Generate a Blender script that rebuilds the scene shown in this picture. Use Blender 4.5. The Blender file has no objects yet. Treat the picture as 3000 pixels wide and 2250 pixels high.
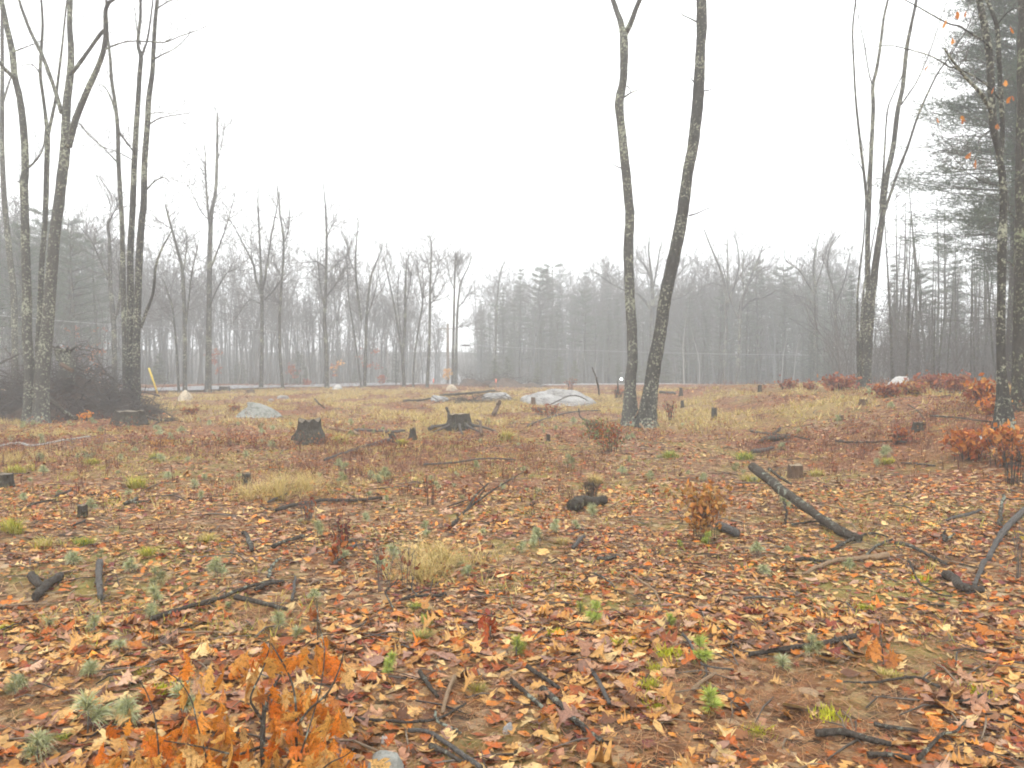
import bpy, math, random
import numpy as np
from mathutils import Vector

S = bpy.context.scene
COL = S.collection
# ------------------------------------------------------------------ camera
FP = 2330.0            # focal length in photo pixels (photo 3000 x 2250)
CAMZ = 1.6
HOR = 1070.0           # horizon row in the photo
PITCH = math.atan((HOR - 1125.0) / FP)
cam_d = bpy.data.cameras.new('camera')
cam = bpy.data.objects.new('camera', cam_d)
COL.objects.link(cam)
cam.location = (0, 0, CAMZ)
cam.rotation_euler = (math.pi / 2 + PITCH, 0, 0)
cam_d.sensor_width = 36.0
cam_d.lens = 36.0 * FP / 3000.0
cam_d.clip_start = 0.05
cam_d.clip_end = 2000.0
S.camera = cam
# ------------------------------------------------------------------ overcast sky
SUN_EL, SUN_AZ = math.radians(58), math.radians(200)
w = bpy.data.worlds.new('World'); S.world = w; w.use_nodes = True
nt = w.node_tree; nt.nodes.clear()
out = nt.nodes.new('ShaderNodeOutputWorld'); bg = nt.nodes.new('ShaderNodeBackground')
sky = nt.nodes.new('ShaderNodeTexSky'); sky.sky_type = 'NISHITA'; sky.sun_disc = False
sky.sun_elevation = SUN_EL; sky.sun_rotation = SUN_AZ; sky.dust_density = 4.0
hsv = nt.nodes.new('ShaderNodeHueSaturation'); hsv.inputs['Saturation'].default_value = 0.25
nt.links.new(sky.outputs[0], hsv.inputs['Color'])
cmix = nt.nodes.new('ShaderNodeMix'); cmix.data_type = 'RGBA'      # thick even cloud over the clear sky
cmix.inputs[0].default_value = 0.9
cmix.inputs[7].default_value = (14.2, 14.3, 14.4, 1)
nt.links.new(hsv.outputs[0], cmix.inputs[6])
nt.links.new(cmix.outputs[2], bg.inputs[0])
bg.inputs[1].default_value = 0.1
nt.links.new(bg.outputs[0], out.inputs[0])
sun_d = bpy.data.lights.new('sun', 'SUN'); sun = bpy.data.objects.new('sun', sun_d); COL.objects.link(sun)
sun_d.energy = 0.9; sun_d.angle = math.radians(35); sun_d.color = (1.0, 0.98, 0.95)
sd = Vector((math.sin(SUN_AZ) * math.cos(SUN_EL), math.cos(SUN_AZ) * math.cos(SUN_EL), math.sin(SUN_EL)))
sun.rotation_euler = (-sd).to_track_quat('-Z', 'Y').to_euler()
# ------------------------------------------------------------------ render settings
S.view_settings.view_transform = 'Standard'; S.view_settings.look = 'None'
S.view_settings.exposure = 0.74; S.view_settings.gamma = 1.0
S.render.engine = 'CYCLES'
S.cycles.max_bounces = 4; S.cycles.diffuse_bounces = 2; S.cycles.glossy_bounces = 2
S.cycles.volume_bounces = 1; S.cycles.transmission_bounces = 2; S.cycles.transparent_max_bounces = 4
S.cycles.use_denoising = True
S.cycles.use_adaptive_sampling = True; S.cycles.adaptive_threshold = 0.04
S.cycles.sample_clamp_indirect = 4.0
S.cycles.pixel_filter_type = 'BLACKMAN_HARRIS'; S.cycles.filter_width = 1.9

rng = random.Random(7)
nr = np.random.default_rng(7)

# ------------------------------------------------------------------ terrain
def sst(a, b, x):
    t = np.clip((np.asarray(x, float) - a) / (b - a), 0, 1)
    return t * t * (3 - 2 * t)

def _hash(i, j, k):
    n = (i * 374761393 + j * 668265263 + k * 974634533) & 0x7fffffff
    n = ((n ^ (n >> 13)) * 1274126177) & 0x7fffffff
    return ((n ^ (n >> 16)) & 0xffff) / 65535.0

def vnoise(x, y, k=0):
    x = np.asarray(x, float); y = np.asarray(y, float)
    i = np.floor(x).astype(np.int64); j = np.floor(y).astype(np.int64)
    fx = x - i; fy = y - j
    fx = fx * fx * (3 - 2 * fx); fy = fy * fy * (3 - 2 * fy)
    a = _hash(i, j, k); b = _hash(i + 1, j, k); c = _hash(i, j + 1, k); d = _hash(i + 1, j + 1, k)
    return (a * (1 - fx) + b * fx) * (1 - fy) + (c * (1 - fx) + d * fx) * fy

def fbm(x, y, k=0, o=3):
    s = 0.0; a = 0.5; t = 0.0
    for q in range(o):
        s = s + a * vnoise(np.asarray(x) * 2 ** q, np.asarray(y) * 2 ** q, k + q * 17); t += a; a *= 0.5
    return s / t

BUMPS = []     # (x, y, height, radius) soil heaped round stumps and stones
def H(x, y):
    x = np.asarray(x, float); y = np.asarray(y, float)
    z = 0.85 * sst(4.2, 10, x) * sst(7, 13, y) * (1 - sst(32, 47, y))
    z = z - 0.9 * sst(64, 88, y) + 5.5 * sst(102, 175, y) * (0.55 + 0.9 * fbm(x / 22.0, y / 40.0, 33, 2))
    z = z + 0.22 * (fbm(x / 9.0, y / 9.0, 3, 2) - 0.5) * sst(6, 16, y)
    z = z + 0.16 * (fbm(x / 1.3 + 5, y / 1.3, 9, 3) - 0.5) * (1 - 0.5 * sst(25, 50, y))
    # skidder tracks and hollows of bare soil in the foreground
    z = z - 0.05 * np.exp(-((x + 0.15) / 0.55) ** 2 - ((y - 3.7) / 0.5) ** 2)
    for bx, by, bh, br in BUMPS:
        z = z + bh * np.exp(-((x - bx) ** 2 + (y - by) ** 2) / (br * br))
    return z
def h(x, y): return float(H(x, y))

CP, SP = math.cos(PITCH), math.sin(PITCH)
def ray(px, py):
    u = (px - 1500.0) / FP; v = -(py - 1125.0) / FP
    return np.array([u, CP - v * SP, SP + v * CP])
def at(px, py, d):
    """world point seen at photo pixel, at forward distance d (metres along y)"""
    r = ray(px, py); r = r / r[1]
    return Vector((r[0] * d, d, CAMZ + r[2] * d))
def gnd(px, py):
    """point of the terrain that the photo shows at a pixel"""
    r = ray(px, py); r = r / r[1]
    ys = np.geomspace(1.2, 150, 500)
    dz = CAMZ + r[2] * ys - H(r[0] * ys, ys)
    k = np.argmax(dz < 0) if (dz < 0).any() else len(ys) - 1
    a, b = ys[max(k - 1, 0)], ys[k]
    for _ in range(14):
        m = 0.5 * (a + b)
        if CAMZ + r[2] * m - h(r[0] * m, m) < 0: b = m
        else: a = m
    return Vector((r[0] * b, b, h(r[0] * b, b)))
def colx(px, d):          # a point on the ground in photo column px at distance d
    x = (px - 1500.0) / FP * d
    return Vector((x, d, h(x, d)))

# ------------------------------------------------------------------ materials
def nmat(name):
    m = bpy.data.materials.new(name); m.use_nodes = True
    t = m.node_tree; b = t.nodes['Principled BSDF']
    return m, t, b
def node(t, ty, **kw):
    n = t.nodes.new(ty)
    for k, v in kw.items(): setattr(n, k, v)
    return n
def noise(t, scale, detail=4, vec=None, rough=0.6, dist=0.0):
    n = node(t, 'ShaderNodeTexNoise'); n.inputs['Scale'].default_value = scale
    n.inputs['Detail'].default_value = detail; n.inputs['Roughness'].default_value = rough
    n.inputs['Distortion'].default_value = dist
    if vec is not None: t.links.new(vec, n.inputs['Vector'])
    return n
def ramp(t, fac, stops, interp='LINEAR'):
    r = node(t, 'ShaderNodeValToRGB'); e = r.color_ramp.elements; r.color_ramp.interpolation = interp
    while len(e) < len(stops): e.new(0.5)
    for q, (p, c) in zip(e, stops):
        q.position = p; q.color = (*c, 1) if len(c) == 3 else c
    t.links.new(fac, r.inputs[0]); return r
def mix(t, fac, a, b, mode='MIX'):
    m = node(t, 'ShaderNodeMix', data_type='RGBA', blend_type=mode)
    for s, v in ((m.inputs[0], fac), (m.inputs[6], a), (m.inputs[7], b)):
        if isinstance(v, (int, float)): s.default_value = v
        elif isinstance(v, tuple): s.default_value = (*v, 1)
        else: t.links.new(v, s)
    return m.outputs[2]
def scaled(t, sx, sy, sz, src='Object'):
    tc = node(t, 'ShaderNodeTexCoord'); mp = node(t, 'ShaderNodeMapping')
    mp.inputs['Scale'].default_value = (sx, sy, sz)
    t.links.new(tc.outputs[src], mp.inputs[0]); return mp.outputs[0]
def bump(t, b, hsock, strength, dist):
    bp = node(t, 'ShaderNodeBump'); bp.inputs['Strength'].default_value = strength
    bp.inputs['Distance'].default_value = dist
    t.links.new(hsock, bp.inputs['Height']); t.links.new(bp.outputs[0], b.inputs['Normal'])

def bark_mat(name, dark, light, lichen=None, amount=0.4, vscale=1.0, base_moss=False, rough=0.75):
    m, t, b = nmat(name)
    v = scaled(t, 1, 1, 0.22)
    v1 = scaled(t, 1, 1, 1)
    n1 = noise(t, 26 * vscale, 4, v, 0.65)
    n2 = noise(t, 3.0, 4, v1)
    c = ramp(t, n1.outputs[0], [(0.32, dark), (0.68, light)]).outputs[0]
    c = mix(t, 0.55, c, mix(t, n2.outputs[0], dark, light))
    if lichen:
        n3 = noise(t, 16, 4, v1, 0.75); n4 = noise(t, 1.1, 2, v1)
        add = node(t, 'ShaderNodeMath', operation='ADD'); t.links.new(n3.outputs[0], add.inputs[0])
        mu = node(t, 'ShaderNodeMath', operation='MULTIPLY'); mu.inputs[1].default_value = 0.5
        t.links.new(n4.outputs[0], mu.inputs[0]); t.links.new(mu.outputs[0], add.inputs[1])
        f = ramp(t, add.outputs[0], [(0.95 - amount * 0.2, (0, 0, 0)), (1.03 - amount * 0.2, (0.8, 0.8, 0.8))])
        c = mix(t, f.outputs[0], c, lichen)
    t.links.new(c, b.inputs['Base Color']); b.inputs['Roughness'].default_value = rough; b.inputs['Specular IOR Level'].default_value = 0.12
    bump(t, b, n1.outputs[0], 0.9, 0.05)
    return m

def flat_mat(name, c1, c2, scale=20, rough=0.7, bumps=0.0, translucent=0.0):
    m, t, b = nmat(name)
    n = noise(t, scale, 5, scaled(t, 1, 1, 1))
    t.links.new(ramp(t, n.outputs[0], [(0.3, c1), (0.7, c2)]).outputs[0], b.inputs['Base Color'])
    b.inputs['Roughness'].default_value = rough
    if rough > .5: b.inputs['Specular IOR Level'].default_value = 0.15
    if bumps: bump(t, b, n.outputs[0], bumps, 0.02)
    return m

def leafy_mat(name, source='attr', rough=0.55, var=0.25, trans=0.25, spec=0.2, blotch=0.0):
    """colour comes from the leaf itself (attribute or object colour), mottled, slightly translucent"""
    m, t, b = nmat(name)
    if source == 'attr':
        a = node(t, 'ShaderNodeAttribute'); a.attribute_name = 'Col'; c = a.outputs['Color']
    else:
        a = node(t, 'ShaderNodeObjectInfo'); c = a.outputs['Color']
    n = noise(t, 35, 1, scaled(t, 1, 1, 1))
    g = ramp(t, n.outputs[0], [(0.3, (1 - var,) * 3), (0.7, (1 + var,) * 3)])
    c = mix(t, 1.0, c, g.outputs[0], 'MULTIPLY')
    if blotch:
        n2 = noise(t, 120 if source == 'attr' else 7, 2, scaled(t, 1, 1, 1))
        c = mix(t, ramp(t, n2.outputs[0], [(0.52, (0, 0, 0)), (0.66, (blotch,) * 3)]).outputs[0], c, (0.10, 0.045, 0.02))
    t.links.new(c, b.inputs['Base Color']); b.inputs['Roughness'].default_value = rough
    b.inputs['Specular IOR Level'].default_value = spec
    if trans:
        tr = node(t, 'ShaderNodeBsdfTranslucent'); t.links.new(c, tr.inputs[0])
        ms = node(t, 'ShaderNodeMixShader'); ms.inputs[0].default_value = trans
        o = t.nodes['Material Output']
        t.links.new(b.outputs[0], ms.inputs[1]); t.links.new(tr.outputs[0], ms.inputs[2]); t.links.new(ms.outputs[0], o.inputs[0])
    return m

M = {}
M['maple'] = bark_mat('maple_bark', (0.011, 0.010, 0.009), (0.085, 0.080, 0.068), (0.38, 0.39, 0.29), 0.85)
M['maple_grey'] = bark_mat('grey_maple_bark', (0.03, 0.028, 0.025), (0.125, 0.12, 0.105), (0.40, 0.42, 0.31), 0.85)
M['bark_misted'] = bark_mat('misted_far_bark', (0.09, 0.092, 0.09), (0.23, 0.235, 0.23))  # fog's paling of distant trees is put into this lighter, cooler bark colour
M['bark_pine'] = bark_mat('pine_bark', (0.018, 0.016, 0.013), (0.085, 0.076, 0.062), (0.28, 0.31, 0.19), 0.8)
M['twig'] = flat_mat('twig_bark', (0.085, 0.078, 0.072), (0.17, 0.158, 0.145), 12)  # lightened with the far bark so distant crowns pale as in mist
M['birch'] = bark_mat('birch_bark', (0.22, 0.21, 0.20), (0.52, 0.51, 0.48))
M['stick_dark'] = bark_mat('dark_stick', (0.026, 0.021, 0.017), (0.125, 0.105, 0.085), (0.30, 0.32, 0.25), 0.45, 2.0)
M['stick_moss'] = bark_mat('lichened_stick', (0.026, 0.021, 0.016), (0.12, 0.098, 0.075), (0.34, 0.38, 0.30), 0.75, 2.0)
M['stick_tan'] = bark_mat('barkless_stick', (0.20, 0.13, 0.075), (0.42, 0.30, 0.19), None, 0, 2.0)
M['stick_grey'] = bark_mat('weathered_stick', (0.06, 0.055, 0.05), (0.17, 0.157, 0.142), None, 0, 2.0)
M['stump'] = bark_mat('stump_bark', (0.016, 0.013, 0.010), (0.085, 0.072, 0.054), (0.15, 0.16, 0.10), 0.5)
M['stump_brown'] = bark_mat('stump_wood', (0.05, 0.03, 0.02), (0.20, 0.13, 0.08), None, 0, 1.5)
M['cut'] = flat_mat('cut_wood', (0.16, 0.12, 0.08), (0.36, 0.29, 0.19), 30, 0.8)
M['cut_grey'] = flat_mat('old_cut_wood', (0.08, 0.066, 0.05), (0.22, 0.185, 0.14), 30, 0.8)
M['leaf'] = leafy_mat('leaf_litter', 'attr', 0.5, 0.25, 0.12)
M['leaf_obj'] = leafy_mat('leaf_single', 'obj', 0.42, 0.35, 0.12, blotch=0.55)
M['leaf_hang'] = leafy_mat('hanging_leaf', 'obj', 0.45, 0.35, 0.35, blotch=0.6)
M['foliage'] = leafy_mat('foliage', 'attr', 0.6, 0.2, 0.3)
M['needle'] = leafy_mat('needles', 'attr', 0.6, 0.15, 0.15)
M['grass'] = leafy_mat('grass_blade', 'attr', 0.6, 0.15, 0.3)

def rock_mat(name, c1, c2, spot, moss=None):
    m, t, b = nmat(name)
    v = scaled(t, 1, 1, 1)
    n1 = noise(t, 1.6, 6, v, 0.7); n2 = noise(t, 28, 6, v, 0.7); n3 = noise(t, 4.5, 5, v, 0.7)
    c = ramp(t, n1.outputs[0], [(0.3, c1), (0.7, c2)]).outputs[0]
    c = mix(t, 0.5, c, ramp(t, n2.outputs[0], [(0.3, tuple(0.6 * q for q in c1)), (0.7, tuple(min(1, 1.25 * q) for q in c2))]).outputs[0])
    c = mix(t, ramp(t, n3.outputs[0], [(0.50, (0, 0, 0)), (0.62, (1, 1, 1))]).outputs[0], c, spot)
    n5 = noise(t, 2.2, 5, scaled(t, .5, .5, 3.0), 0.75, 1.5)
    c = mix(t, ramp(t, n5.outputs[0], [(0.52, (0, 0, 0)), (0.60, (.7, .7, .7))]).outputs[0], c, tuple(q * .6 for q in spot))
    t.links.new(c, b.inputs['Base Color']); b.inputs['Roughness'].default_value = 0.75
    bump(t, b, n2.outputs[0], 0.5, 0.03)
    return m
M['granite'] = rock_mat('granite', (0.25, 0.245, 0.235), (0.40, 0.395, 0.38), (0.19, 0.185, 0.175))
M['granite_green'] = rock_mat('lichened_granite', (0.19, 0.195, 0.175), (0.31, 0.315, 0.285), (0.13, 0.14, 0.11))
M['rock_tan'] = rock_mat('tan_rock', (0.42, 0.34, 0.24), (0.62, 0.54, 0.40), (0.30, 0.24, 0.17))
M['rock_white'] = rock_mat('pale_rock', (0.42, 0.41, 0.38), (0.60, 0.59, 0.56), (0.28, 0.27, 0.25))

def ground_mat():
    m, t, b = nmat('forest_floor')
    v = scaled(t, 1, 1, 1, 'Object')
    n_big = noise(t, 0.55, 5, v, 0.65)
    n_mid = noise(t, 3.2, 4, v, 0.7)
    n_fine = noise(t, 60, 3, v, 0.75)
    # small chips of leaf and needle litter
    vo = node(t, 'ShaderNodeTexVoronoi'); vo.inputs['Scale'].default_value = 17; vo.inputs['Randomness'].default_value = 1
    nd = noise(t, 9, 3, v); mv = node(t, 'ShaderNodeMix', data_type='RGBA'); mv.inputs[0].default_value = 0.12
    t.links.new(v, mv.inputs[6]); t.links.new(nd.outputs['Color'], mv.inputs[7]); t.links.new(mv.outputs[2], vo.inputs['Vector'])
    sep = node(t, 'ShaderNodeSeparateColor'); t.links.new(vo.outputs['Color'], sep.inputs[0])
    chips = ramp(t, sep.outputs[0], [(0.0, (0.05, 0.032, 0.02)), (0.25, (0.13, 0.06, 0.026)), (0.5, (0.21, 0.09, 0.036)),
                                     (0.72, (0.24, 0.15, 0.075)), (0.88, (0.36, 0.24, 0.13)), (1.0, (0.42, 0.31, 0.2))])
    soil = ramp(t, n_fine.outputs[0], [(0.3, (0.012, 0.009, 0.007)), (0.5, (0.038, 0.025, 0.015)), (0.72, (0.10, 0.06, 0.03))])
    c = mix(t, ramp(t, n_mid.outputs[0], [(0.32, (0, 0, 0)), (0.48, (1, 1, 1))]).outputs[0], soil.outputs[0], chips.outputs[0])
    moss = ramp(t, n_big.outputs[0], [(0.50, (0, 0, 0)), (0.62, (0.75, 0.75, 0.75))])
    c = mix(t, moss.outputs[0], c, (0.21, 0.19, 0.045))
    at_ = node(t, 'ShaderNodeAttribute'); at_.attribute_name = 'Col'
    cov = node(t, 'ShaderNodeSeparateColor'); t.links.new(at_.outputs['Color'], cov.inputs[0])
    thatch = ramp(t, n_fine.outputs[0], [(0.3, (0.11, 0.07, 0.028)), (0.5, (0.28, 0.19, 0.075)), (0.72, (0.45, 0.33, 0.14))])
    heath = ramp(t, n_fine.outputs[0], [(0.3, (0.075, 0.03, 0.018)), (0.5, (0.19, 0.065, 0.03)), (0.72, (0.33, 0.13, 0.05))])
    c = mix(t, cov.outputs[1], c, heath.outputs[0])
    c = mix(t, cov.outputs[0], c, thatch.outputs[0])
    c = mix(t, cov.outputs[2], c, mix(t, n_mid.outputs[0], (0.055, 0.05, 0.042), (0.13, 0.12, 0.10)))   # dull floor under the woods
    t.links.new(c, b.inputs['Base Color']); b.inputs['Roughness'].default_value = 0.85; b.inputs['Specular IOR Level'].default_value = 0.15
    add = node(t, 'ShaderNodeMath', operation='ADD'); t.links.new(vo.outputs['Distance'], add.inputs[0]); t.links.new(n_fine.outputs[0], add.inputs[1])
    bump(t, b, add.outputs[0], 0.6, 0.03)
    return m
M['ground'] = ground_mat()
M['road'] = flat_mat('wet_asphalt', (0.17, 0.17, 0.175), (0.25, 0.25, 0.255), 3, 0.35)
M['dirt'] = flat_mat('dirt_and_dark_core', (0.05, 0.033, 0.024), (0.14, 0.095, 0.065), 8, 0.9, 0.6)  # soil of the dirt heap, also the dark filling inside stick heaps

# ------------------------------------------------------------------ mesh helpers
class MB:
    def __init__(s): s.v = []; s.f = []; s.m = []; s.c = []
    def tube(s, pts, radii, sides=6, mi=0, cap=True, wob=0.0, col=None):
        n = len(pts); P = [Vector(p) for p in pts]
        base = len(s.v)
        up = None
        for i in range(n):
            if i == 0: tg = P[1] - P[0]
            elif i == n - 1: tg = P[-1] - P[-2]
            else: tg = P[i + 1] - P[i - 1]
            if tg.length < 1e-9: tg = Vector((0, 0, 1))
            tg.normalize()
            if up is None:
                up = tg.orthogonal().normalized()
            else:
                up = up - tg * up.dot(tg)
                up = up.normalized() if up.length > 1e-6 else tg.orthogonal().normalized()
            sd = tg.cross(up)
            r = radii[i]
            for k in range(sides):
                a = 2 * math.pi * k / sides
                rr = r * (1 + (rng.uniform(-wob, wob) if wob else 0))
                s.v.append(tuple(P[i] + up * (math.cos(a) * rr) + sd * (math.sin(a) * rr)))
                if col: s.c.append(col)
        for i in range(n - 1):
            for k in range(sides):
                a = base + i * sides + k; b = base + i * sides + (k + 1) % sides
                s.f.append((a, b, b + sides, a + sides)); s.m.append(mi)
        if cap and sides > 2:
            s.f.append(tuple(base + (n - 1) * sides + k for k in range(sides))); s.m.append(mi)
            s.f.append(tuple(base + k for k in reversed(range(sides)))); s.m.append(mi)
    def poly(s, pts, mi=0, col=None):
        b = len(s.v); s.v.extend(tuple(p) for p in pts); s.f.append(tuple(range(b, b + len(pts)))); s.m.append(mi)
        if col: s.c.extend([col] * len(pts))
    def mesh(s, name, mats, origin=(0, 0, 0), smooth=True):
        me = bpy.data.meshes.new(name)
        o = Vector(origin)
        me.from_pydata([(x - o.x, y - o.y, z - o.z) for x, y, z in s.v], [], s.f)
        for q in (mats if isinstance(mats, (list, tuple)) else [mats]): me.materials.append(q)
        me.polygons.foreach_set('material_index', s.m)
        me.polygons.foreach_set('use_smooth', [smooth] * len(s.f))
        if s.c:
            at_ = me.color_attributes.new('Col', 'FLOAT_COLOR', 'POINT')
            at_.data.foreach_set('color', np.array([(*c[:3], 1) for c in s.c], np.float32).ravel())
        me.update(); return me

def amesh(name, V, F, mat, C=None, smooth=True):
    """mesh straight from arrays: V (n,3), F (m,k), C (n,3)"""
    V = np.ascontiguousarray(V, np.float32); F = np.ascontiguousarray(F, np.int32); k = F.shape[1]
    me = bpy.data.meshes.new(name)
    me.vertices.add(len(V)); me.vertices.foreach_set('co', V.ravel())
    me.loops.add(F.size); me.loops.foreach_set('vertex_index', F.ravel())
    me.polygons.add(len(F)); me.polygons.foreach_set('loop_start', np.arange(0, F.size, k, dtype=np.int32))
    me.polygons.foreach_set('use_smooth', np.full(len(F), smooth))
    me.materials.append(mat)
    if C is not None:
        a = me.color_attributes.new('Col', 'FLOAT_COLOR', 'POINT')
        a.data.foreach_set('color', np.concatenate([C, np.ones((len(C), 1))], 1).astype(np.float32).ravel())
    me.update(calc_edges=True); return me

def put(name, me, parent=None, loc=(0, 0, 0), rz=0.0, sc=1.0, color=None):
    o = bpy.data.objects.new(name, me); COL.objects.link(o)
    o.location = loc; o.rotation_euler = (0, 0, rz)
    o.scale = (sc, sc, sc) if isinstance(sc, (int, float)) else sc
    if parent is not None: o.parent = parent
    if color: o.color = (*color[:3], 1)
    return o
def tag(o, label=None, cat=None, group=None, kind=None):
    if label: o['label'] = label
    if cat: o['category'] = cat
    if group: o['group'] = group
    if kind: o['kind'] = kind
    return o
def thing(name, loc, label, cat, group=None, rz=0.0, sc=1.0):
    o = bpy.data.objects.new(name, None); COL.objects.link(o); o.empty_display_size = 0.1
    o.location = loc; o.rotation_euler = (0, 0, rz); o.scale = (sc, sc, sc) if isinstance(sc, (int, float)) else sc
    return tag(o, label, cat, group)
def copy_thing(parts, name, loc, rz, sc, label, cat, group):
    """a repeat: an Empty with its own copies of the parts, sharing mesh data"""
    t = thing(name, loc, label, cat, group, rz, sc)
    for pn, me in parts: put(pn, me, t)
    return t
def smoothline(pts, n):
    """Catmull-Rom through the points (each a tuple of floats), n steps per span"""
    P = np.array(pts, float)
    if len(P) < 3: 
        t = np.linspace(0, 1, n + 1)[:, None]; return P[0] * (1 - t) + P[1] * t
    Q = np.vstack([2 * P[0] - P[1], P, 2 * P[-1] - P[-2]]); out = []
    for i in range(1, len(Q) - 2):
        for k in range(n):
            t = k / n
            out.append(0.5 * (2 * Q[i] + (Q[i + 1] - Q[i - 1]) * t + (2 * Q[i - 1] - 5 * Q[i] + 4 * Q[i + 1] - Q[i + 2]) * t * t
                              + (3 * Q[i] - Q[i - 1] - 3 * Q[i + 1] + Q[i + 2]) * t ** 3))
    out.append(P[-1]); return np.array(out)

# ------------------------------------------------------------------ stumps and stones known early: soil is heaped round them
STUMP_PX = {'flat': (908, 1288), 'root': (1342, 1256), 'twiggy': (378, 1240)}
for k_, (bh_, br_) in {'flat': (0.16, 0.75), 'root': (0.14, 0.8), 'twiggy': (0.12, 0.9)}.items():
    g_ = gnd(*STUMP_PX[k_]); BUMPS.append((g_.x, g_.y, bh_, br_))

def soil_mask(x, y):
    """1 on bare needle-covered soil, 0 on leaf litter"""
    px = 1500 + x / y * FP
    m_ = np.exp(-((x + 0.22) / .42) ** 2 - ((y - 3.65) / .55) ** 2) + np.exp(-((x - 1.35) / .45) ** 2 - ((y - 3.45) / .38) ** 2)
    m_ = m_ + .9 * np.exp(-((x - .55) / .3) ** 2 - ((y - 3.25) / .25) ** 2)
    for cx, cy, rx, ry in ((-3.3, 5.7, .8, .45), (-3.6, 8.0, 1.0, .7), (-2.0, 9.0, .9, .6), (-1.9, 13.5, 1.4, .8), (-4.6, 6.6, .6, .5), (-1.2, 5.4, .5, .3), (2.9, 7.0, .6, .3)):
        m_ = m_ + .85 * np.exp(-((x - cx) / rx) ** 2 - ((y - cy) / ry) ** 2)
    m_ = m_ + sst(.60, .74, fbm(x / .8 + 3, y / .8, 61, 3)) * .9
    m_ = m_ + sst(.58, .72, fbm(x / 2.3 + 9, y / 2.3, 67, 2)) * .8 * sst(9, 14, y)
    return np.clip(m_, 0, 1)
def grass_mask(x, y):
    """where the tan grass of the clearing grows"""
    y = np.maximum(y, .1); px = 1500 + x / y * FP
    y0 = np.interp(px, [-300, 0, 300, 700, 1000, 1300, 1700, 2000, 2300, 2600, 3200], [16.5, 17, 20, 21.5, 17, 18.5, 22, 18.5, 17, 17, 20])
    g = sst(-1.5, 2.5, y - y0 + 5 * (fbm(x / 2.2 + 4, y / 2.2, 75, 3) - .5)) * (1 - sst(44, 58, y)) * sst(.40, .58, fbm(x / 1.8 + 1, y / 3.6, 73, 3))
    return np.clip(g * (1 - .6 * sst(10, 14, x)), 0, 1)
def heath_mask(x, y):
    """where low reddish scrub grows"""
    return np.clip(sst(8, 13, y) * sst(.36, .6, fbm(x / 2.6 + 20, y / 3.4, 91, 3)) * (1 - .8 * grass_mask(x, y)) + .7 * sst(16, 20, y) * (1 - grass_mask(x, y)) * sst(.4, .6, fbm(x / 1.4, y / 2.0, 95, 2)), 0, 1)

# ------------------------------------------------------------------ ground, road
def ground():
    def axis(lo, hi, fine, n):
        u = np.linspace(-1, 1, n); s_ = np.sinh(u * 4.2) / math.sinh(4.2)
        return np.where(s_ < 0, -s_ * lo, s_ * hi) + fine
    xs = axis(-220, 220, 0, 260)
    ys = np.concatenate([np.linspace(-60, 0, 12)[:-1], np.linspace(0, 2, 10)[:-1], np.geomspace(2, 260, 330)])
    X, Y = np.meshgrid(xs, ys); Z = H(X, Y)
    n, k = X.shape
    V = np.stack([X, Y, Z], -1).reshape(-1, 3)
    I = np.arange(n * k).reshape(n, k)
    F = np.stack([I[:-1, :-1], I[:-1, 1:], I[1:, 1:], I[1:, :-1]], -1).reshape(-1, 4)
    gm = grass_mask(V[:, 0], V[:, 1]); hm = heath_mask(V[:, 0], V[:, 1]); vis = V[:, 1] > 1
    gm = gm * (1 - .4 * soil_mask(V[:, 0], np.maximum(V[:, 1], .1)))
    C = np.stack([np.where(vis, gm * .85, 0), np.where(vis, hm * .6, 0), sst(66, 80, V[:, 1]) + (1 - sst(66, 80, V[:, 1])) * sst(34, 46, V[:, 1]) * sst(12, 20, V[:, 0])], -1)
    o = put('ground', amesh('ground', V, F, M['ground'], C))
    tag(o, 'uneven forest floor of dark soil and leaf litter', kind='structure')
ground()

def strip(name, pts, width, lift, label):
    P = smoothline(pts, 12)
    V = []; F = []
    for i, p in enumerate(P):
        d = P[min(i + 1, len(P) - 1)] - P[max(i - 1, 0)]; d = d / np.hypot(*d); nrm = np.array([-d[1], d[0]])
        for k in range(7):
            q = p + nrm * (k / 6 - 0.5) * width
            V.append((q[0], q[1], h(p[0], p[1]) + lift + 0.04 * (1 - (2 * k / 6 - 1) ** 2)))
    for i in range(len(P) - 1):
        for k in range(6):
            a = i * 7 + k; F.append((a, a + 1, a + 8, a + 7))
    # side skirts so that the road bed is solid
    o = put(name, amesh(name, np.array(V), np.array(F), M['road'])); tag(o, label, kind='structure')
strip('road', [(-60, 8), (-38, 33), (-22.7, 49.5), (-13.2, 60), (-6.8, 72), (-8, 100), (-14, 150)], 7.0, 0.08, 'pale wet country road passing in front of the woods')
strip('road', [(-7.5, 68), (2, 64), (11, 66), (26, 72), (60, 76)], 4.0, 0.03, 'side road crossing behind the clearing')

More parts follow.
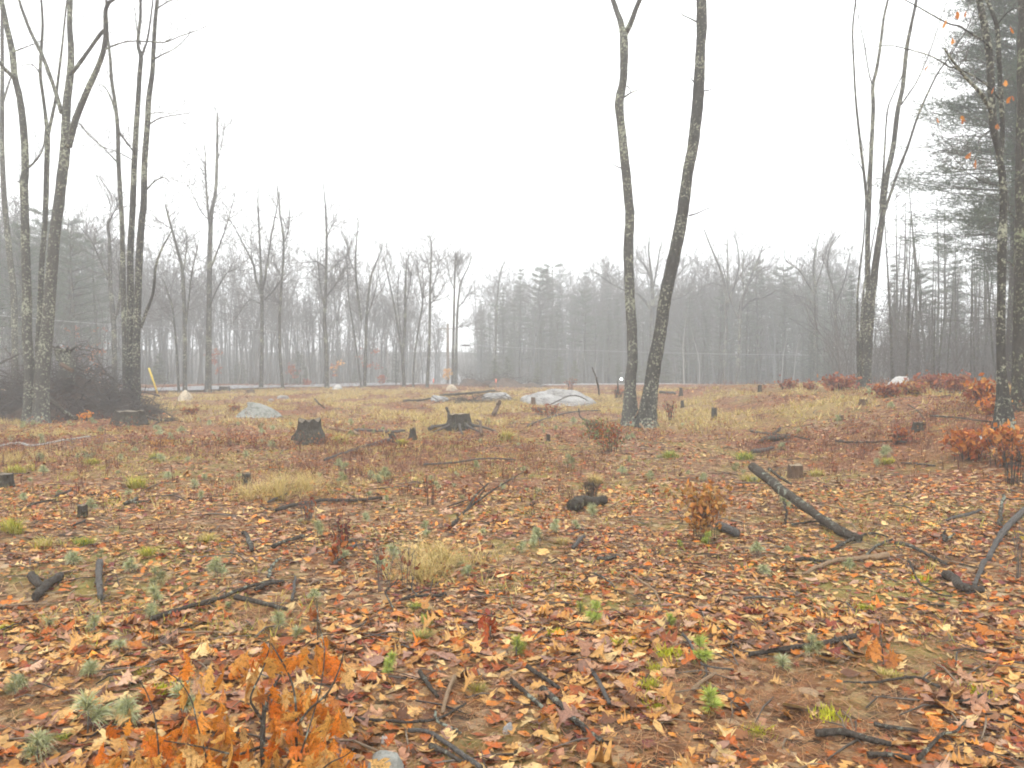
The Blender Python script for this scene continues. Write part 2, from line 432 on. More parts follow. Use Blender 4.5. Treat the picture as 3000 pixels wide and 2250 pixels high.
# ------------------------------------------------------------------ bare trees
def branch_rec(mb, p, d, L, r, depth, sides=3, up=0.25, kids=(3, 5), segs=3, wig=0.22, rmin=0.004, col=None):
    pts = [p]; rad = [r]; q = Vector(p); dd = Vector(d).normalized()
    for i in range(segs):
        dd = (dd + Vector((rng.gauss(0, wig), rng.gauss(0, wig), rng.gauss(0, wig) + up * 0.5))).normalized()
        q = q + dd * (L / segs); pts.append(q.copy()); rad.append(max(rmin, r * (1 - 0.75 * (i + 1) / segs)))
    mb.tube(pts, rad, sides, cap=False, col=col)
    if depth > 0:
        for _ in range(rng.randint(*kids)):
            t = rng.uniform(0.25, 1.0); i = min(int(t * segs), segs - 1); f = t * segs - i
            s_ = Vector(pts[i]).lerp(Vector(pts[i + 1]), f)
            ax = (Vector(pts[i + 1]) - Vector(pts[i])).normalized()
            o = ax.orthogonal().normalized(); o.rotate(__import__('mathutils').Quaternion(ax, rng.uniform(0, 6.283)))
            a = rng.uniform(0.4, 0.85)
            nd = ax * math.cos(a) + o * math.sin(a)
            branch_rec(mb, s_, nd, L * rng.uniform(0.4, 0.65) * (1.15 - 0.4 * t), max(rmin, rad[i] * 0.55), depth - 1, 3, up, kids, max(2, segs - 1), wig, rmin)
    return pts

def bare_tree(height, r0, cs=0.35, limbs=16, spread=0.30, fork=False, wander=0.02, kids=(3, 5), depth=2, rmin=0.008, angle=(0.45, 0.8), up=0.25):
    """trunk and crown meshes of a leafless tree standing at the origin"""
    tr, cr = MB(), MB()
    def stem(p0, d0, L, r, r1, seg):
        pts = [Vector(p0)]; rad = [r]; d = Vector(d0).normalized()
        for i in range(seg):
            d = (d + Vector((rng.gauss(0, wander), rng.gauss(0, wander), 0.04))).normalized()
            pts.append(pts[-1] + d * L / seg); rad.append(r + (r1 - r) * ((i + 1) / seg) ** 0.9)
        return pts, rad
    p, r = stem((0, 0, -0.25), (rng.gauss(0, .04), rng.gauss(0, .04), 1), height * (0.5 if fork else 1.0), r0, r0 * (0.72 if fork else 0.12), 7 if fork else 12)
    r[0] *= 1.35
    tr.tube(p, r, 7)
    stems = [(p, r, cs if not fork else 0.75)]
    if fork:
        a0 = rng.uniform(0, 6.28)
        nf = rng.choice((2, 2, 3))
        for k in range(nf):
            a = a0 + k * 6.283 / nf + rng.uniform(-.3, .3); lean = rng.uniform(0.12, 0.3)
            d = (math.cos(a) * lean, math.sin(a) * lean, 1)
            pp, rr = stem(p[-1], d, height * rng.uniform(0.42, 0.52), r[-1] * 0.8, r0 * 0.1, 8)
            tr.tube(pp, rr, 6); stems.append((pp, rr, 0.1))
    for pts, rad, c0 in stems:
        n = max(3, int(limbs * (1.0 if len(stems) == 1 else 0.6)))
        if fork and pts is p: n = 3
        for k in range(n):
            t = c0 + (0.99 - c0) * (k + rng.random()) / n
            i = min(int(t * (len(pts) - 1)), len(pts) - 2); f = t * (len(pts) - 1) - i
            s_ = pts[i].lerp(pts[i + 1], f)
            az = rng.uniform(0, 6.283); an = rng.uniform(*angle)
            d = Vector((math.cos(az) * math.sin(an), math.sin(az) * math.sin(an), math.cos(an)))
            L = height * spread * (1.1 - 0.75 * t) * rng.uniform(0.6, 1.15)
            branch_rec(cr, s_, d, L, max(rmin * 1.6, rad[i] * 0.42), depth, 4, up, kids, 3, 0.2, rmin)
    return tr, cr

BARE = []
for i in range(11):
    fork = i in (1, 4, 6, 9)
    if i in (2, 5, 8):      # wide-crowned oaks
        tr, cr = bare_tree(10, 0.12, 0.32, 18, 0.42, False, 0.05, (3, 5), 2, 0.010, (0.6, 1.1), 0.3)
    elif fork:
        tr, cr = bare_tree(10, 0.10, 0.25, 22, 0.28, True, 0.04, (3, 5), 2, 0.009)
    else:                   # slim forest-grown maples
        tr, cr = bare_tree(10, 0.08, 0.25, 26, 0.24, False, 0.035, (3, 4), 2, 0.009, (0.4, 0.8))
    BARE.append([('trunk', tr.mesh('bare_trunk', M['bark_misted'])), ('crown', cr.mesh('bare_crown', M['twig']))])
POLEB = []               # thin young stems
for i in range(4):
    tr, cr = bare_tree(10, 0.07, 0.5, 12, 0.14, False, 0.03, (2, 3), 1, 0.010, (0.4, 0.9))
    POLEB.append([('trunk', tr.mesh('pole_trunk', M['bark_misted'])), ('crown', cr.mesh('pole_crown', M['twig']))])
BIRCH = []
for i in range(3):
    tr, cr = bare_tree(9, 0.07, 0.45, 12, 0.16, False, 0.05, (2, 4), 1, 0.008, (0.4, 0.8))
    BIRCH.append([('trunk', tr.mesh('birch_trunk', M['birch'])), ('crown', cr.mesh('birch_crown', M['twig']))])
DEAD = []                # dead-limbed softwood: straight stem with short level twigs
for i in range(4):
    tr, cr = bare_tree(10, 0.085, 0.12, 34, 0.13, False, 0.015, (2, 4), 1, 0.008, (1.2, 1.7), 0.0)
    DEAD.append([('trunk', tr.mesh('dead_trunk', M['bark_pine'])), ('crown', cr.mesh('dead_crown', M['twig']))])

# ------------------------------------------------------------------ evergreens
def spray(C, mb, p, d, L, wdt, droop, cols, n, needle, thick=0.02):
    """needle tufts along a bough: narrow triangles fanning out of the twig"""
    d = Vector(d).normalized(); sd = d.cross(Vector((0, 0, 1))).normalized()
    for k in range(n):
        t = (k + rng.random()) / n
        off = rng.uniform(-1, 1) * wdt * (0.35 + 0.65 * math.sin(math.pi * min(1, t * 0.9 + 0.1)))
        c = Vector(p) + d * (L * t) + sd * off + Vector((0, 0, -droop * t * t * L + rng.gauss(0, 0.07 * L + 0.03)))
        col = rng.choice(cols); f = rng.uniform(0.7, 1.25); col = tuple(q * f for q in col)
        for _ in range(3):
            a = Vector((rng.gauss(0, 1), rng.gauss(0, 1), rng.gauss(0.15, 0.5))).normalized() * 0.75 + d * 0.7 + sd * (off / max(wdt, .01)) * 0.5
            a = a.normalized() * needle * rng.uniform(0.7, 1.3)
            b = a.orthogonal().normalized(); b.rotate(__import__('mathutils').Quaternion(a.normalized(), rng.uniform(0, 6.28)))
            b = b * needle * thick * 10
            C.poly((c - b * 0.5, c + b * 0.5, c + a), 0, col)

SPR = [(0.045, 0.070, 0.034), (0.062, 0.088, 0.040), (0.08, 0.105, 0.05)]
PIN = [(0.075, 0.105, 0.068), (0.10, 0.135, 0.085), (0.13, 0.155, 0.095)]
YEL = [(0.09, 0.115, 0.03), (0.12, 0.14, 0.04), (0.07, 0.09, 0.03)]
def spruce(height, r, width, start=0.08, cols=SPR, whorls=26, per=7, n=9):
    tr, cr = MB(), MB()
    tr.tube([(0, 0, -0.2), (0.02, 0, height * .5), (0, 0, height)], [r, r * .6, r * .08], 6)
    for i in range(whorls):
        t = start + (0.985 - start) * (i + rng.uniform(-.3, .3)) / whorls
        z = t * height; L = width * (1 - t) ** 0.8 * rng.uniform(0.75, 1.15) + 0.08
        for k in range(per):
            a = rng.uniform(0, 6.283); d = Vector((math.cos(a), math.sin(a), rng.uniform(-0.15, 0.35)))
            l = L * rng.uniform(0.6, 1.1)
            tr.tube([(0, 0, z), tuple(Vector((0, 0, z)) + d * l * 0.9 + Vector((0, 0, -0.1 * l)))], [0.02, 0.006], 3, cap=False)
            spray(cr, cr, (0, 0, z), d, l, l * 0.28, 0.12, cols, max(4, int(n * (0.5 + l / width))), 0.16)
    return [('trunk', tr.mesh('spruce_trunk', M['bark_pine'])), ('crown', cr.mesh('spruce_crown', M['needle'], smooth=False))]
def pine(height, r, width, start=0.3, whorls=15, per=5, n=26, needle=0.17, dead=10, cols=PIN):
    tr, cr = MB(), MB()
    P = [(rng.gauss(0, .05), rng.gauss(0, .05), height * q) for q in (-0.02, .25, .5, .75, 1)]
    tr.tube(P, [r * 1.2, r * .85, r * .65, r * .4, r * .08], 8)
    for i in range(dead):
        z = height * rng.uniform(0.1, start); a = rng.uniform(0, 6.283)
        branch_rec(tr, Vector((0, 0, z)), Vector((math.cos(a), math.sin(a), 0.05)), width * rng.uniform(.25, .6), 0.02, 1, 3, 0.0, (2, 4), 3, 0.15, 0.006)
    for i in range(whorls):
        t = start + (0.97 - start) * (i + rng.uniform(-.25, .25)) / whorls
        z = t * height; u = (t - start) / (1 - start)
        L = width * (1 - u) ** 0.65 * (0.8 + 0.2 * min(1, u * 5)) * rng.uniform(0.7, 1.15) + 0.2
        for k in range(per):
            a = rng.uniform(0, 6.283); rise = rng.uniform(-0.02, 0.22) + 0.35 * u
            d = Vector((math.cos(a), math.sin(a), rise)); l = L * rng.uniform(0.6, 1.1)
            p0 = Vector((0, 0, z)); p1 = p0 + d * l * .5; p2 = p0 + d * l + Vector((0, 0, 0.06 * l))
            tr.tube([p0, p1, p2], [0.035, 0.02, 0.006], 3, cap=False)
            # side shoots make the flat plume of a white pine bough
            for s_ in range(6):
                q = 0.3 + 0.7 * (s_ + rng.random()) / 6
                side = Vector((-d.y, d.x, 0)) * rng.choice((-1, 1))
                sdv = (d + side * rng.uniform(0.5, 1.0) + Vector((0, 0, 0.1))).normalized()
                spray(cr, cr, p0 + d * l * q, sdv, l * 0.34 * (1.2 - q * .6), 0.10, 0.0, cols, max(3, n // 5), needle, 0.011)
            spray(cr, cr, p0 + d * l * .35, d, l * .68, 0.12, 0.0, cols, n // 2, needle, 0.011)
    return [('trunk', tr.mesh('pine_trunk', M['bark_pine'])), ('crown', cr.mesh('pine_crown', M['needle'], smooth=False))]

SPRUCE = [spruce(10, 0.13, 1.9), spruce(10, 0.12, 1.5, 0.15), spruce(10, 0.14, 2.3, 0.05)]
SAPL = [spruce(3, 0.04, 0.9, 0.03, YEL, 14, 6, 8), spruce(3, 0.04, 1.1, 0.03, YEL + SPR, 13, 6, 8)]
PINE = [pine(10, 0.15, 2.4), pine(10, 0.16, 2.9, 0.22), pine(10, 0.13, 1.9, 0.42)]
GPIN = [(0.045, 0.075, 0.042), (0.062, 0.095, 0.05), (0.085, 0.115, 0.058)]
BIGPINE = pine(17, 0.24, 4.7, 0.33, 30, 8, 92, 0.17, 26, GPIN)
BIGPINE2 = pine(18, 0.26, 4.0, 0.22, 34, 8, 84, 0.17, 20, GPIN)

# ------------------------------------------------------------------ trees of the clearing, drawn stem by stem
def tree_px(name, d, stems, label, cat='tree', mat='maple', twigs=14, twl=(0.4, 1.1), ext=3.0, group=None, sides=12, flare=1.5, twr=0.006, twup=0.35, wob=0.05, twmin=0.0036):
    """stems: list of (points, drift); point = (px, py, width_px); drift = metres the stem leans away from or towards the camera"""
    bx = stems[0][0][0]
    base = colx(bx[0], d)
    t = thing(name, base, label, cat, group)
    cr = MB(); bark = M[mat]
    for si, st in enumerate(stems):
        pts, drift = st[0], (st[1] if len(st) > 1 else 0.0)
        d0 = st[2] if len(st) > 2 else 0.0
        Q = smoothline([(*p[:2], p[2] * 1.0) for p in pts], 5)
        W_, R_ = [], []
        for i, q in enumerate(Q):
            dd = d + d0 + drift * (i / (len(Q) - 1))
            wv = at(q[0], q[1], dd); W_.append(wv); R_.append(max(0.003, q[2] * 0.5 * dd / FP))
        if si == 0:                       # root flare into the soil
            g = h(W_[0].x, W_[0].y)
            W_[0].z = min(W_[0].z, g + 0.02)
            W_.insert(0, Vector((W_[0].x, W_[0].y, g - 0.25))); R_.insert(0, R_[0] * flare)
            R_[1] *= 1.12
        if ext and pts[-1][1] <= 5:       # the stem goes on above the picture
            dv = (W_[-1] - W_[-6]).normalized()
            e = W_[-1]; r = R_[-1]
            for k in range(4):
                dv = (dv + Vector((rng.gauss(0, .08), rng.gauss(0, .1), 0.1))).normalized(); e = e + dv * ext / 4; r *= 0.72
                W_.append(e.copy()); R_.append(r)
        mb = MB(); big = max(R_) > 0.05
        mb.tube(W_, R_, sides if big else 6, wob=wob if big else 0.03)
        put('trunk' if si == 0 else 'limb', mb.mesh(name + '_stem', bark, base), t)
        n = twigs if si else int(twigs * 0.6)
        lo = len(W_) // 2 if si == 0 else 2
        for _ in range(n):
            i = rng.randrange(lo, len(W_) - 1); ax = (W_[i + 1] - W_[i]).normalized()
            o = ax.orthogonal().normalized(); o.rotate(__import__('mathutils').Quaternion(ax, rng.uniform(0, 6.283)))
            an = rng.uniform(0.6, 1.2)
            branch_rec(cr, W_[i], ax * math.cos(an) + o * math.sin(an), rng.uniform(*twl), min(R_[i] * 0.5, twr), 1, 3, twup, (2, 4), 3, 0.2, twmin)
        if ext and pts[-1][1] <= 5:
            for _ in range(10):
                i = rng.randrange(len(W_) - 4, len(W_)); a = rng.uniform(0, 6.28)
                branch_rec(cr, W_[i], (math.cos(a) * .7, math.sin(a) * .7, .8), rng.uniform(.8, 1.8), R_[i] * 0.5, 2, 3, .3, (2, 4), 3, .2, 0.004)
    if cr.v: put('crown', cr.mesh(name + '_twigs', M['twig'], base), t)
    return t

# the pair in the middle
tree_px('maple_tree', 20.6, [
    ([(1847, 1230, 54), (1846, 1190, 44), (1846, 1140, 34), (1848, 1100, 33), (1853, 1052, 31), (1851, 961, 30), (1845, 871, 29), (1842, 781, 29), (1841, 722, 29), (1845, 645, 28),
      (1843, 600, 27), (1830, 470, 27), (1819, 362, 24), (1814, 300, 27), (1826, 235, 23), (1828, 163, 24), (1827, 100, 25)], 0.6),
    ([(1827, 105, 20), (1817, 60, 17), (1808, 36, 15), (1796, 0, 14)], 0.3, 0.6),
    ([(1830, 100, 19), (1846, 72, 16), (1862, 29, 14), (1874, 0, 13)], -0.3, 0.6),
    ([(1830, 284, 6), (1848, 272, 4), (1872, 262, 2.5), (1912, 240, 1.5), (1950, 216, 1)], 0.3, 0.5),
    ([(1836, 252, 4), (1844, 258, 3), (1849, 272, 2.5)], 0.0, 0.5),
    ([(1820, 493, 4), (1800, 484, 2.5), (1775, 470, 1.5), (1745, 457, 1)], 0.3, 0.3),
], 'slim lichened maple forking near the top, left trunk of the middle pair', mat='maple_grey', twigs=0)
tree_px('maple_tree', 20.2, [
    ([(1895, 1246, 66), (1898, 1200, 53), (1906, 1141, 44), (1912, 1101, 42), (1918, 1060, 41), (1936, 961, 37), (1949, 871, 37), (1968, 781, 37), (1988, 690, 35), (2003, 600, 34),
      (2015, 506, 32), (2029, 434, 32), (2038, 362, 33), (2045, 289, 33), (2049, 217, 31), (2052, 145, 28), (2056, 80, 30), (2055, 0, 29)], 0.9),
    ([(2018, 632, 5), (2042, 625, 3.5), (2070, 612, 2.5), (2090, 608, 2), (2115, 606, 1)], -0.3, 0.5),
    ([(2041, 64, 5), (2020, 53, 3.5), (2004, 46, 3), (1990, 34, 2), (1975, 20, 1)], 0.2, 0.8),
    ([(2004, 46, 2), (1995, 48, 1.5), (1984, 47, 1)], 0.1, 0.9),
    ([(2033, 240, 4), (2024, 228, 2.5), (2020, 205, 2), (2018, 175, 1)], 0.2, 0.7),
    ([(2064, 266, 4), (2078, 264, 3), (2087, 259, 2)], -0.1, 0.7),
], 'dark curving maple trunk leaning rightward, thicker of the middle pair', mat='maple', twigs=0)

# clump by the brush heap
tree_px('maple_tree', 22.0, [
    ([(84, 1236, 42), (84, 1180, 30), (86, 1075, 28), (79, 984, 27), (79, 871, 26), (75, 735, 24), (72, 600, 22), (70, 542, 23), (74, 488, 20), (69, 380, 20), (58, 289, 18), (43, 224, 17), (36, 152, 17), (16, 61, 15), (4, 0, 14)], 0.5),
    ([(40, 228, 11), (20, 208, 10), (4, 190, 9), (-20, 150, 8), (-40, 60, 7), (-45, 0, 6)], -0.6, 0.3),
    ([(78, 494, 8), (98, 478, 6), (118, 452, 5), (128, 425, 4), (132, 380, 3)], 0.5, 0.2),
    ([(72, 542, 7), (60, 536, 6), (54, 530, 3)], 0.1, 0.2),
    ([(38, 152, 5), (70, 140, 3.5), (100, 128, 2.5), (125, 116, 1.5)], 0.3, 0.4),
], 'grey maple with a short broken stub, beside the brush heap', mat='maple_grey', twigs=9)
tree_px('maple_tree', 22.6, [
    ([(112, 1232, 30), (112, 1100, 20), (113, 1007, 18), (117, 916, 16), (122, 781, 15), (129, 690, 14), (134, 600, 15), (137, 488, 15), (139, 398, 14), (134, 345, 10), (127, 289, 9), (118, 217, 9), (121, 145, 8), (125, 72, 7), (121, 0, 6)], 0.8),
    ([(140, 400, 10), (152, 344, 9), (163, 290, 8), (172, 217, 7), (181, 145, 6), (192, 36, 5), (197, 0, 5)], 0.4, 0.5),
    ([(118, 217, 5), (106, 200, 4), (90, 188, 3), (62, 192, 2)], 0.2, 0.7),
], 'thinnest stem of the maple clump by the brush heap', mat='maple_grey', twigs=8)
tree_px('maple_tree', 21.6, [
    ([(119, 1242, 56), (121, 1180, 44), (122, 1120, 42), (131, 1029, 38), (140, 939, 34), (149, 826, 33), (160, 690, 30), (172, 600, 29), (181, 520, 29), (188, 470, 29), (192, 400, 27), (193, 362, 24), (197, 289, 22), (206, 217, 20), (208, 145, 17), (204, 72, 15), (206, 0, 14)], 0.4),
    ([(200, 430, 20), (212, 385, 19), (224, 344, 18), (253, 271, 17), (286, 199, 15), (304, 145, 14), (311, 90, 14), (309, 36, 12), (318, 10, 10), (330, 0, 9)], -0.8, 0.2),
    ([(208, 215, 13), (222, 200, 11), (255, 155, 10), (285, 112, 10), (305, 88, 9)], -0.5, 0.2),
    ([(180, 330, 13), (172, 300, 12), (163, 271, 11), (145, 217, 10), (119, 152, 10), (90, 94, 9), (65, 29, 8), (56, 0, 7)], 0.8, 0.2),
    ([(304, 148, 5), (330, 134, 4.5), (380, 121, 4), (440, 122, 4), (485, 123, 3.5), (530, 105, 3), (575, 90, 2.5), (615, 72, 2), (651, 65, 1.5)], 0.6, -0.5),
    ([(485, 123, 3), (510, 104, 2), (530, 60, 1.5), (548, 5, 1)], 0.2, 0.0),
    ([(232, 360, 4), (262, 398, 3), (300, 430, 2.5), (342, 472, 2)], 0.4, -0.1),
], 'largest leaning maple with a pale trunk foot, by the brush heap', mat='maple_grey', twigs=10)
tree_px('maple_tree', 31, [
    ([(44, 1165, 20), (43, 1007, 18), (41, 871, 17), (27, 735, 16), (14, 600, 15), (7, 470, 13), (6, 330, 12), (7, 200, 10), (6, 90, 9), (8, 0, 8)], 0.5),
    ([(9, 300, 6), (24, 250, 5), (34, 222, 4)], 0.2, 0.2),
], 'pale slender maple at the very edge behind the clump', mat='maple_grey', twigs=8)
# three straight stems behind the cut stump
tree_px('maple_tree', 26.5, [
    ([(375, 1200, 24), (368, 1100, 18), (366, 1007, 16), (362, 871, 15), (359, 735, 14), (357, 640, 13), (354, 600, 13), (347, 470, 12), (345, 380, 11), (338, 307, 10), (327, 235, 9), (322, 163, 8), (316, 108, 7), (312, 40, 6), (311, 0, 6)], 0.6),
    ([(345, 385, 6), (362, 405, 5), (375, 425, 4), (390, 440, 3)], 0.1, 0.3),
    ([(338, 330, 6), (326, 290, 5), (312, 262, 4), (296, 245, 2.5)], 0.2, 0.4),
    ([(342, 475, 4), (310, 440, 3), (270, 400, 2), (238, 365, 1)], 0.2, 0.3),
], 'thin leaning stem, first of three trunks behind the twig-covered stump', mat='maple_grey', twigs=16, twl=(0.4, 1.4))
tree_px('maple_tree', 26.0, [
    ([(384, 1200, 30), (382, 1100, 22), (380, 1007, 20), (382, 871, 19), (382, 735, 18), (389, 600, 17), (394, 470, 16), (400, 362, 15), (405, 289, 14), (409, 217, 13), (413, 166, 12), (404, 127, 9), (411, 54, 8), (412, 0, 7)], 0.4),
    ([(414, 168, 7), (422, 145, 6), (431, 120, 5.5), (439, 72, 5), (448, 0, 4)], -0.4, 0.3),
    ([(388, 440, 5), (370, 415, 4), (352, 388, 3)], 0.1, 0.2),
    ([(390, 470, 3.5), (350, 448, 2.5), (300, 430, 2), (258, 418, 1)], 0.2, 0.2),
    ([(412, 130, 4), (400, 80, 3), (394, 20, 2)], 0.2, 0.3),
], 'middle one of three straight trunks behind the twig-covered stump', mat='maple', twigs=14, twl=(0.4, 1.2))
tree_px('maple_tree', 25.6, [
    ([(398, 1202, 32), (399, 1100, 24), (400, 1007, 22), (404, 871, 20), (409, 735, 20), (416, 640, 19), (421, 600, 18), (423, 488, 17), (432, 362, 16), (436, 289, 15), (446, 217, 13), (450, 145, 12), (454, 72, 11), (461, 0, 10)], 0.4),
    ([(412, 960, 10), (428, 915, 9), (445, 871, 8), (452, 830, 7.5), (456, 781, 7), (475, 727, 5), (490, 700, 4), (502, 677, 3)], -0.5, 0.1),
    ([(425, 560, 5), (455, 530, 4), (480, 520, 3), (500, 535, 2)], -0.3, 0.2),
    ([(450, 174, 5), (480, 158, 4), (514, 141, 3), (545, 112, 2.5), (560, 92, 1.5)], -0.4, 0.3),
    ([(440, 362, 4.5), (465, 348, 3.5), (495, 340, 3), (550, 332, 2), (607, 322, 1)], -0.3, 0.2),
    ([(438, 332, 3.5), (470, 330, 2.5), (508, 330, 2), (546, 300, 1)], 0.2, 0.2),
    ([(455, 28, 4), (480, 12, 3), (500, 0, 3)], 0.1, 0.3),
], 'last of three straight trunks behind the twig-covered stump, limb bending rightward', mat='maple', twigs=16, twl=(0.4, 1.4))

# right-hand clump with a vase of stems
tree_px('maple_tree', 26.0, [
    ([(2532, 1138, 44), (2535, 1090, 33), (2538, 1052, 31), (2541, 985, 31), (2546, 916, 32), (2550, 860, 30), (2560, 820, 22), (2564, 780, 20), (2577, 690, 18), (2584, 640, 16), (2592, 560, 15), (2600, 506, 15), (2616, 434, 14), (2630, 325, 13), (2645, 253, 12), (2656, 145, 11), (2670, 72, 9), (2685, 0, 8)], 0.5),
    ([(2546, 850, 18), (2542, 800, 15), (2542, 690, 14), (2546, 600, 13), (2551, 470, 12), (2558, 325, 11), (2557, 253, 10), (2569, 199, 9), (2580, 127, 8), (2589, 54, 7), (2601, 0, 6)], 0.6, 0.1),
    ([(2543, 640, 8), (2538, 580, 8), (2531, 506, 8), (2518, 398, 7), (2507, 289, 6), (2502, 199, 5), (2498, 90, 5), (2507, 0, 4)], -0.7, 0.3),
    ([(2585, 650, 9), (2598, 600, 8), (2630, 506, 8), (2658, 434, 7), (2692, 333, 6), (2742, 224, 5), (2779, 170, 4), (2829, 90, 3), (2860, 20, 2)], -0.8, 0.2),
    ([(2582, 640, 9), (2581, 590, 8), (2588, 506, 6), (2592, 434, 5), (2600, 325, 4), (2620, 270, 3.5), (2645, 215, 3), (2660, 150, 2.5)], 0.7, 0.2),
    ([(2640, 307, 5), (2662, 275, 4), (2688, 235, 3.5), (2724, 152, 3), (2748, 80, 2.5), (2775, 0, 2)], -0.5, 0.4),
    ([(2556, 253, 4), (2545, 210, 3.5), (2532, 130, 3), (2515, 50, 2), (2505, 0, 2)], 0.3, 0.5),
    ([(2528, 500, 3), (2512, 470, 2), (2490, 440, 1.5), (2465, 360, 1)], -0.2, 0.2),
], 'vase-shaped maple of many slim upright stems near the pale boulder', mat='maple', twigs=12, twl=(0.5, 1.4), twup=0.7)
tree_px('young_tree', 25.4, [
    ([(2514, 1138, 8), (2513, 1000, 7), (2512, 880, 6), (2518, 800, 5), (2530, 700, 4), (2535, 600, 3), (2545, 480, 2)], 0.3),
], 'dark thin sapling nearest the vase-shaped maple trunk', mat='maple', twigs=8, ext=0, sides=6)
tree_px('young_tree', 25.0, [
    ([(2522, 1140, 8), (2521, 1000, 7), (2528, 880, 6), (2534, 826, 5), (2548, 760, 4), (2560, 690, 3), (2580, 600, 2)], -0.3),
], 'leaning thin sapling crossing in front of the vase-shaped maple', mat='maple', twigs=8, ext=0, sides=6)

# right edge
tree_px('oak_tree', 12.6, [
    ([(2942, 1240, 60), (2939, 1170, 40), (2934, 1085, 26), (2932, 980, 24), (2934, 853, 23), (2936, 700, 26), (2938, 660, 21), (2940, 590, 20), (2935, 506, 19), (2925, 440, 19), (2911, 380, 20), (2908, 337, 20), (2903, 253, 20), (2899, 169, 20), (2886, 84, 19), (2869, 0, 18)], 0.3),
    ([(2930, 480, 14), (2936, 410, 14), (2936, 337, 14), (2930, 232, 14), (2926, 148, 13), (2922, 84, 12), (2905, 30, 11), (2892, 0, 10)], 0.3, 0.25),
    ([(2928, 291, 6), (2905, 262, 6), (2887, 246, 5.5), (2860, 228, 5), (2833, 213, 5), (2797, 199, 5), (2780, 196, 4.5), (2764, 184, 4), (2724, 163, 3.5), (2663, 145, 3), (2616, 134, 2.5), (2570, 135, 2), (2525, 145, 1.6), (2453, 166, 1.2), (2381, 184, 0.8)], -0.5, 0.1),
    ([(2904, 330, 13), (2894, 307, 12), (2869, 268, 11), (2833, 231, 9), (2808, 200, 8), (2793, 181, 7), (2768, 145, 6)], -0.3, 0.0),
    ([(2905, 142, 7), (2880, 119, 6), (2855, 104, 6), (2833, 90, 5.5), (2808, 76, 5), (2779, 69, 4.5), (2724, 40, 4), (2690, 20, 3.5), (2652, 0, 3)], -0.4, 0.2),
    ([(2941, 546, 4), (2914, 542, 3.5), (2887, 535, 3), (2844, 513, 2.5), (2815, 485, 2), (2779, 448, 1.5), (2750, 440, 1)], -0.4, 0.1),
    ([(2900, 383, 4), (2880, 396, 3.5), (2866, 416, 3), (2869, 440, 2.5), (2845, 470, 2), (2800, 490, 1.5), (2778, 505, 1)], -0.3, 0.1),
    ([(2872, 400, 3), (2840, 398, 2.5), (2797, 401, 2.2), (2760, 418, 2), (2724, 430, 1.8), (2667, 432, 1.2), (2630, 428, 0.8)], -0.2, 0.0),
    ([(2797, 199, 3), (2779, 170, 3), (2800, 130, 2.5), (2835, 88, 2), (2852, 60, 1.5)], 0.1, -0.2),
    ([(2912, 84, 4), (2960, 30, 3.5), (3010, 20, 3)], -0.2, 0.3),
    ([(2944, 544, 3.5), (2975, 525, 3), (3010, 500, 2.5)], -0.1, 0.1),
], 'crooked oak with drooping bare limbs and few orange leaves at the edge', mat='maple', twigs=7, twl=(0.25, 0.7), twr=0.004, twup=0.1, flare=1.3)
OAK = bpy.data.objects['oak_tree']
tree_px('pine_tree', 14.2, [
    ([(2992, 1228, 76), (2991, 1150, 54), (2993, 1050, 48), (2995, 900, 45), (2996, 700, 42), (2998, 500, 39), (2999, 300, 36), (3000, 120, 33), (3001, 0, 31)], 0.3),
    ([(2972, 640, 4), (2955, 620, 3), (2940, 612, 2)], -0.3),
    ([(2972, 780, 4), (2950, 765, 3), (2925, 768, 2)], -0.3),
], 'thick lichen-spotted pine trunk cut off by the frame edge', mat='bark_pine', twigs=6, flare=1.2, wob=0.09)

# single trees standing between the clearing and the road
def mid_tree(d, stems, label, **k):
    k.setdefault('twigs', 34); k.setdefault('twl', (0.7, 2.0)); k.setdefault('twmin', 0.0085); k.setdefault('ext', 0); k.setdefault('twr', 0.018); k.setdefault('sides', 7); k.setdefault('mat', 'maple')
    return tree_px('maple_tree', d, stems, label, flare=1.3, **k)
mid_tree(48, [
    ([(610, 1142, 20), (612, 1000, 17), (614, 800, 15), (616, 700, 14), (620, 620, 12), (632, 560, 10), (636, 450, 8), (637, 330, 4)], 1),
    ([(616, 690, 7), (608, 600, 6), (603, 520, 5), (600, 420, 3)], 1), ([(620, 780, 6), (650, 700, 4), (670, 640, 3), (690, 560, 2)], -1),
    ([(612, 900, 5), (640, 840, 4), (665, 800, 3), (690, 790, 2)], -1), ([(618, 650, 4), (590, 620, 3), (560, 560, 2), (530, 520, 1.5)], 1),
    ([(634, 480, 3), (650, 420, 2), (656, 370, 1.5)], 0.5)], 'tall straight bare tree by the road, topmost in its stretch')
mid_tree(46, [
    ([(542, 1136, 13), (541, 950, 12), (535, 800, 11), (528, 760, 10), (518, 725, 8), (495, 640, 6), (484, 600, 4)], 1),
    ([(545, 950, 6), (556, 850, 5), (564, 790, 4), (580, 720, 3)], -1), ([(535, 810, 5), (545, 740, 4), (548, 690, 3)], 1),
    ([(505, 670, 3), (485, 660, 2), (455, 640, 1.5)], 1)], 'bare tree with a left-bending top behind the tan boulder')
mid_tree(47, [
    ([(524, 1145, 8), (518, 1040, 7), (512, 960, 6), (505, 900, 5), (490, 850, 4), (478, 820, 3)], 0.5),
    ([(512, 960, 3), (500, 930, 2), (488, 915, 1.5)], 0.4)], 'slim dark stem leaning left beside the tan boulder')
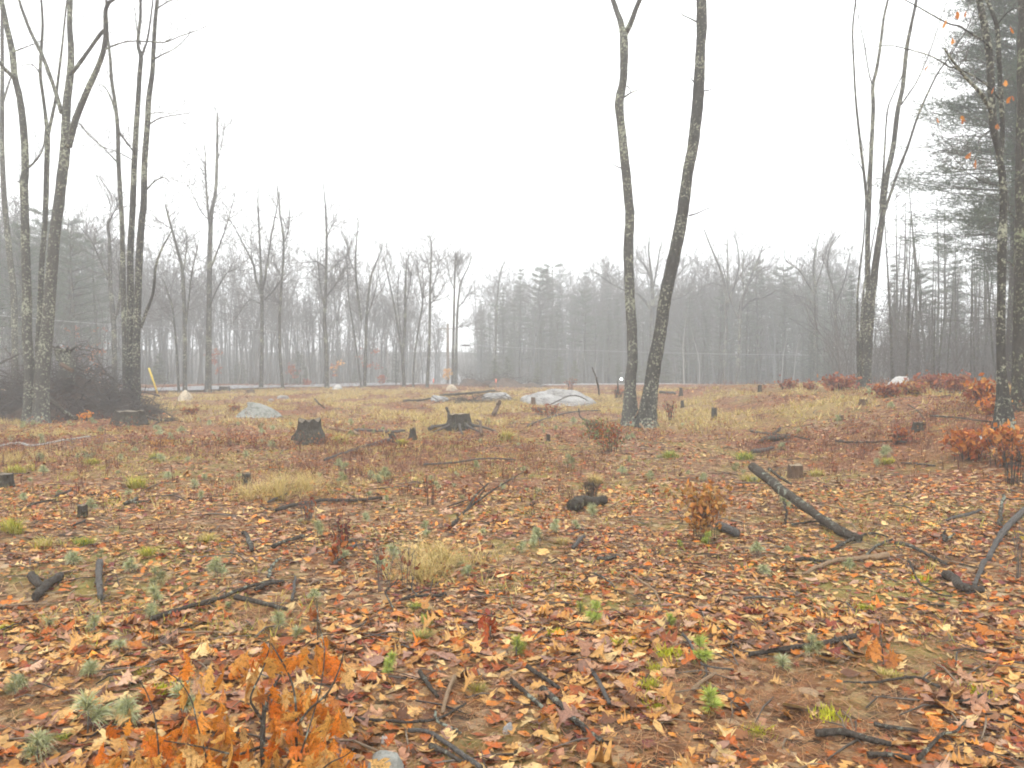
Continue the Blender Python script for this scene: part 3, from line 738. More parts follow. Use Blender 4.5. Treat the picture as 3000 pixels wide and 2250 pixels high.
mid_tree(42, [
    ([(336, 1120, 16), (334, 961, 15), (328, 890, 13), (323, 826, 12), (321, 713, 9), (316, 659, 8), (322, 640, 6)], 1),
    ([(318, 655, 5), (332, 625, 4), (344, 606, 3), (340, 580, 2)], -0.5), ([(336, 935, 9), (348, 895, 8), (352, 820, 6), (345, 760, 4)], -1),
    ([(316, 820, 6), (300, 780, 5), (275, 720, 4), (255, 690, 3), (230, 660, 2)], 1)], 'gnarled knotty tree behind the brush heap')
mid_tree(52, [
    ([(765, 1142, 13), (768, 1007, 11), (767, 871, 11), (765, 820, 9), (763, 758, 7), (759, 668, 5), (756, 600, 4), (757, 545, 2)], 1),
    ([(766, 860, 8), (750, 817, 7), (741, 772, 6), (709, 708, 4), (690, 670, 3), (670, 640, 2)], 1), ([(768, 850, 8), (777, 812, 7), (788, 740, 5), (795, 690, 5), (811, 609, 3), (818, 560, 2)], -1),
    ([(762, 890, 4), (730, 880, 3), (700, 920, 2.5), (680, 950, 2)], 1), ([(775, 880, 4), (810, 840, 3), (835, 800, 2)], -1), ([(741, 775, 3), (735, 720, 2.5), (738, 660, 2)], 0.5)], 'bare tree spreading into a broad open fan by the road')
mid_tree(52, [
    ([(829, 1140, 11), (822, 1060, 9), (820, 1029, 9), (820, 916, 8), (829, 781, 7), (831, 713, 6), (826, 660, 5), (820, 623, 4), (818, 560, 2)], 1),
    ([(831, 715, 4), (840, 690, 3), (847, 659, 2.5), (848, 610, 2)], -1), ([(820, 800, 4), (805, 775, 3), (795, 765, 2.5), (800, 740, 2)], 1), ([(822, 900, 4), (812, 880, 3), (800, 860, 2)], 1)], 'slim bare tree, close companion of the fan-shaped one')
mid_tree(53, [
    ([(958, 1138, 14), (955, 1007, 12), (951, 939, 11), (954, 849, 9), (957, 713, 7), (953, 600, 4), (946, 530, 2)], 1),
    ([(954, 785, 4), (935, 770, 3.5), (917, 767, 3), (880, 770, 2), (845, 772, 1.5)], 1), ([(950, 900, 5), (938, 840, 4), (930, 760, 3)], 1),
    ([(957, 700, 3), (970, 665, 2.5), (985, 645, 2)], -1), ([(956, 870, 4), (985, 830, 3), (1010, 780, 2)], -1), ([(958, 800, 3), (990, 770, 2), (1020, 745, 1.5)], -1)], 'tallest bare tree above the distant road bend, single straight stem')
mid_tree(56, [
    ([(1068, 1130, 11), (1072, 1000, 9), (1073, 939, 8), (1084, 826, 7), (1098, 780, 5), (1116, 736, 3), (1120, 710, 2)], 1),
    ([(1058, 940, 7), (1052, 894, 7), (1041, 781, 6), (1048, 668, 3), (1049, 640, 2)], 1), ([(1075, 930, 4), (1095, 870, 3), (1110, 800, 2)], -1), ([(1042, 800, 4), (1025, 760, 3), (1010, 690, 2)], 1)], 'bare tree parting low into two uneven stems')
mid_tree(56, [
    ([(1058, 1132, 6), (1045, 1030, 5), (1035, 960, 5), (1022, 880, 4), (1018, 800, 3), (1015, 740, 2)], 1)], 'thin stem slanting left before the two-stemmed tree')
mid_tree(58, [
    ([(1184, 1128, 11), (1180, 1040, 10), (1186, 962, 9), (1188, 826, 6), (1192, 770, 4), (1200, 745, 2)], 1),
    ([(1178, 1040, 7), (1172, 1000, 6), (1152, 880, 5), (1130, 780, 3), (1122, 750, 2)], 1), ([(1186, 900, 4), (1200, 840, 3), (1205, 790, 2)], -1), ([(1175, 980, 4), (1165, 880, 3), (1168, 800, 2)], 0.5)], 'stout forked bare tree left of the road bend')
mid_tree(57, [
    ([(1210, 1125, 6), (1215, 1040, 6), (1228, 950, 5), (1238, 880, 4), (1225, 800, 3), (1222, 760, 2)], 0.5), ([(1230, 940, 4), (1240, 860, 3), (1238, 790, 2)], -0.5)], 'slight crooked tree between the forked one and the road bend')
mid_tree(55, [
    ([(1251, 1136, 11), (1258, 1007, 8), (1260, 849, 7), (1263, 760, 5), (1263, 713, 4), (1258, 690, 3)], 1),
    ([(1262, 860, 4), (1275, 820, 3), (1285, 780, 2.5), (1287, 750, 2)], -1), ([(1260, 890, 3), (1280, 870, 2.5), (1310, 820, 2)], -0.8), ([(1259, 800, 3), (1250, 760, 2)], 0.8)], 'dark straight bare tree at the road bend')
mid_tree(66, [
    ([(1326, 1124, 10), (1328, 1010, 8), (1330, 916, 7), (1333, 781, 5), (1335, 740, 3)], 1), ([(1331, 850, 3), (1315, 800, 2), (1310, 760, 1.5)], 0.6), ([(1333, 790, 3), (1345, 760, 2)], -0.5)], 'left stem of the close pair by the tan utility pole')
mid_tree(65, [
    ([(1336, 1122, 10), (1337, 1010, 8), (1340, 916, 7), (1345, 860, 6), (1351, 826, 5), (1373, 780, 3), (1380, 750, 2)], 1), ([(1343, 900, 4), (1360, 880, 3), (1370, 862, 2.5), (1385, 858, 2)], -0.8),
    ([(1341, 960, 3), (1355, 955, 2.5), (1375, 958, 1.5)], -0.5), ([(1350, 830, 3), (1340, 800, 2), (1345, 760, 1.5)], 0.5)], 'right stem of the close pair by the tan utility pole')
mid_tree(80, [
    ([(1448, 1100, 8), (1452, 1000, 7), (1455, 916, 6), (1458, 860, 5), (1466, 800, 4), (1480, 765, 2)], 1), ([(1456, 900, 3), (1460, 830, 2.5), (1470, 790, 2)], -1)], 'ragged broken-topped tree above the far dirt heap')
mid_tree(74, [
    ([(1908, 1120, 16), (1910, 960, 14), (1912, 880, 13), (1910, 830, 10), (1905, 780, 7), (1900, 730, 4), (1903, 690, 2)], 1),
    ([(1905, 905, 9), (1888, 880, 7), (1868, 862, 6), (1830, 850, 5), (1790, 830, 4), (1755, 805, 3), (1730, 790, 2)], 1), ([(1912, 850, 7), (1922, 800, 5), (1930, 750, 4), (1935, 720, 2)], -1),
    ([(1908, 820, 6), (1890, 780, 5), (1870, 755, 4), (1862, 725, 2)], 1), ([(1914, 880, 6), (1945, 850, 5), (1975, 820, 4), (2000, 790, 3), (2015, 770, 2)], -1), ([(1915, 900, 6), (1960, 880, 4), (2000, 870, 3), (2035, 840, 2)], -1.5),
    ([(1896, 800, 3), (1880, 800, 2), (1862, 790, 1.5)], 0.5), ([(1790, 830, 2.5), (1780, 800, 2), (1768, 780, 1.5)], 0.5)], 'spreading oak seen between the middle pair of trunks', twigs=40, twl=(0.9, 2.2))
mid_tree(72, [
    ([(2120, 1130, 11), (2125, 1000, 10), (2128, 900, 10), (2125, 850, 9), (2110, 790, 7), (2085, 730, 5), (2062, 670, 3)], 1),
    ([(2130, 900, 7), (2150, 840, 6), (2165, 780, 5), (2160, 720, 3), (2150, 690, 2)], -1), ([(2128, 880, 6), (2132, 800, 5), (2130, 700, 3)], 1), ([(2120, 840, 5), (2090, 830, 4), (2060, 840, 3), (2040, 870, 2)], 1), ([(2150, 840, 4), (2180, 790, 3), (2210, 760, 2)], -1)], 'broad rounded bare oak right of the middle pair', twigs=40, twl=(0.9, 2.2))
mid_tree(70, [
    ([(2160, 1125, 12), (2166, 1000, 11), (2170, 900, 10), (2185, 850, 8), (2205, 800, 6), (2225, 750, 4), (2235, 720, 2)], -1),
    ([(2172, 910, 7), (2200, 880, 5), (2240, 870, 4), (2280, 850, 3), (2310, 860, 2)], -1), ([(2180, 860, 5), (2175, 800, 4), (2180, 740, 3)], 1), ([(2195, 830, 4), (2230, 790, 3), (2262, 780, 2)], -1), ([(2168, 940, 5), (2140, 880, 4), (2130, 830, 3), (2118, 780, 2)], 1)], 'second rounded bare oak, arching limbs to its right', twigs=40, twl=(0.9, 2.2))
mid_tree(62, [
    ([(2388, 1120, 14), (2389, 1000, 12), (2390, 900, 12), (2388, 850, 10), (2384, 780, 7), (2392, 720, 4), (2402, 680, 2)], 1),
    ([(2386, 860, 7), (2360, 820, 5), (2340, 790, 4), (2310, 770, 3), (2295, 750, 2)], 1), ([(2390, 840, 6), (2410, 780, 4), (2425, 720, 3), (2440, 690, 2)], -1), ([(2392, 890, 5), (2350, 870, 4), (2320, 865, 3)], 1), ([(2393, 930, 5), (2360, 890, 4), (2330, 880, 2)], 0.5)], 'bare hardwood rising above the dark little spruces', twigs=26, twl=(0.9, 2.0))
mid_tree(58, [
    ([(2455, 1120, 10), (2450, 1000, 9), (2448, 900, 9), (2440, 840, 7), (2425, 790, 6), (2430, 730, 4), (2450, 690, 2)], 1),
    ([(2448, 890, 5), (2465, 850, 4), (2480, 800, 3), (2490, 740, 2)], -1), ([(2432, 800, 4), (2415, 770, 3), (2408, 740, 2)], 0.5)], 'crooked bare tree left of the vase-shaped maple', twigs=24, twl=(0.7, 1.6))

# ------------------------------------------------------------------ woods on the far side: every tree its own
def forest():
    used = []
    def free(x, y, m):
        for a, b in used:
            if (a - x) ** 2 + (b - y) ** 2 < m * m: return False
        used.append((x, y)); return True
    def road_hit(x, y):
        return (x < -2 and abs((y - 49.5) - (x + 22.7) * 1.08) < 7.5 and y < 76) or (60 < y < 74 and x > -8 and abs(y - (64 + max(0, x - 2) * 0.17)) < 4.5)
    def top_line(px):
        xs_ = [-200, 0, 120, 260, 420, 600, 900, 1150, 1290, 1330, 1400, 1500, 1650, 1800, 2000, 2250, 2450, 2600, 2750, 3200]
        ys_ = [630, 640, 690, 710, 755, 780, 785, 830, 930, 980, 870, 840, 815, 835, 820, 795, 780, 780, 700, 640]
        return float(np.interp(px, xs_, ys_))
    def plant(kind, px, d, topy, name, label, cat, group, base_h, jit=0.25):
        p = colx(px, d)
        if road_hit(p.x, p.y) or not free(p.x, p.y, 0.7): return False
        ht = (HOR - topy) / FP * d + CAMZ - p.z
        sc = max(0.35, ht / base_h * rng.uniform(1 - jit * .5, 1 + jit))
        copy_thing(rng.choice(kind), name, p - Vector((0, 0, 0.03)), rng.uniform(0, 6.283), (sc * rng.uniform(.9, 1.2), sc * rng.uniform(.9, 1.2), sc), label, cat, group)
        return True
    LB = 'leafless grey hardwood in the misty woods across the road'
    LP = 'thin bare pole-like stem in the woods across the road'
    RB = 'leafless hardwood fading into fog behind the clearing'
    RP = 'thin bare stem fading into fog behind the clearing'
    n = 0
    while n < 160:
        px = rng.uniform(-150, 1290); d = rng.uniform(66, 112) if px > 300 else rng.uniform(52, 90)
        if plant(BARE, px, d, top_line(px) + rng.uniform(-10, 80), 'bare_tree', LB, 'tree', 'bare hardwoods across the road', 10): n += 1
    n = 0
    while n < 125:
        px = rng.uniform(200, 1290); d = rng.uniform(64, 98)
        if plant(POLEB, px, d, top_line(px) + rng.uniform(0, 120), 'bare_sapling', LP, 'tree', 'thin stems across the road', 10): n += 1
    n = 0
    while n < 110:
        px = rng.uniform(1385, 2520); d = rng.uniform(84, 118) if px < 2000 else rng.uniform(76, 100)
        if plant(BARE, px, d, top_line(px) + rng.uniform(-20, 70), 'bare_tree', RB, 'tree', 'bare hardwoods behind the clearing', 10): n += 1
    n = 0
    while n < 115:
        px = rng.uniform(1385, 2560); d = rng.uniform(80, 112) if px < 2000 else rng.uniform(70, 96)
        if plant(POLEB, px, d, top_line(px) + rng.uniform(-20, 110), 'bare_sapling', RP, 'tree', 'thin stems behind the clearing', 10): n += 1
    n = 0
    while n < 130:
        px = rng.uniform(1400, 2500); d = rng.uniform(84, 120) if px < 2000 else rng.uniform(74, 100)
        if plant(SPRUCE + PINE, px, d, top_line(px) + rng.uniform(0, 130), 'evergreen_tree', 'evergreen dimmed by fog among the bare trees behind the clearing', 'tree', 'foggy evergreens behind the clearing', 10): n += 1
    n = 0
    while n < 14:
        px = rng.uniform(2230, 2660); d = rng.uniform(54, 72)
        if plant(SPRUCE, px, d, rng.uniform(900, 1010), 'young_spruce', 'dark young spruce near the vase-shaped maple', 'tree', 'young spruces by the vase-shaped maple', 10): n += 1
    n = 0
    while n < 46:
        px = rng.uniform(2590, 3150); d = rng.uniform(34, 58)
        if plant(DEAD, px, d, rng.uniform(560, 800), 'dead_softwood', 'dead-limbed straight softwood in the thicket under the big pine', 'tree', 'dead-limbed thicket under the big pine', 10): n += 1
    n = 0
    while n < 20:
        px = rng.uniform(2580, 3100); d = rng.uniform(44, 66)
        if plant(SPRUCE + PINE, px, d, rng.uniform(760, 960), 'evergreen_tree', 'shaded evergreen deep in the thicket under the big pine', 'tree', 'evergreens in the thicket', 10): n += 1
    n = 0
    while n < 12:
        px = rng.uniform(-150, 290); d = rng.uniform(52, 68)
        if plant(PINE, px, d, top_line(px) + rng.uniform(-20, 60), 'pine_tree', 'feathery grey-green pine behind the brush heap', 'tree', 'pines behind the brush heap', 10): n += 1
    n = 0
    while n < 26:
        px = rng.choice((rng.uniform(-100, 700), rng.uniform(700, 1290), rng.uniform(1380, 2600))); d = rng.uniform(62, 80)
        p = colx(px, d)
        if road_hit(p.x, p.y) or not free(p.x, p.y, 1.2): continue
        n += 1
        copy_thing(rng.choice(SAPL), 'young_fir', p, rng.uniform(0, 6.28), rng.uniform(0.5, 1.1), 'yellow-green young fir low at the edge of the far woods', 'tree', 'young firs at the woods edge')
    for px, d, ty, lean, lab in ((1745, 80, 1000, -0.05, 'white birch stem leaning at the woods edge right of the middle pair'),
                                 (1680, 92, 930, 0.09, 'broken pale birch snag left of the middle pair'), (885, 66, 990, -0.06, 'leaning white birch by the fan-shaped tree'),
                                 (905, 70, 1000, -0.12, 'second leaning white birch by the fan-shaped tree'), (1130, 70, 990, 0.10, 'white birch slanting right near the forked tree'), (1156, 72, 1010, 0.03, 'upright slim birch near the forked tree'),
                                 (2005, 66, 900, -0.09, 'white birch leaning beside the thick curving maple'), (2050, 70, 940, -0.07, 'farther birch leaning behind the thick curving maple'), (695, 64, 1000, 0.12, 'bent white birch across the road'), (240, 60, 850, 0.02, 'pale birch behind the brush heap'),
                                 (2325, 66, 960, 0.01, 'slim pale birch among dark spruces'), (2290, 70, 955, 0.0, 'white birch glimpsed among dark spruces'), (2620, 52, 960, 0.02, 'pale stem behind the white boulder'), (1540, 96, 980, 0.02, 'pale slim trunk above the far dirt heap')):
        p = colx(px, d); ht = (HOR - ty) / FP * d + CAMZ - p.z
        t = copy_thing(rng.choice(BIRCH), 'birch_tree', p, 0.0, (ht / 8, ht / 8, ht / 9), lab, 'tree', 'birches')
        t.rotation_euler = (0, lean, 0)
forest()

def named_evergreens():
    for parts, px, d, sc, rz, name, lab in (
        (BIGPINE, 2972, 29, 1.0, 0.6, 'pine_tree', 'tall white pine with layered boughs reaching over the thicket'),
        (BIGPINE2, 3070, 28, 1.05, 2.2, 'pine_tree', 'dense white pine filling the upper corner'),
        (BIGPINE2, 3080, 38, 1.1, 4.0, 'pine_tree', 'farther white pine behind the corner one'),
        (PINE[1], 215, 50, 1.02, 1.0, 'pine_tree', 'soft grey pine showing between the two maple clumps'),
        (PINE[0], 60, 48, 1.05, 2.0, 'pine_tree', 'soft grey pine behind the leaning maple clump'),
        (PINE[1], -60, 46, 1.1, 3.0, 'pine_tree', 'tallest soft grey pine at the brush heap side'),
        (SPRUCE[1], 2492, 57, 0.83, 1.0, 'spruce_tree', 'pointed dark spruce next to the vase-shaped maple'),
        (SPRUCE[2], 2395, 56, 0.42, 1.0, 'young_spruce', 'bushy green spruce below the bare hardwood'),
        (SPRUCE[2], 2000, 70, 0.33, 2.0, 'young_spruce', 'light green young spruce right of the thick curving maple'),
        (SPRUCE[0], 1160, 60, 0.32, 2.0, 'young_spruce', 'low green spruce by the road bend'),
        (PINE[1], 1755, 96, 1.0, 1.0, 'pine_tree', 'rounded foggy pine left of the middle pair'),
        (PINE[2], 2280, 78, 0.85, 2.0, 'pine_tree', 'misty plumed pine left of the bare hardwood'),
        (PINE[0], 2690, 46, 0.75, 1.2, 'pine_tree', 'young pine at the thicket edge right of the pale boulder')):
        copy_thing(parts, name, colx(px, d), rz, sc, lab, 'tree', None)
named_evergreens()

def far_woods():
    """the wood behind goes on as a mass nobody could count"""
    V, F, C = [], [], []; base = 0
    src = []
    for parts in (BARE[0], BARE[2], BARE[4], BARE[7], SPRUCE[1], PINE[2], PINE[0]):
        vs, fs = [], []; off = 0
        for pn, me in parts:
            nv = len(me.vertices); co = np.empty(nv * 3, np.float32); me.vertices.foreach_get('co', co); co = co.reshape(-1, 3)
            for p in me.polygons:
                v = list(p.vertices)
                if len(v) == 3: v.append(v[2])
                if len(v) == 4: fs.append([q + off for q in v])
            vs.append(co); off += nv
        src.append((np.vstack(vs), fs))
    bare_src = []
    for v, f in src:
        tri = np.array(f)
        keep = nr.random(len(tri)) < min(1.0, 480 / len(tri))
        keep[:70] = True
        bare_src.append((v, tri[keep]))
    for k in range(330):
        left = k % 2 == 0
        px = rng.uniform(-300, 1330) if left else rng.uniform(1290, 3100)
        d = rng.uniform(100, 165) if not 1270 < px < 1400 else rng.uniform(170, 200)
        p = colx(px, d)
        v, f = bare_src[rng.randrange(0, 4)] if left and rng.random() < .9 else bare_src[rng.randrange(0, 7)]
        ht = max(4.0, (HOR - (850 if left else 880) - rng.uniform(-30, 60)) / FP * d + CAMZ - p.z)
        if 1270 < px < 1400: ht = 5.0
        s_ = ht / 10; a = rng.uniform(0, 6.28)
        R = np.array([[math.cos(a), -math.sin(a), 0], [math.sin(a), math.cos(a), 0], [0, 0, 1]])
        used, inv = np.unique(f, return_inverse=True)
        V.append((v[used] * s_) @ R.T + np.array(p)); F.append(inv.reshape(-1, 4) + base); base += len(used)
    V = np.vstack(V); F = np.vstack(F)
    # split into triangles so that degenerate quads vanish
    T = np.vstack([F[:, :3], F[F[:, 2] != F[:, 3]][:, [0, 2, 3]]])
    o = put('distant_woods', amesh('distant_woods', V, T, M['bark_misted']))
    tag(o, 'far grey woods melting into the fog', 'woods', kind='stuff')
far_woods()

# undergrowth hiding the foot of the woods
def undergrowth():
    mb = MB()
    for _ in range(3800):
        px = rng.uniform(-250, 3150)
        if px > 2450: d = rng.uniform(34, 64)
        elif px < 330: d = rng.uniform(34, 75)
        elif px < 1290: d = rng.uniform(66, 128)
        else: d = rng.uniform(76, 120)
        p = colx(px, d)
        if -8 < p.x and 58 < p.y < 75: continue
        if p.y < 64 and p.x > -38 and abs((p.y - 49.5) - (p.x + 22.7) * 1.08) < 8.5: continue
        a = rng.uniform(0, 6.28)
        branch_rec(mb, p, (math.cos(a) * .35, math.sin(a) * .35, 1), rng.uniform(0.8, 4.6), 0.018, 1, 3, 0.3, (3, 6), 3, 0.2, 0.009)
    o = put('undergrowth', mb.mesh('undergrowth', M['twig'])); tag(o, 'leafless brush filling the foot of the woods', 'brush', kind='stuff')
undergrowth()

# ------------------------------------------------------------------ boulders
def blob(seed, rx, ry, rz, pts=None, rough=0.22, n=(34, 20), peak=(0, 0), flat=0.0, cone=0.0):
    """weathered boulder: an uneven, partly sunken ellipsoid with flattened facets"""
    r_ = random.Random(seed); nu, nv = n; V = []; F = []
    planes = [(Vector((r_.gauss(0, 1), r_.gauss(0, 1), r_.gauss(0.4, .8))).normalized(), r_.uniform(0.72, 0.95)) for _ in range(9)]
    for j in range(nv + 1):
        th = math.pi * j / nv
        for i in range(nu):
            ph = 2 * math.pi * i / nu
            d = Vector((math.sin(th) * math.cos(ph), math.sin(th) * math.sin(ph), math.cos(th)))
            k = 1 + rough * (float(fbm(d.x * 1.7 + seed, d.y * 1.7 + d.z * 1.3, seed % 50, 3)) - 0.5) * 2
            for pn, pd in planes:
                q = d.dot(pn) * k
                if q > pd: k *= pd / q * 0.7 + 0.3
            zz = d.z * k
            s_ = 1.0 + (0.28 if zz < 0 else 0) - cone * max(0, zz) ** 0.8
            V.append((d.x * k * rx * s_ + peak[0] * rx * max(0, zz) ** 2, d.y * k * ry * s_, zz * rz))
    for j in range(nv):
        for i in range(nu):
            a = j * nu + i; b = j * nu + (i + 1) % nu
            F.append((a, a + nu, b + nu, b))
    return np.array(V), np.array(F)
def boulder(x0, x1, ytop, ybot, mat, label, seed, peak=0.0, deep=0.7, name='boulder', sink=0.25, rough=0.42, cone=0.0):
    g = gnd((x0 + x1) / 2, ybot); s_ = g.y / FP
    rx = (x1 - x0) / 2 * s_; ht = (ybot - ytop) * s_
    d = g.y + rx * deep * 0.8
    z0 = h((((x0 + x1) / 2) - 1500) / FP * d, d)
    V, F = blob(seed, rx * 0.9, rx * deep, ht * 1.02 + max(0, g.z - z0), rough=rough, peak=(peak, 0), cone=cone)
    o = put(name, amesh('boulder', V, F, M[mat]), loc=((((x0 + x1) / 2) - 1500) / FP * d, d, z0 - 0.02 * ht))
    return tag(o, label, 'rock')
boulder(1512, 1772, 1141, 1188, 'granite', 'long grey granite boulder left of the middle pair of trees', 3, -0.15, 0.6)
boulder(676, 838, 1182, 1225, 'granite_green', 'peaked grey-green boulder behind the flat-cut stump', 11, -0.3, 0.7, cone=0.42)
boulder(1398, 1512, 1147, 1173, 'granite', 'low pale granite slab next to the long boulder', 5, 0.1, 0.6)
boulder(1260, 1322, 1159, 1177, 'granite', 'small rounded grey rock left of the pale slab', 8, 0, 0.7)
boulder(518, 565, 1145, 1174, 'rock_tan', 'tan angular boulder near the road', 14, 0.2, 0.7)
boulder(1305, 1342, 1127, 1146, 'rock_tan', 'blocky tan rock at the far edge of the grass', 15, 0, 0.8)
boulder(2600, 2670, 1101, 1128, 'rock_white', 'whitish blocky boulder on the rise by the vase-shaped maple', 16, 0.1, 0.6)
boulder(970, 1006, 1128, 1142, 'rock_white', 'small whitish rock before the far road', 17, 0, 0.8)
boulder(806, 846, 1158, 1168, 'granite', 'flat pale stone in the yellow grass, bigger of two', 18, 0, 0.5)
boulder(783, 804, 1167, 1177, 'granite', 'tiny pale stone beside the flat one in yellow grass', 19, 0, 0.6)
boulder(1055, 1200, 2222, 2290, 'granite_green', 'grey stone poking out of soil at the bottom', 23, 0, 0.6, sink=.3)
boulder(1110, 1135, 2158, 2180, 'rock_white', 'small white pebble in the bare soil', 24, 0, 0.8, 'pebble')
boulder(1470, 1505, 2120, 2150, 'granite', 'small dark round stone in bare soil', 25, 0, 0.8, 'pebble')

# ------------------------------------------------------------------ stumps
def stump(px, py, wpx, hpx, label, mat='stump', cut='cut_grey', flare=1.45, roots=0, tilt=0.0, jag=0.06, sides=18, group=None, hollow=False):
    g = gnd(px, py); s_ = g.y / FP; r = wpx / 2 * s_; ht = hpx * s_
    t = thing('stump', g, label, 'stump', group)
    body, top = MB(), MB()
    lv = 6; ph = [rng.uniform(0, 6.28) for _ in range(3)]
    ring = []
    for j in range(lv + 1):
        u = j / lv; row = []
        for k in range(sides):
            a = 2 * math.pi * k / sides
            w_ = 1 + 0.06 * math.sin(3 * a + ph[0]) + 0.05 * math.sin(5 * a + ph[1]) + rng.uniform(-.03, .03)
            fl = 1 + (flare - 1) * (1 - u) ** 2.2 * (1 + 0.5 * math.sin(4 * a + ph[2]))
            z = -0.12 * (1 if j == 0 else 0) + u * ht * (1 + (rng.uniform(-jag, jag) if j == lv else 0))
            row.append((math.cos(a) * r * w_ * fl + tilt * z, math.sin(a) * r * w_ * fl, z))
        ring.append(row)
    for j in range(lv):
        for k in range(sides):
            q = (k + 1) % sides
            body.poly((ring[j][k], ring[j][q], ring[j + 1][q], ring[j + 1][k]))
    c = (tilt * ht, 0, ht * 0.97)
    inner = [(c[0] + (x - c[0]) * .94, y * .94, z - 0.012 * ht) for x, y, z in ring[lv]]
    for k in range(sides):
        q = (k + 1) % sides
        body.poly((ring[lv][k], ring[lv][q], inner[q], inner[k]))
        top.poly((inner[k], inner[q], c))
    put('bark', body.mesh('stump_bark', M[mat], smooth=False), t)
    put('cut_top', top.mesh('stump_top', M[cut], smooth=False), t)
    for k in range(roots):
        a = -math.pi / 2 + (k - (roots - 1) / 2) * 0.75 + rng.uniform(-.15, .15)
        d = Vector((math.cos(a), math.sin(a), 0)); mb = MB(); L = r * rng.uniform(1.6, 2.6)
        p = [d * r * .75 + Vector((0, 0, ht * .55)), d * r * 1.15 + Vector((0, 0, ht * .28)), d * (r + L * .5) + Vector((rng.gauss(0, .05), 0, 0.05)), d * (r + L) + Vector((rng.gauss(0, .08), 0, -0.06))]
        mb.tube(smoothline(p, 3), np.linspace(r * .16, r * .07, 10), 7)
        put('root', mb.mesh('stump_root', M['stick_grey']), t)
    return t
stump(908, 1288, 66, 58, 'dark mossy flat-cut stump beside the peaked boulder', flare=1.75, jag=.12)
stump(1344, 1256, 66, 44, 'rooty stump with pale exposed roots and upright splinters', 'stump', 'cut', 1.35, roots=5)
stump(378, 1240, 80, 36, 'wide stump under dead twigs before the three straight trunks', flare=1.3)
stump(14, 1428, 46, 40, 'dark stump cut by the left frame edge', flare=1.15)
stump(241, 1513, 27, 34, 'small black stump below the yellow grass tuft', flare=1.1)
stump(722, 1418, 24, 32, 'small mossy stump at the end of the straw-coloured grass', flare=1.2)
stump(1209, 1288, 18, 30, 'little dark pointed stump, right one by the pale fallen stick', flare=1.5, jag=.3)
stump(1155, 1296, 18, 26, 'little leaning stump, left one by the pale fallen stick', flare=1.3, tilt=-.4)
stump(2330, 1401, 42, 40, 'small brown sawn stump behind the mossy leaning log', 'stump_brown', 'cut', 1.1)
stump(2688, 1263, 34, 26, 'grey low stump near the crooked oak', 'stump', 'cut_grey', 1.2, tilt=.2)
stump(2092, 1229, 15, 34, 'dark narrow stump in the grass right of the middle pair', flare=1.25)
stump(658, 1146, 30, 14, 'dark low stump on the near side of the road', flare=1.2)
stump(734, 1154, 22, 12, 'small reddish stump near the road', 'stump_brown', 'cut_grey', 1.3)
stump(1999, 1195, 9, 22, 'tiny burnt stump left in yellow grass', flare=1.3)
stump(1562, 1184, 13, 20, 'short brown stump in front of the long boulder', 'stump_brown', 'cut_grey', 1.2)
stump(1995, 1160, 9, 24, 'thin dead snag stump behind the middle pair', flare=1.5)
stump(2226, 1148, 10, 20, 'tiny dark stump on the far grass', flare=1.4)
stump(1606, 1294, 11, 22, 'slim dark stub in the reddish scrub', flare=1.2)
stump(2530, 1186, 22, 16, 'low brown stump in front of the vase-shaped maple', 'stump_brown', 'cut_grey', 1.3)
stump(2464, 1232, 14, 16, 'small brown stub in the grass below the red shrub', 'stump_brown', 'cut_grey', 1.3)

# ------------------------------------------------------------------ fallen branches and logs
def stick(pts, w0, w1, label, mat='stick_dark', name='fallen_branch', cat='branch', side=(), lift=0.6, group=None, sides=7, cutends=True):
    """pts: (px, py) on the ground or (px, py, depth) in the air; widths in photo pixels"""
    Q = []
    for p in pts:
        Q.append(at(*p) if len(p) == 3 else gnd(*p))
    onground = [len(p) == 2 for p in pts]
    d0 = sum(q.y for q in Q) / len(Q)
    r0, r1 = w0 / 2 * Q[0].y / FP, w1 / 2 * Q[-1].y / FP
    for i, q in enumerate(Q):
        if onground[i]: q.z += lift * (r0 + (r1 - r0) * i / max(1, len(Q) - 1)) + (0.022 if d0 < 12 else 0.05)
    base = min(Q, key=lambda v: v.z).copy()
    C = smoothline([tuple(q) for q in Q], 6); n = len(C)
    R = [(r0 + (r1 - r0) * i / (n - 1)) * (rng.uniform(.84, 1.16) if w0 < 13 else rng.uniform(.94, 1.06)) for i in range(n)]
    # keep the stick above hummocks
    for i in range(n):
        gz = h(C[i][0], C[i][1]); C[i][2] = max(C[i][2], gz + R[i] * 0.5 + (0.018 if d0 < 12 else 0.04))
    for i in range(1, n - 1):
        jj = .3 if w0 < 13 else .1
        C[i][:2] += nr.normal(0, jj, 2) * R[i]; C[i][2] += abs(nr.normal(0, jj * .7)) * R[i]
    mb = MB(); mb.tube([Vector(c) for c in C], R, sides, wob=.1)
    if not side:
        o = put(name, mb.mesh(name, M[mat], base), loc=base); tag(o, label, cat, group); return o
    o = thing(name, base, label, cat, group); put('stem', mb.mesh(name, M[mat], base), o)
    for sp, s0, s1 in side:
        q = [at(*p) if len(p) == 3 else gnd(*p) + Vector((0, 0, .02)) for p in sp]
        m2 = MB(); c2 = smoothline([tuple(v) for v in q], 5)
        m2.tube([Vector(c) for c in c2], np.linspace(s0 / 2 * q[0].y / FP, s1 / 2 * q[-1].y / FP, len(c2)), 5)
        put('side_twig', m2.mesh('side_twig', M[mat], base), o)
    return o

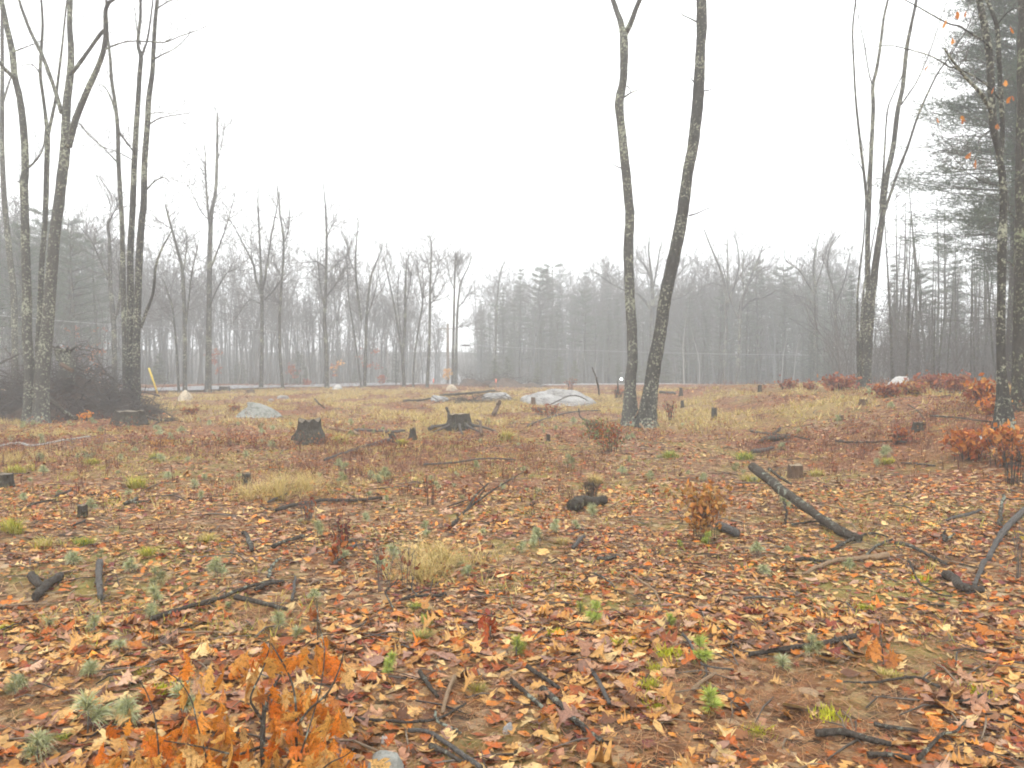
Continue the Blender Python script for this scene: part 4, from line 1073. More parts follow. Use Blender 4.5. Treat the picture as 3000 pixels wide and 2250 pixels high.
stick([(2205, 1368, 9.6), (2300, 1445, 8.6), (2400, 1515, 7.9), (2470, 1560, 7.4), (2520, 1592)], 28, 23, 'leaning lichen-crusted log with a broken raised end', 'stick_moss', 'leaning_log', 'log', side=[(((2252, 1372, 9.5), (2285, 1398, 9.2), (2318, 1418, 8.9)), 10, 7)], sides=12)
stick([(2438, 1622), (2475, 1600), (2512, 1584), (2555, 1572), (2600, 1582)], 11, 7, 'grey forked twig across the foot of the lichen-crusted log', 'stick_moss')
stick([(2352, 1692), (2400, 1672), (2450, 1656), (2520, 1648), (2600, 1640)], 10, 17, 'tan barkless branch below the lichen-crusted log', 'stick_tan')
stick([(2330, 1650), (2370, 1648), (2410, 1655), (2470, 1652)], 10, 8, 'dark stick lying along the tan barkless branch', 'stick_moss', side=[(((2370, 1646), (2395, 1660), (2412, 1672)), 6, 4)])
stick([(2622, 1602), (2660, 1608), (2690, 1620), (2730, 1642), (2775, 1665)], 11, 9, 'curved grey stick right of the tan barkless branch', 'stick_dark')
stick([(2540, 1636), (2590, 1598), (2615, 1590)], 10, 6, 'short grey stick between the tan branch and the leaning log', 'stick_moss')
stick([(2768, 1690, 5.9), (2792, 1712, 5.8), (2815, 1735), (2850, 1742), (2880, 1742)], 30, 20, 'black-ended bent log stub poking up', 'stick_dark', 'log_stub', 'log', sides=10)
stick([(2660, 1718, 6.3), (2668, 1706, 6.2), (2700, 1725), (2750, 1752), (2790, 1758)], 6, 5, 'thin arched twig left of the black-ended log stub')
stick([(3030, 1480), (2960, 1545), (2920, 1600), (2895, 1650)], 18, 14, 'weathered grey log slanting in from the right edge', 'stick_grey', 'fallen_log', 'log', sides=10)
stick([(2885, 1655), (2870, 1690), (2855, 1725)], 16, 10, 'grey broken end piece below the weathered slanting log', 'stick_grey')
stick([(2775, 1533), (2830, 1518), (2876, 1494, 8.2)], 10, 8, 'pale grey propped stick near the weathered slanting log', 'stick_grey')
stick([(2932, 1550), (2930, 1500, 8.3), (2940, 1450, 8.5)], 12, 9, 'upright broken stub beside the weathered slanting log', 'stick_moss', side=[(((2938, 1455, 8.5), (2960, 1462, 8.5), (3005, 1462, 8.6)), 5, 4)])
stick([(2770, 1590), (2763, 1570, 7.4), (2770, 1555, 7.4)], 9, 6, 'small forked lichened twig on leaves near the right edge', 'stick_moss', side=[(((2768, 1585), (2785, 1572, 7.3), (2797, 1562, 7.3)), 8, 5)])
stick([(2448, 1303), (2500, 1307), (2555, 1306), (2600, 1303), (2652, 1305)], 8, 5, 'long dark branch on leaves below the grey low stump')
stick([(2640, 1362), (2700, 1366), (2740, 1370)], 6, 4, 'short grey stick on leaves near the right shrub', 'stick_grey')
stick([(2725, 1228), (2790, 1232), (2850, 1240), (2905, 1246)], 6, 4, 'thin branch reaching toward the crooked oak foot')
stick([(2660, 1185, 15), (2690, 1205, 14.5), (2710, 1232, 14)], 4, 3, 'bowed dark twig left of the crooked oak')
stick([(2750, 1155), (2810, 1158), (2860, 1168)], 5, 3, 'bare pale branch above the orange brush', 'stick_grey')
stick([(2866, 1284, 11.6), (2900, 1294, 11.4), (2970, 1300, 11.3)], 14, 12, 'white birch log resting in the orange brush', 'birch', 'birch_log', 'log')
stick([(445, 1828), (500, 1808), (560, 1790), (640, 1768), (705, 1738), (800, 1712)], 16, 9, 'long lichened branch crossing the leaves at left', 'stick_moss')
stick([(690, 1763), (750, 1776), (840, 1798)], 17, 12, 'dark bare stick meeting the long lichened branch', 'stick_dark')
stick([(520, 1866), (600, 1864), (675, 1868)], 7, 6, 'short tan stick below the long lichened branch', 'stick_tan')
stick([(668, 1872), (705, 1850), (735, 1836)], 6, 5, 'thin straw-coloured twig beside the short tan stick', 'stick_tan')
stick([(810, 1503), (884, 1484), (967, 1474), (1046, 1474), (1119, 1466)], 12, 8, 'long dark bowed branch above the twiggy shrubs', side=[(((811, 1502), (780, 1495), (762, 1488)), 6, 4)])
stick([(785, 1478), (820, 1462), (845, 1450)], 7, 4, 'pale short stick left of the dark bowed branch', 'stick_grey')
stick([(950, 1358), (1000, 1340), (1060, 1320), (1105, 1308), (1148, 1296)], 7, 9, 'light barkless pole leading to the little leaning stump', 'stick_grey')
stick([(965, 1262), (1010, 1270), (1050, 1280)], 9, 8, 'tan peeled stick right of the flat-cut stump', 'stick_tan')
stick([(1040, 1268), (1100, 1270), (1150, 1275), (1185, 1270)], 9, 8, 'grey log behind the two little stumps', 'stick_grey')
stick([(1240, 1372), (1330, 1367), (1400, 1356), (1460, 1354), (1510, 1357)], 7, 4, 'pale long twig in the middle of the leaf litter', 'stick_grey')
stick([(1325, 1548), (1340, 1522, 8.0), (1370, 1492, 8.1), (1450, 1432, 8.4), (1535, 1382, 8.8)], 12, 3, 'arched dark branch rising from curled tan leaves', side=[(((1368, 1494, 8.1), (1395, 1450, 8.2), (1432, 1415, 8.3)), 9, 5), (((1405, 1455, 8.2), (1420, 1430, 8.2), (1400, 1410, 8.3)), 4, 2)])
stick([(0, 1316), (55, 1308), (95, 1316), (170, 1302), (262, 1287)], 7, 5, 'white birch stick on the ground at left', 'birch')
stick([(970, 2118), (1040, 2122), (1120, 2128), (1210, 2132), (1290, 2120), (1365, 2076)], 10, 7, 'long thin black branch over the bare soil')
stick([(1195, 2158), (1250, 2162), (1300, 2190), (1350, 2228), (1410, 2270)], 13, 15, 'curved grey stick running off the bottom', 'stick_grey')
stick([(1260, 2205), (1300, 2222), (1350, 2250)], 18, 12, 'dark wood piece beside the curved grey stick')
stick([(1545, 1970), (1590, 2000), (1640, 2035)], 15, 12, 'black straight stick, upper one of the crossed sticks')
stick([(1500, 2012), (1545, 2052), (1588, 2088)], 15, 13, 'dark stick, left one of the crossed sticks', 'stick_moss')
stick([(1590, 2036), (1640, 2082), (1690, 2135), (1765, 2190)], 22, 12, 'thickest dark stick of the crossed sticks', 'stick_dark', side=[(((1690, 2122), (1720, 2145), (1745, 2175)), 11, 8)])
stick([(1730, 1973), (1755, 2015), (1785, 2078)], 13, 13, 'split grey stick, right one of the crossed sticks', 'stick_grey')
stick([(2030, 2036), (2060, 2010), (2096, 1988)], 13, 10, 'short tan peeled stick among pale oak leaves', 'stick_tan')
stick([(2020, 1920), (2050, 1955), (2080, 1968), (2150, 1975)], 8, 5, 'forked grey twig by the green sprig', 'stick_grey', side=[(((2066, 1962), (2070, 1985), (2058, 2000)), 6, 4)])
stick([(2000, 1870), (2020, 1895), (2035, 1925)], 9, 8, 'short pale twig lying above the forked grey twig', 'stick_grey')
stick([(1230, 1985), (1255, 2022), (1282, 2058)], 15, 12, 'white-flecked dark stick on bare soil', 'stick_moss')
stick([(1332, 1998), (1312, 2045), (1296, 2105)], 13, 12, 'tan peeled stick on bare soil', 'stick_tan')
stick([(1275, 2100), (1282, 2130), (1310, 2145), (1350, 2165)], 9, 9, 'knobbly dark twig below the tan peeled stick', 'stick_moss')
stick([(2690, 2245), (2730, 2200), (2762, 2168), (2800, 2160), (2832, 2125)], 14, 6, 'bent forked grey branch near the lower right corner', 'stick_moss')
stick([(2470, 2012), (2560, 2015), (2620, 2005), (2690, 2000), (2740, 2025), (2845, 2062)], 6, 11, 'thin dark branch arching over leaves at lower right')
stick([(2740, 2072), (2810, 2072), (2860, 2062), (2905, 2042)], 10, 9, 'greenish stick crossing the arching branch end', 'stick_moss')
stick([(2195, 1932), (2290, 1918), (2360, 1908), (2440, 1895), (2505, 1878)], 14, 16, 'dark old stick behind the pale pine seedling')
stick([(2445, 1880), (2475, 1900), (2500, 1930)], 8, 5, 'grey side twig leaning on the dark old stick', 'stick_grey')
stick([(2390, 2170), (2470, 2165), (2540, 2185), (2610, 2200)], 24, 16, 'half-buried black rotten log in bare soil', 'stick_dark', 'rotten_log', 'log')
stick([(2540, 2232), (2600, 2232), (2670, 2242)], 18, 14, 'lower half-buried black log in bare soil', 'stick_dark', 'rotten_log', 'log')
stick([(2560, 2140), (2620, 2150), (2690, 2158)], 14, 10, 'short dark rotten piece right of the buried logs', 'stick_dark')
stick([(1172, 1772), (1215, 1760), (1280, 1757), (1298, 1752)], 10, 8, 'black twig with curved fork in the middle distance', side=[(((1285, 1757), (1300, 1745), (1308, 1752)), 7, 5), (((1262, 1755), (1262, 1725, 5.5), (1268, 1700, 5.6)), 5, 3)])
stick([(1150, 1790), (1130, 1760, 5.4), (1135, 1730, 5.5), (1165, 1698, 5.6)], 7, 4, 'curled upright twig left of the black forked twig')
stick([(1222, 1755), (1206, 1725, 5.5), (1210, 1690, 5.6)], 6, 4, 'hooked twig standing by the black forked twig')
stick([(800, 1612), (835, 1597), (890, 1580)], 14, 10, 'dark grey stick left of the leafless twig shrub', 'stick_moss')
stick([(750, 1740), (785, 1722), (830, 1716)], 14, 11, 'stick end crossing the long lichened branch', 'stick_dark')
stick([(785, 1702), (800, 1665), (822, 1645)], 11, 7, 'pale lichened stub by the long branch end', 'stick_moss')
stick([(980, 1660), (1020, 1630), (1045, 1600)], 9, 6, 'slanting grey stick beside the maroon leaves', 'stick_grey')
stick([(855, 1770), (862, 1735), (865, 1700)], 10, 7, 'short upright-looking grey stick on leaves', 'stick_grey')
stick([(105, 1765), (140, 1728), (178, 1702)], 26, 24, 'dark rotten log piece at left', 'stick_dark', 'rotten_log', 'log', sides=9)
stick([(292, 1660), (290, 1710), (294, 1765)], 20, 16, 'grey log lying end-on at left', 'stick_grey', 'fallen_log', 'log', sides=9)
stick([(92, 1702), (108, 1722), (122, 1735)], 26, 20, 'short black log chunk next to the dark rotten piece', 'stick_dark', 'rotten_log', 'log', sides=9)
stick([(0, 1788), (60, 1782), (150, 1780)], 8, 6, 'thin brown stick at the left edge', 'stick_tan')
stick([(165, 1460), (200, 1447), (212, 1440)], 7, 5, 'short dark twig left of the yellow tuft')
stick([(60, 1500), (110, 1480), (165, 1470)], 6, 5, 'dark twig lying below the left edge stump')
stick([(215, 1548), (245, 1535), (250, 1530)], 7, 5, 'short dark twig below the small black stump')
stick([(365, 1485), (385, 1478), (402, 1460, 9.4)], 11, 8, 'dark jagged sticks right of the small black stump', side=[(((385, 1478), (415, 1475), (445, 1468)), 9, 6)])
stick([(712, 1572, 7.4), (722, 1595, 7.3), (738, 1622)], 13, 14, 'burnt stake leaning in the leaf litter', 'stick_dark', 'burnt_stake', 'branch')
stick([(1788, 1240), (1820, 1234), (1850, 1231), (1870, 1245), (1892, 1272)], 5, 7, 'pale forked branch at the foot of the middle pair', 'stick_tan', side=[(((1854, 1232), (1862, 1218, 19), (1869, 1204, 19)), 4, 3)])
stick([(1735, 1076, 30), (1744, 1100, 30), (1751, 1125, 30), (1756, 1160)], 3.5, 5, 'thin dead snag standing right of the long boulder', 'stick_dark', 'snag', 'branch')
stick([(1808, 1118, 34), (1810, 1135, 34), (1811, 1160)], 4, 5, 'short dark stake left of the middle pair', 'stick_dark', 'snag', 'branch')
stick([(1612, 1190), (1640, 1172, 27), (1668, 1160, 27.5), (1700, 1162, 27.5), (1728, 1182)], 3, 3, 'bowed thin branch arching before the long boulder', 'stick_grey')
stick([(1934, 1154), (1952, 1155), (1978, 1158)], 8, 7, 'pale sawn log right of the middle pair', 'stick_grey', 'fallen_log', 'log')
stick([(1466, 1174, 26), (1456, 1195, 26), (1446, 1222)], 10, 14, 'leaning broken post between rooty stump and long boulder', 'stump_brown', 'broken_post', 'branch')
stick([(1308, 1195, 22), (1316, 1215, 22), (1326, 1248)], 8, 9, 'charred stake left of the rooty stump', 'stick_dark', 'burnt_stake', 'branch')
stick([(1398, 1230, 21), (1404, 1250, 21), (1412, 1282)], 8, 11, 'brown stake leaning right of the rooty stump', 'stump_brown', 'burnt_stake', 'branch')
stick([(1258, 1266), (1270, 1260), (1284, 1256)], 12, 8, 'pale chip of wood left of the rooty stump', 'stick_grey')
stick([(1545, 1255), (1600, 1232), (1680, 1212), (1760, 1208)], 5, 4, 'long grey branch in the scrub left of the middle pair', 'stick_grey')
stick([(1695, 1196, 21), (1702, 1222, 21), (1735, 1246)], 4, 5, 'pale forked twig in scrub left of the middle pair', 'stick_grey')
stick([(2225, 1306), (2260, 1276, 16.4), (2286, 1254, 16.6)], 12, 7, 'black slanting limb of the small dark brush heap', 'stick_dark')
stick([(2200, 1272), (2250, 1280), (2320, 1286), (2372, 1297)], 7, 5, 'dark long stick through the small brush heap')
stick([(2240, 1300), (2275, 1285, 15.5), (2310, 1290)], 18, 14, 'rotten block at the small brush heap', 'stump', 'rotten_log', 'log')
stick([(2205, 1335), (2240, 1330), (2265, 1322)], 14, 10, 'grey-brown wood slab below the small brush heap', 'stick_grey', 'rotten_log', 'log')
stick([(1680, 1500), (1700, 1478, 9.0), (1740, 1472, 9.0), (1772, 1478)], 40, 26, 'mossy black log chunk with sprouts behind it', 'stump', 'log_chunk', 'log', sides=12)
stick([(1722, 1510), (1770, 1490, 8.6), (1828, 1462, 8.8)], 4, 3, 'thin twig crossing the mossy black log chunk', 'stick_tan')
stick([(2105, 1552), (2135, 1565), (2160, 1575)], 24, 22, 'short grey log below the tan-leaved shrub', 'stick_grey', 'fallen_log', 'log', sides=10)
stick([(1750, 1648), (1780, 1648), (1805, 1642)], 13, 10, 'short dark stick in pale leaves', 'stick_dark')
stick([(1680, 1615), (1700, 1590), (1712, 1580)], 14, 10, 'pink-grey piece of wood among leaves', 'stick_grey')
stick([(1840, 1685), (1890, 1722), (1920, 1745), (1935, 1782)], 7, 5, 'curving tan twig in the leaf litter', 'stick_tan')
stick([(1740, 1690), (1780, 1712), (1800, 1730)], 7, 5, 'thin dark twig left of the curving tan twig')
stick([(2300, 1545), (2305, 1500, 7.9), (2295, 1470, 8.0)], 8, 7, 'thin lichened prop under the leaning log', 'stick_moss')
stick([(2320, 1545), (2380, 1537), (2435, 1537)], 7, 6, 'dark stick meeting the leaning log', 'stick_moss')
stick([(2180, 1765), (2230, 1762), (2290, 1768)], 8, 5, 'pale stick in the litter below the branches', 'stick_grey')
stick([(405, 1225, 22), (430, 1222, 21.5), (455, 1232, 21), (485, 1232, 21)], 5, 9, 'crooked dark branch reaching out from the twig-covered stump', side=[(((428, 1222, 21.5), (420, 1205, 21.7), (440, 1185, 21.8)), 4, 2), (((470, 1232, 21), (455, 1245), (448, 1250)), 6, 4)])
stick([(345, 1262), (380, 1250, 20.5), (415, 1235, 20.8)], 4, 4, 'light peeled stick leaning on the twig-covered stump', 'stick_tan')
stick([(145, 1165, 22.5), (185, 1205, 22), (222, 1235)], 10, 10, 'greenish pole leaning out of the brush heap', 'stick_moss', 'leaning_pole', 'branch')
stick([(0, 1064, 21), (30, 1050, 21), (57, 1036, 21)], 8, 4, 'bare limb sticking out of the brush heap at the left edge', 'stick_grey')
stick([(922, 1168, 27), (936, 1184, 26.5), (950, 1200)], 4, 5, 'dark thin limb in the far yellow grass', 'stick_dark')
stick([(1290, 1162), (1340, 1155, 34), (1400, 1150, 34), (1450, 1148)], 6, 5, 'dark dead limb draped over the small rounded rock')
stick([(1180, 1180), (1230, 1178), (1260, 1172)], 7, 5, 'dark sticks left of the small rounded rock')

# ------------------------------------------------------------------ brush heaps
def brush_pile(pxs, ybase, ytop, d, label, n, depth=2.5, mat='stick_dark', core='dirt', lobes=((0.5, 1.0, 0.5),), big=0.035, cat='brush pile'):
    x0, x1 = [(p - 1500) / FP * d for p in pxs]; base = Vector(((x0 + x1) / 2, d + depth * .5, h((x0 + x1) / 2, d)))
    W_ = x1 - x0; Ht = (ybase - ytop) / FP * d * 1.3
    def top(u, v):
        z = 0
        for c, a, s_ in lobes: z = max(z, a * math.exp(-((u - c) / s_) ** 2))
        return Ht * z * max(0, 1 - (2 * v - 1) ** 2) ** 0.6 * (1 - max(0, abs(u - .5) * 2 - .8) * 4.5 if abs(u - .5) > .4 else 1)
    t = thing('brush_pile', base, label, cat)
    nu, nv = 40, 14; V = []; F = []
    for i in range(nu + 1):
        for j in range(nv + 1):
            u, v = i / nu, j / nv
            x = x0 + W_ * u; y = d + depth * v
            V.append((x - base.x, y - base.y, h(x, y) - base.z - 0.06 + max(0, top(u, v) * (0.55 + 0.5 * (float(fbm(x * 1.6, y * 1.6, 40)) - .5)))))
    for i in range(nu):
        for j in range(nv):
            a = i * (nv + 1) + j; F.append((a, a + nv + 1, a + nv + 2, a + 1))
    put('dark_core', amesh('dark_core', np.array(V), np.array(F), M[core]), t)  # mound added so gaps among the sticks look dark; earth in the dirt heap
    mb = MB()
    for _ in range(n):
        u, v = rng.random(), rng.uniform(0, .75); hh = max(0.05, top(u, v))
        p = Vector((x0 + W_ * u, d + depth * v, h(x0 + W_ * u, d + depth * v) + hh * rng.uniform(.2, 1.02)))
        a = rng.uniform(0, 6.28); dr = Vector((math.cos(a), math.sin(a) * .7, rng.gauss(0.05, .35))).normalized(); L = rng.uniform(.3, 1.5)
        branch_rec(mb, p - dr * L * .5 - base, dr, L, rng.uniform(.01, big) if rng.random() < .35 else rng.uniform(.006, .016), 1, 4, -0.05, (1, 4), 3, .25, .004)
    o = put('branches', mb.mesh('branches', M[mat]), t); o['kind'] = 'stuff'
    return t
M['brush'] = bark_mat('dead_brush', (0.045, 0.037, 0.032), (0.15, 0.13, 0.115))
brush_pile((-140, 345), 1222, 1042, 23.2, 'tangled heap of dark dead branches behind the leaning maples', 1300, 4.0, 'brush', lobes=((0.1, 0.7, 0.2), (0.5, 0.92, 0.24), (0.72, 0.5, 0.2), (0.92, .22, .2)))
brush_pile((1340, 1470), 1128, 1094, 60, 'far dark brush heap left of the fog gap', 160, 3.0, lobes=((0.25, 1.0, 0.3), (0.7, 0.7, 0.3)))
brush_pile((1420, 1600), 1135, 1098, 57, 'far brown dirt heap behind the long boulder', 120, 4.0, lobes=((0.35, 1.0, 0.35), (0.75, 0.5, 0.25)))
brush_pile((340, 480), 1248, 1228, 21.3, 'low litter of dead twigs around the wide stump', 60, 1.2, lobes=((0.4, 1.0, 0.4),), big=.015)
brush_pile((1290, 1510), 1165, 1150, 33, 'strip of dead twigs behind the rooty stump', 70, 1.0, lobes=((0.5, 1.0, 0.6),), big=.02)
def root_ball():
    b = at(192, 1065, 24.2); b.z = h(b.x, b.y)
    t = thing('uprooted_stump', b, 'grey uprooted stump topping the brush heap', 'stump')
    z0 = at(192, 1075, 24.2).z - b.z
    mb = MB(); mb.tube(smoothline([(0, 0, z0 - .5), (0.05, 0, z0 + .05), (-0.05, 0, z0 + .38), (-0.06, 0, z0 + .55)], 3), [.26, .25, .24, .24, .23, .23, .22, .22, .24, .27], 12, wob=.12)
    put('bark', mb.mesh('root_bark', M['maple_grey']), t)
    for k in range(7):
        a = k * .9; m2 = MB(); m2.tube([(0.15 * math.cos(a), .15 * math.sin(a), z0 + .5), (.35 * math.cos(a), .3 * math.sin(a), z0 + .56 + rng.uniform(-.1, .12)), (.5 * math.cos(a), .45 * math.sin(a), z0 + .5)], [.05, .03, .012], 6)
        put('root', m2.mesh('root', M['stick_dark']), t)
    stick([(180, 1068, 23.4), (196, 1078, 23.2), (212, 1086, 23.0)], 13, 12, 'sawn brown log end on the brush heap', 'stump_brown', 'sawn_log', 'log', sides=10)
root_ball()

# ------------------------------------------------------------------ road furniture: pole, wires, guy sleeve, car
def utility():
    g = colx(1312, 76); top = at(1312, 948, 76); m = flat_mat('pole_wood', (0.13, 0.10, 0.08), (0.22, 0.18, 0.14), 8)
    t = thing('utility_pole', g, 'tan wooden utility pole at the road bend', 'utility pole')
    mb = MB(); mb.tube([(0, 0, -.3), (0, 0, top.z - g.z)], [.16, .12], 10); put('pole', mb.mesh('pole', m), t)
    mb = MB(); mb.tube([(-.9, 0, top.z - g.z - .5), (.9, 0, top.z - g.z - .5)], [.06, .06], 4); put('crossarm', mb.mesh('crossarm', m), t)
    for x in (-.8, 0, .8):
        mb = MB(); mb.tube([(x, 0, top.z - g.z - .44), (x, 0, top.z - g.z - .25)], [.05, .03], 6); put('insulator', mb.mesh('insulator', M['granite']), t)
    wm = flat_mat('wire', (0.30, 0.30, 0.31), (0.42, 0.42, 0.43), 5)
    def wire(a, b, sag, r, label):
        P = [a.lerp(b, k / 24) - Vector((0, 0, sag * (1 - (2 * k / 24 - 1) ** 2))) for k in range(25)]
        mb = MB(); mb.tube(P, [r] * 25, 4); o = put('power_line', mb.mesh('power_line', wm, a), loc=a); tag(o, label, 'power line', 'power lines')
    a1 = at(-200, 903, 40); m1 = at(760, 965, 62); b1 = at(1312, 1008, 76)
    wire(a1, m1, .3, .028, 'upper sagging power line past the maple clumps')
    wire(m1 + Vector((0, .05, 0)), b1, .3, .028, 'power line running to the tan utility pole')
    wire(at(1312, 1008, 76.2), at(3100, 1036, 66), .5, .026, 'faint power line crossing before the foggy woods')
    # splice case on the wire
    c = at(1365, 1012, 75.7); mb = MB(); mb.tube([c + Vector((-.4, 0, 0)), c + Vector((-.3, 0, 0)), c + Vector((.3, 0, 0)), c + Vector((.4, 0, 0))], [.03, .09, .09, .03], 8)
    tag(put('cable_splice', mb.mesh('cable_splice', M['stick_dark'], c), loc=c), 'small dark splice case hanging on the wire by the pole', 'cable box')
    # yellow guy sleeve by the road
    a = at(436, 1078, 44); b = colx(462, 44); y = flat_mat('yellow_plastic', (0.55, 0.40, 0.03), (0.75, 0.55, 0.05), 3, .4)
    t = thing('guy_wire', b, 'guy wire with a yellow plastic guard leaning by the road', 'guy wire')
    mb = MB(); mb.tube([b - b, a - b], [.055, .055], 8); put('yellow_guard', mb.mesh('yellow_guard', y), t)
    mb = MB(); dv = (a - b).normalized(); mb.tube([a - b, a - b + dv * 6.5], [.012, .012], 4); put('wire', mb.mesh('guy', wm), t)
utility()

def bevel_box(x0, x1, y0, y1, z0, z1, bv=0.05, taper=(0, 0, 0, 0)):
    """box with tapered top and bevelled edges; taper = insets of the top on -x, +x, -y, +y"""
    import bmesh
    bm = bmesh.new()
    v = [bm.verts.new(p) for p in ((x0, y0, z0), (x1, y0, z0), (x1, y1, z0), (x0, y1, z0),
                                   (x0 + taper[0], y0 + taper[2], z1), (x1 - taper[1], y0 + taper[2], z1), (x1 - taper[1], y1 - taper[3], z1), (x0 + taper[0], y1 - taper[3], z1))]
    for f in ((0, 3, 2, 1), (4, 5, 6, 7), (0, 1, 5, 4), (1, 2, 6, 5), (2, 3, 7, 6), (3, 0, 4, 7)): bm.faces.new([v[i] for i in f])
    bmesh.ops.bevel(bm, geom=list(bm.edges), offset=bv, segments=2, affect='EDGES')
    me = bpy.data.meshes.new('panel'); bm.to_mesh(me); bm.free(); return me
def car():
    d = 92; x = (1832 - 1500) / FP * d; z = h(x, d) + 0.15
    white = flat_mat('white_paint', (0.72, 0.73, 0.74), (0.8, 0.8, 0.8), 2, .25); glass = flat_mat('tinted_glass', (0.10, 0.14, 0.14), (0.14, 0.18, 0.18), 2, .08); rub = flat_mat('rubber', (0.02,) * 3, (0.035,) * 3, 9)
    t = thing('parked_car', (x, d, z), 'white car with headlights lit, half hidden behind the middle pair', 'car')
    t.rotation_euler = (0, 0, math.radians(-3))
    def add(n, me, m, p=t): me.materials.append(m); return put(n, me, p)
    body = add('body', bevel_box(-.92, .92, -2.2, 2.2, .32, .98, .1, (.06, .06, .12, .08)), white)
    add('cabin', bevel_box(-.84, .84, -.9, 1.9, .95, 1.5, .08, (.14, .14, .55, .35)), white)
    add('windshield', bevel_box(-.68, .68, -.83, -.60, 1.02, 1.42, .03, (.06, .06, .33, -.3)), glass)
    add('bumper', bevel_box(-.9, .9, -2.3, -2.1, .3, .52, .05), rub)
    for sx in (-1, 1):
        hl = add('headlight', bevel_box(sx * .68 - .17, sx * .68 + .17, -2.2, -2.06, .66, .86, .04), white)
        em = bpy.data.materials.new('headlamp'); em.use_nodes = True; b = em.node_tree.nodes['Principled BSDF']; b.inputs['Emission Color'].default_value = (1, 1, .97, 1); b.inputs['Emission Strength'].default_value = 14
        hl.data.materials[0] = em
        for yy in (-1.4, 1.4):
            mb = MB(); mb.tube([(sx * .72, yy, .32), (sx * .94, yy, .32)], [.33, .33], 18)
            wh = put('wheel', mb.mesh('wheel', rub), t)
            mb = MB(); mb.tube([(sx * .93, yy, .32), (sx * .955, yy, .32)], [.2, .18], 14); put('rim', mb.mesh('rim', M['granite']), wh)
        add('side_window', bevel_box(sx * .77 - .02, sx * .77 + .02, -.2, 1.3, 1.05, 1.4, .01), glass)
car()

# small surveyor's stake ribbons seen as coral dots
def flags():
    m = flat_mat('coral_ribbon', (0.75, 0.2, 0.14), (0.85, 0.28, 0.18), 5)
    for px, py, d, lab in ((1270, 1117, 56, 'stake with a coral ribbon by the dark tree at the road bend'), (1453, 1117, 55, 'stake with a coral ribbon before the far dirt heap')):
        b = colx(px, d); t = at(px, py - 8, d)
        o = thing('survey_stake', b, lab, 'stake')
        mb = MB(); mb.tube([(0, 0, -.1), (0, 0, t.z - b.z)], [.02, .02], 4); put('stake', mb.mesh('stake', M['stick_tan']), o)
        mb = MB(); mb.tube([(0, 0, t.z - b.z - .3), (0, 0, t.z - b.z - .02)], [.05, .06], 6); put('ribbon', mb.mesh('ribbon', m), o)
flags()

# ------------------------------------------------------------------ leaves
def leaf_template(kind):
    if kind == 'oak':
        st = [(0.0, .015, 0), (.16, .06, .0), (.20, .20, .05), (.28, .25, .07), (.34, .11, .0), (.42, .30, .05), (.50, .37, .06), (.57, .14, 0), (.64, .28, .05), (.72, .30, .06), (.79, .12, 0), (.88, .17, .03), (.97, .07, .0)]
        stem = 0.12
    elif kind == 'oak_mid':
        st = [(0.0, .02, 0), (.22, .22, .03), (.34, .12, 0), (.50, .34, .05), (.60, .15, 0), (.76, .28, .04), (1.0, .05, .0)]; stem = 0
    elif kind == 'beech':
        st = [(0.0, .03, 0), (.28, .23, 0), (.62, .24, 0), (1.0, .03, 0)]; stem = 0
    else:
        st = [(0.0, .05, 0), (.5, .32, 0), (1.0, .06, 0)]; stem = 0
    V = []; F = []
    for u, w_, f in st: V += [(u, 0, 0), (u + f, w_, 0), (u + f, -w_, 0)]
    for i in range(len(st) - 1):
        a = 3 * i; b = a + 3
        F += [(a, b, b + 1, a + 1), (a, a + 2, b + 2, b)]
    if stem:
        k = len(V); V += [(-stem, .006, 0), (-stem, -.006, 0), (0.01, -.006, 0), (0.01, .006, 0)]; F += [(k, k + 1, k + 2, k + 3)]
    V = np.array(V, float); V[:, 0] -= .5
    return V, np.array(F)
OAK_F, OAK_M, BEECH, OAK_S = (leaf_template(k) for k in ('oak', 'oak_mid', 'beech', 'chip'))

PAL = {   # dead-leaf colours
    'tan': [(0.48, 0.255, 0.075), (0.55, 0.32, 0.11), (0.40, 0.19, 0.05), (0.58, 0.40, 0.17)],
    'pink': [(0.40, 0.215, 0.12), (0.33, 0.165, 0.095), (0.46, 0.28, 0.175), (0.26, 0.14, 0.095)],
    'rust': [(0.40, 0.105, 0.014), (0.32, 0.078, 0.012), (0.46, 0.15, 0.02), (0.26, 0.065, 0.015)],
    'brown': [(0.18, 0.075, 0.028), (0.125, 0.052, 0.024), (0.23, 0.10, 0.036), (0.085, 0.042, 0.022)],
    'maroon': [(0.19, 0.038, 0.022), (0.14, 0.032, 0.024), (0.24, 0.055, 0.026)],
    'orange': [(0.64, 0.21, 0.025), (0.70, 0.28, 0.04), (0.56, 0.15, 0.015), (0.66, 0.35, 0.08)],
}
def pick_cols(n, weights):
    names = list(weights); p = np.array([weights[k] for k in names], float); p /= p.sum()
    out = np.empty((n, 3)); ch = nr.choice(len(names), n, p=p)
    for i, k in enumerate(names):
        m_ = ch == i; a = np.array(PAL[k]); out[m_] = a[nr.integers(0, len(a), m_.sum())]
    return out * nr.uniform(.75, 1.2, (n, 1))

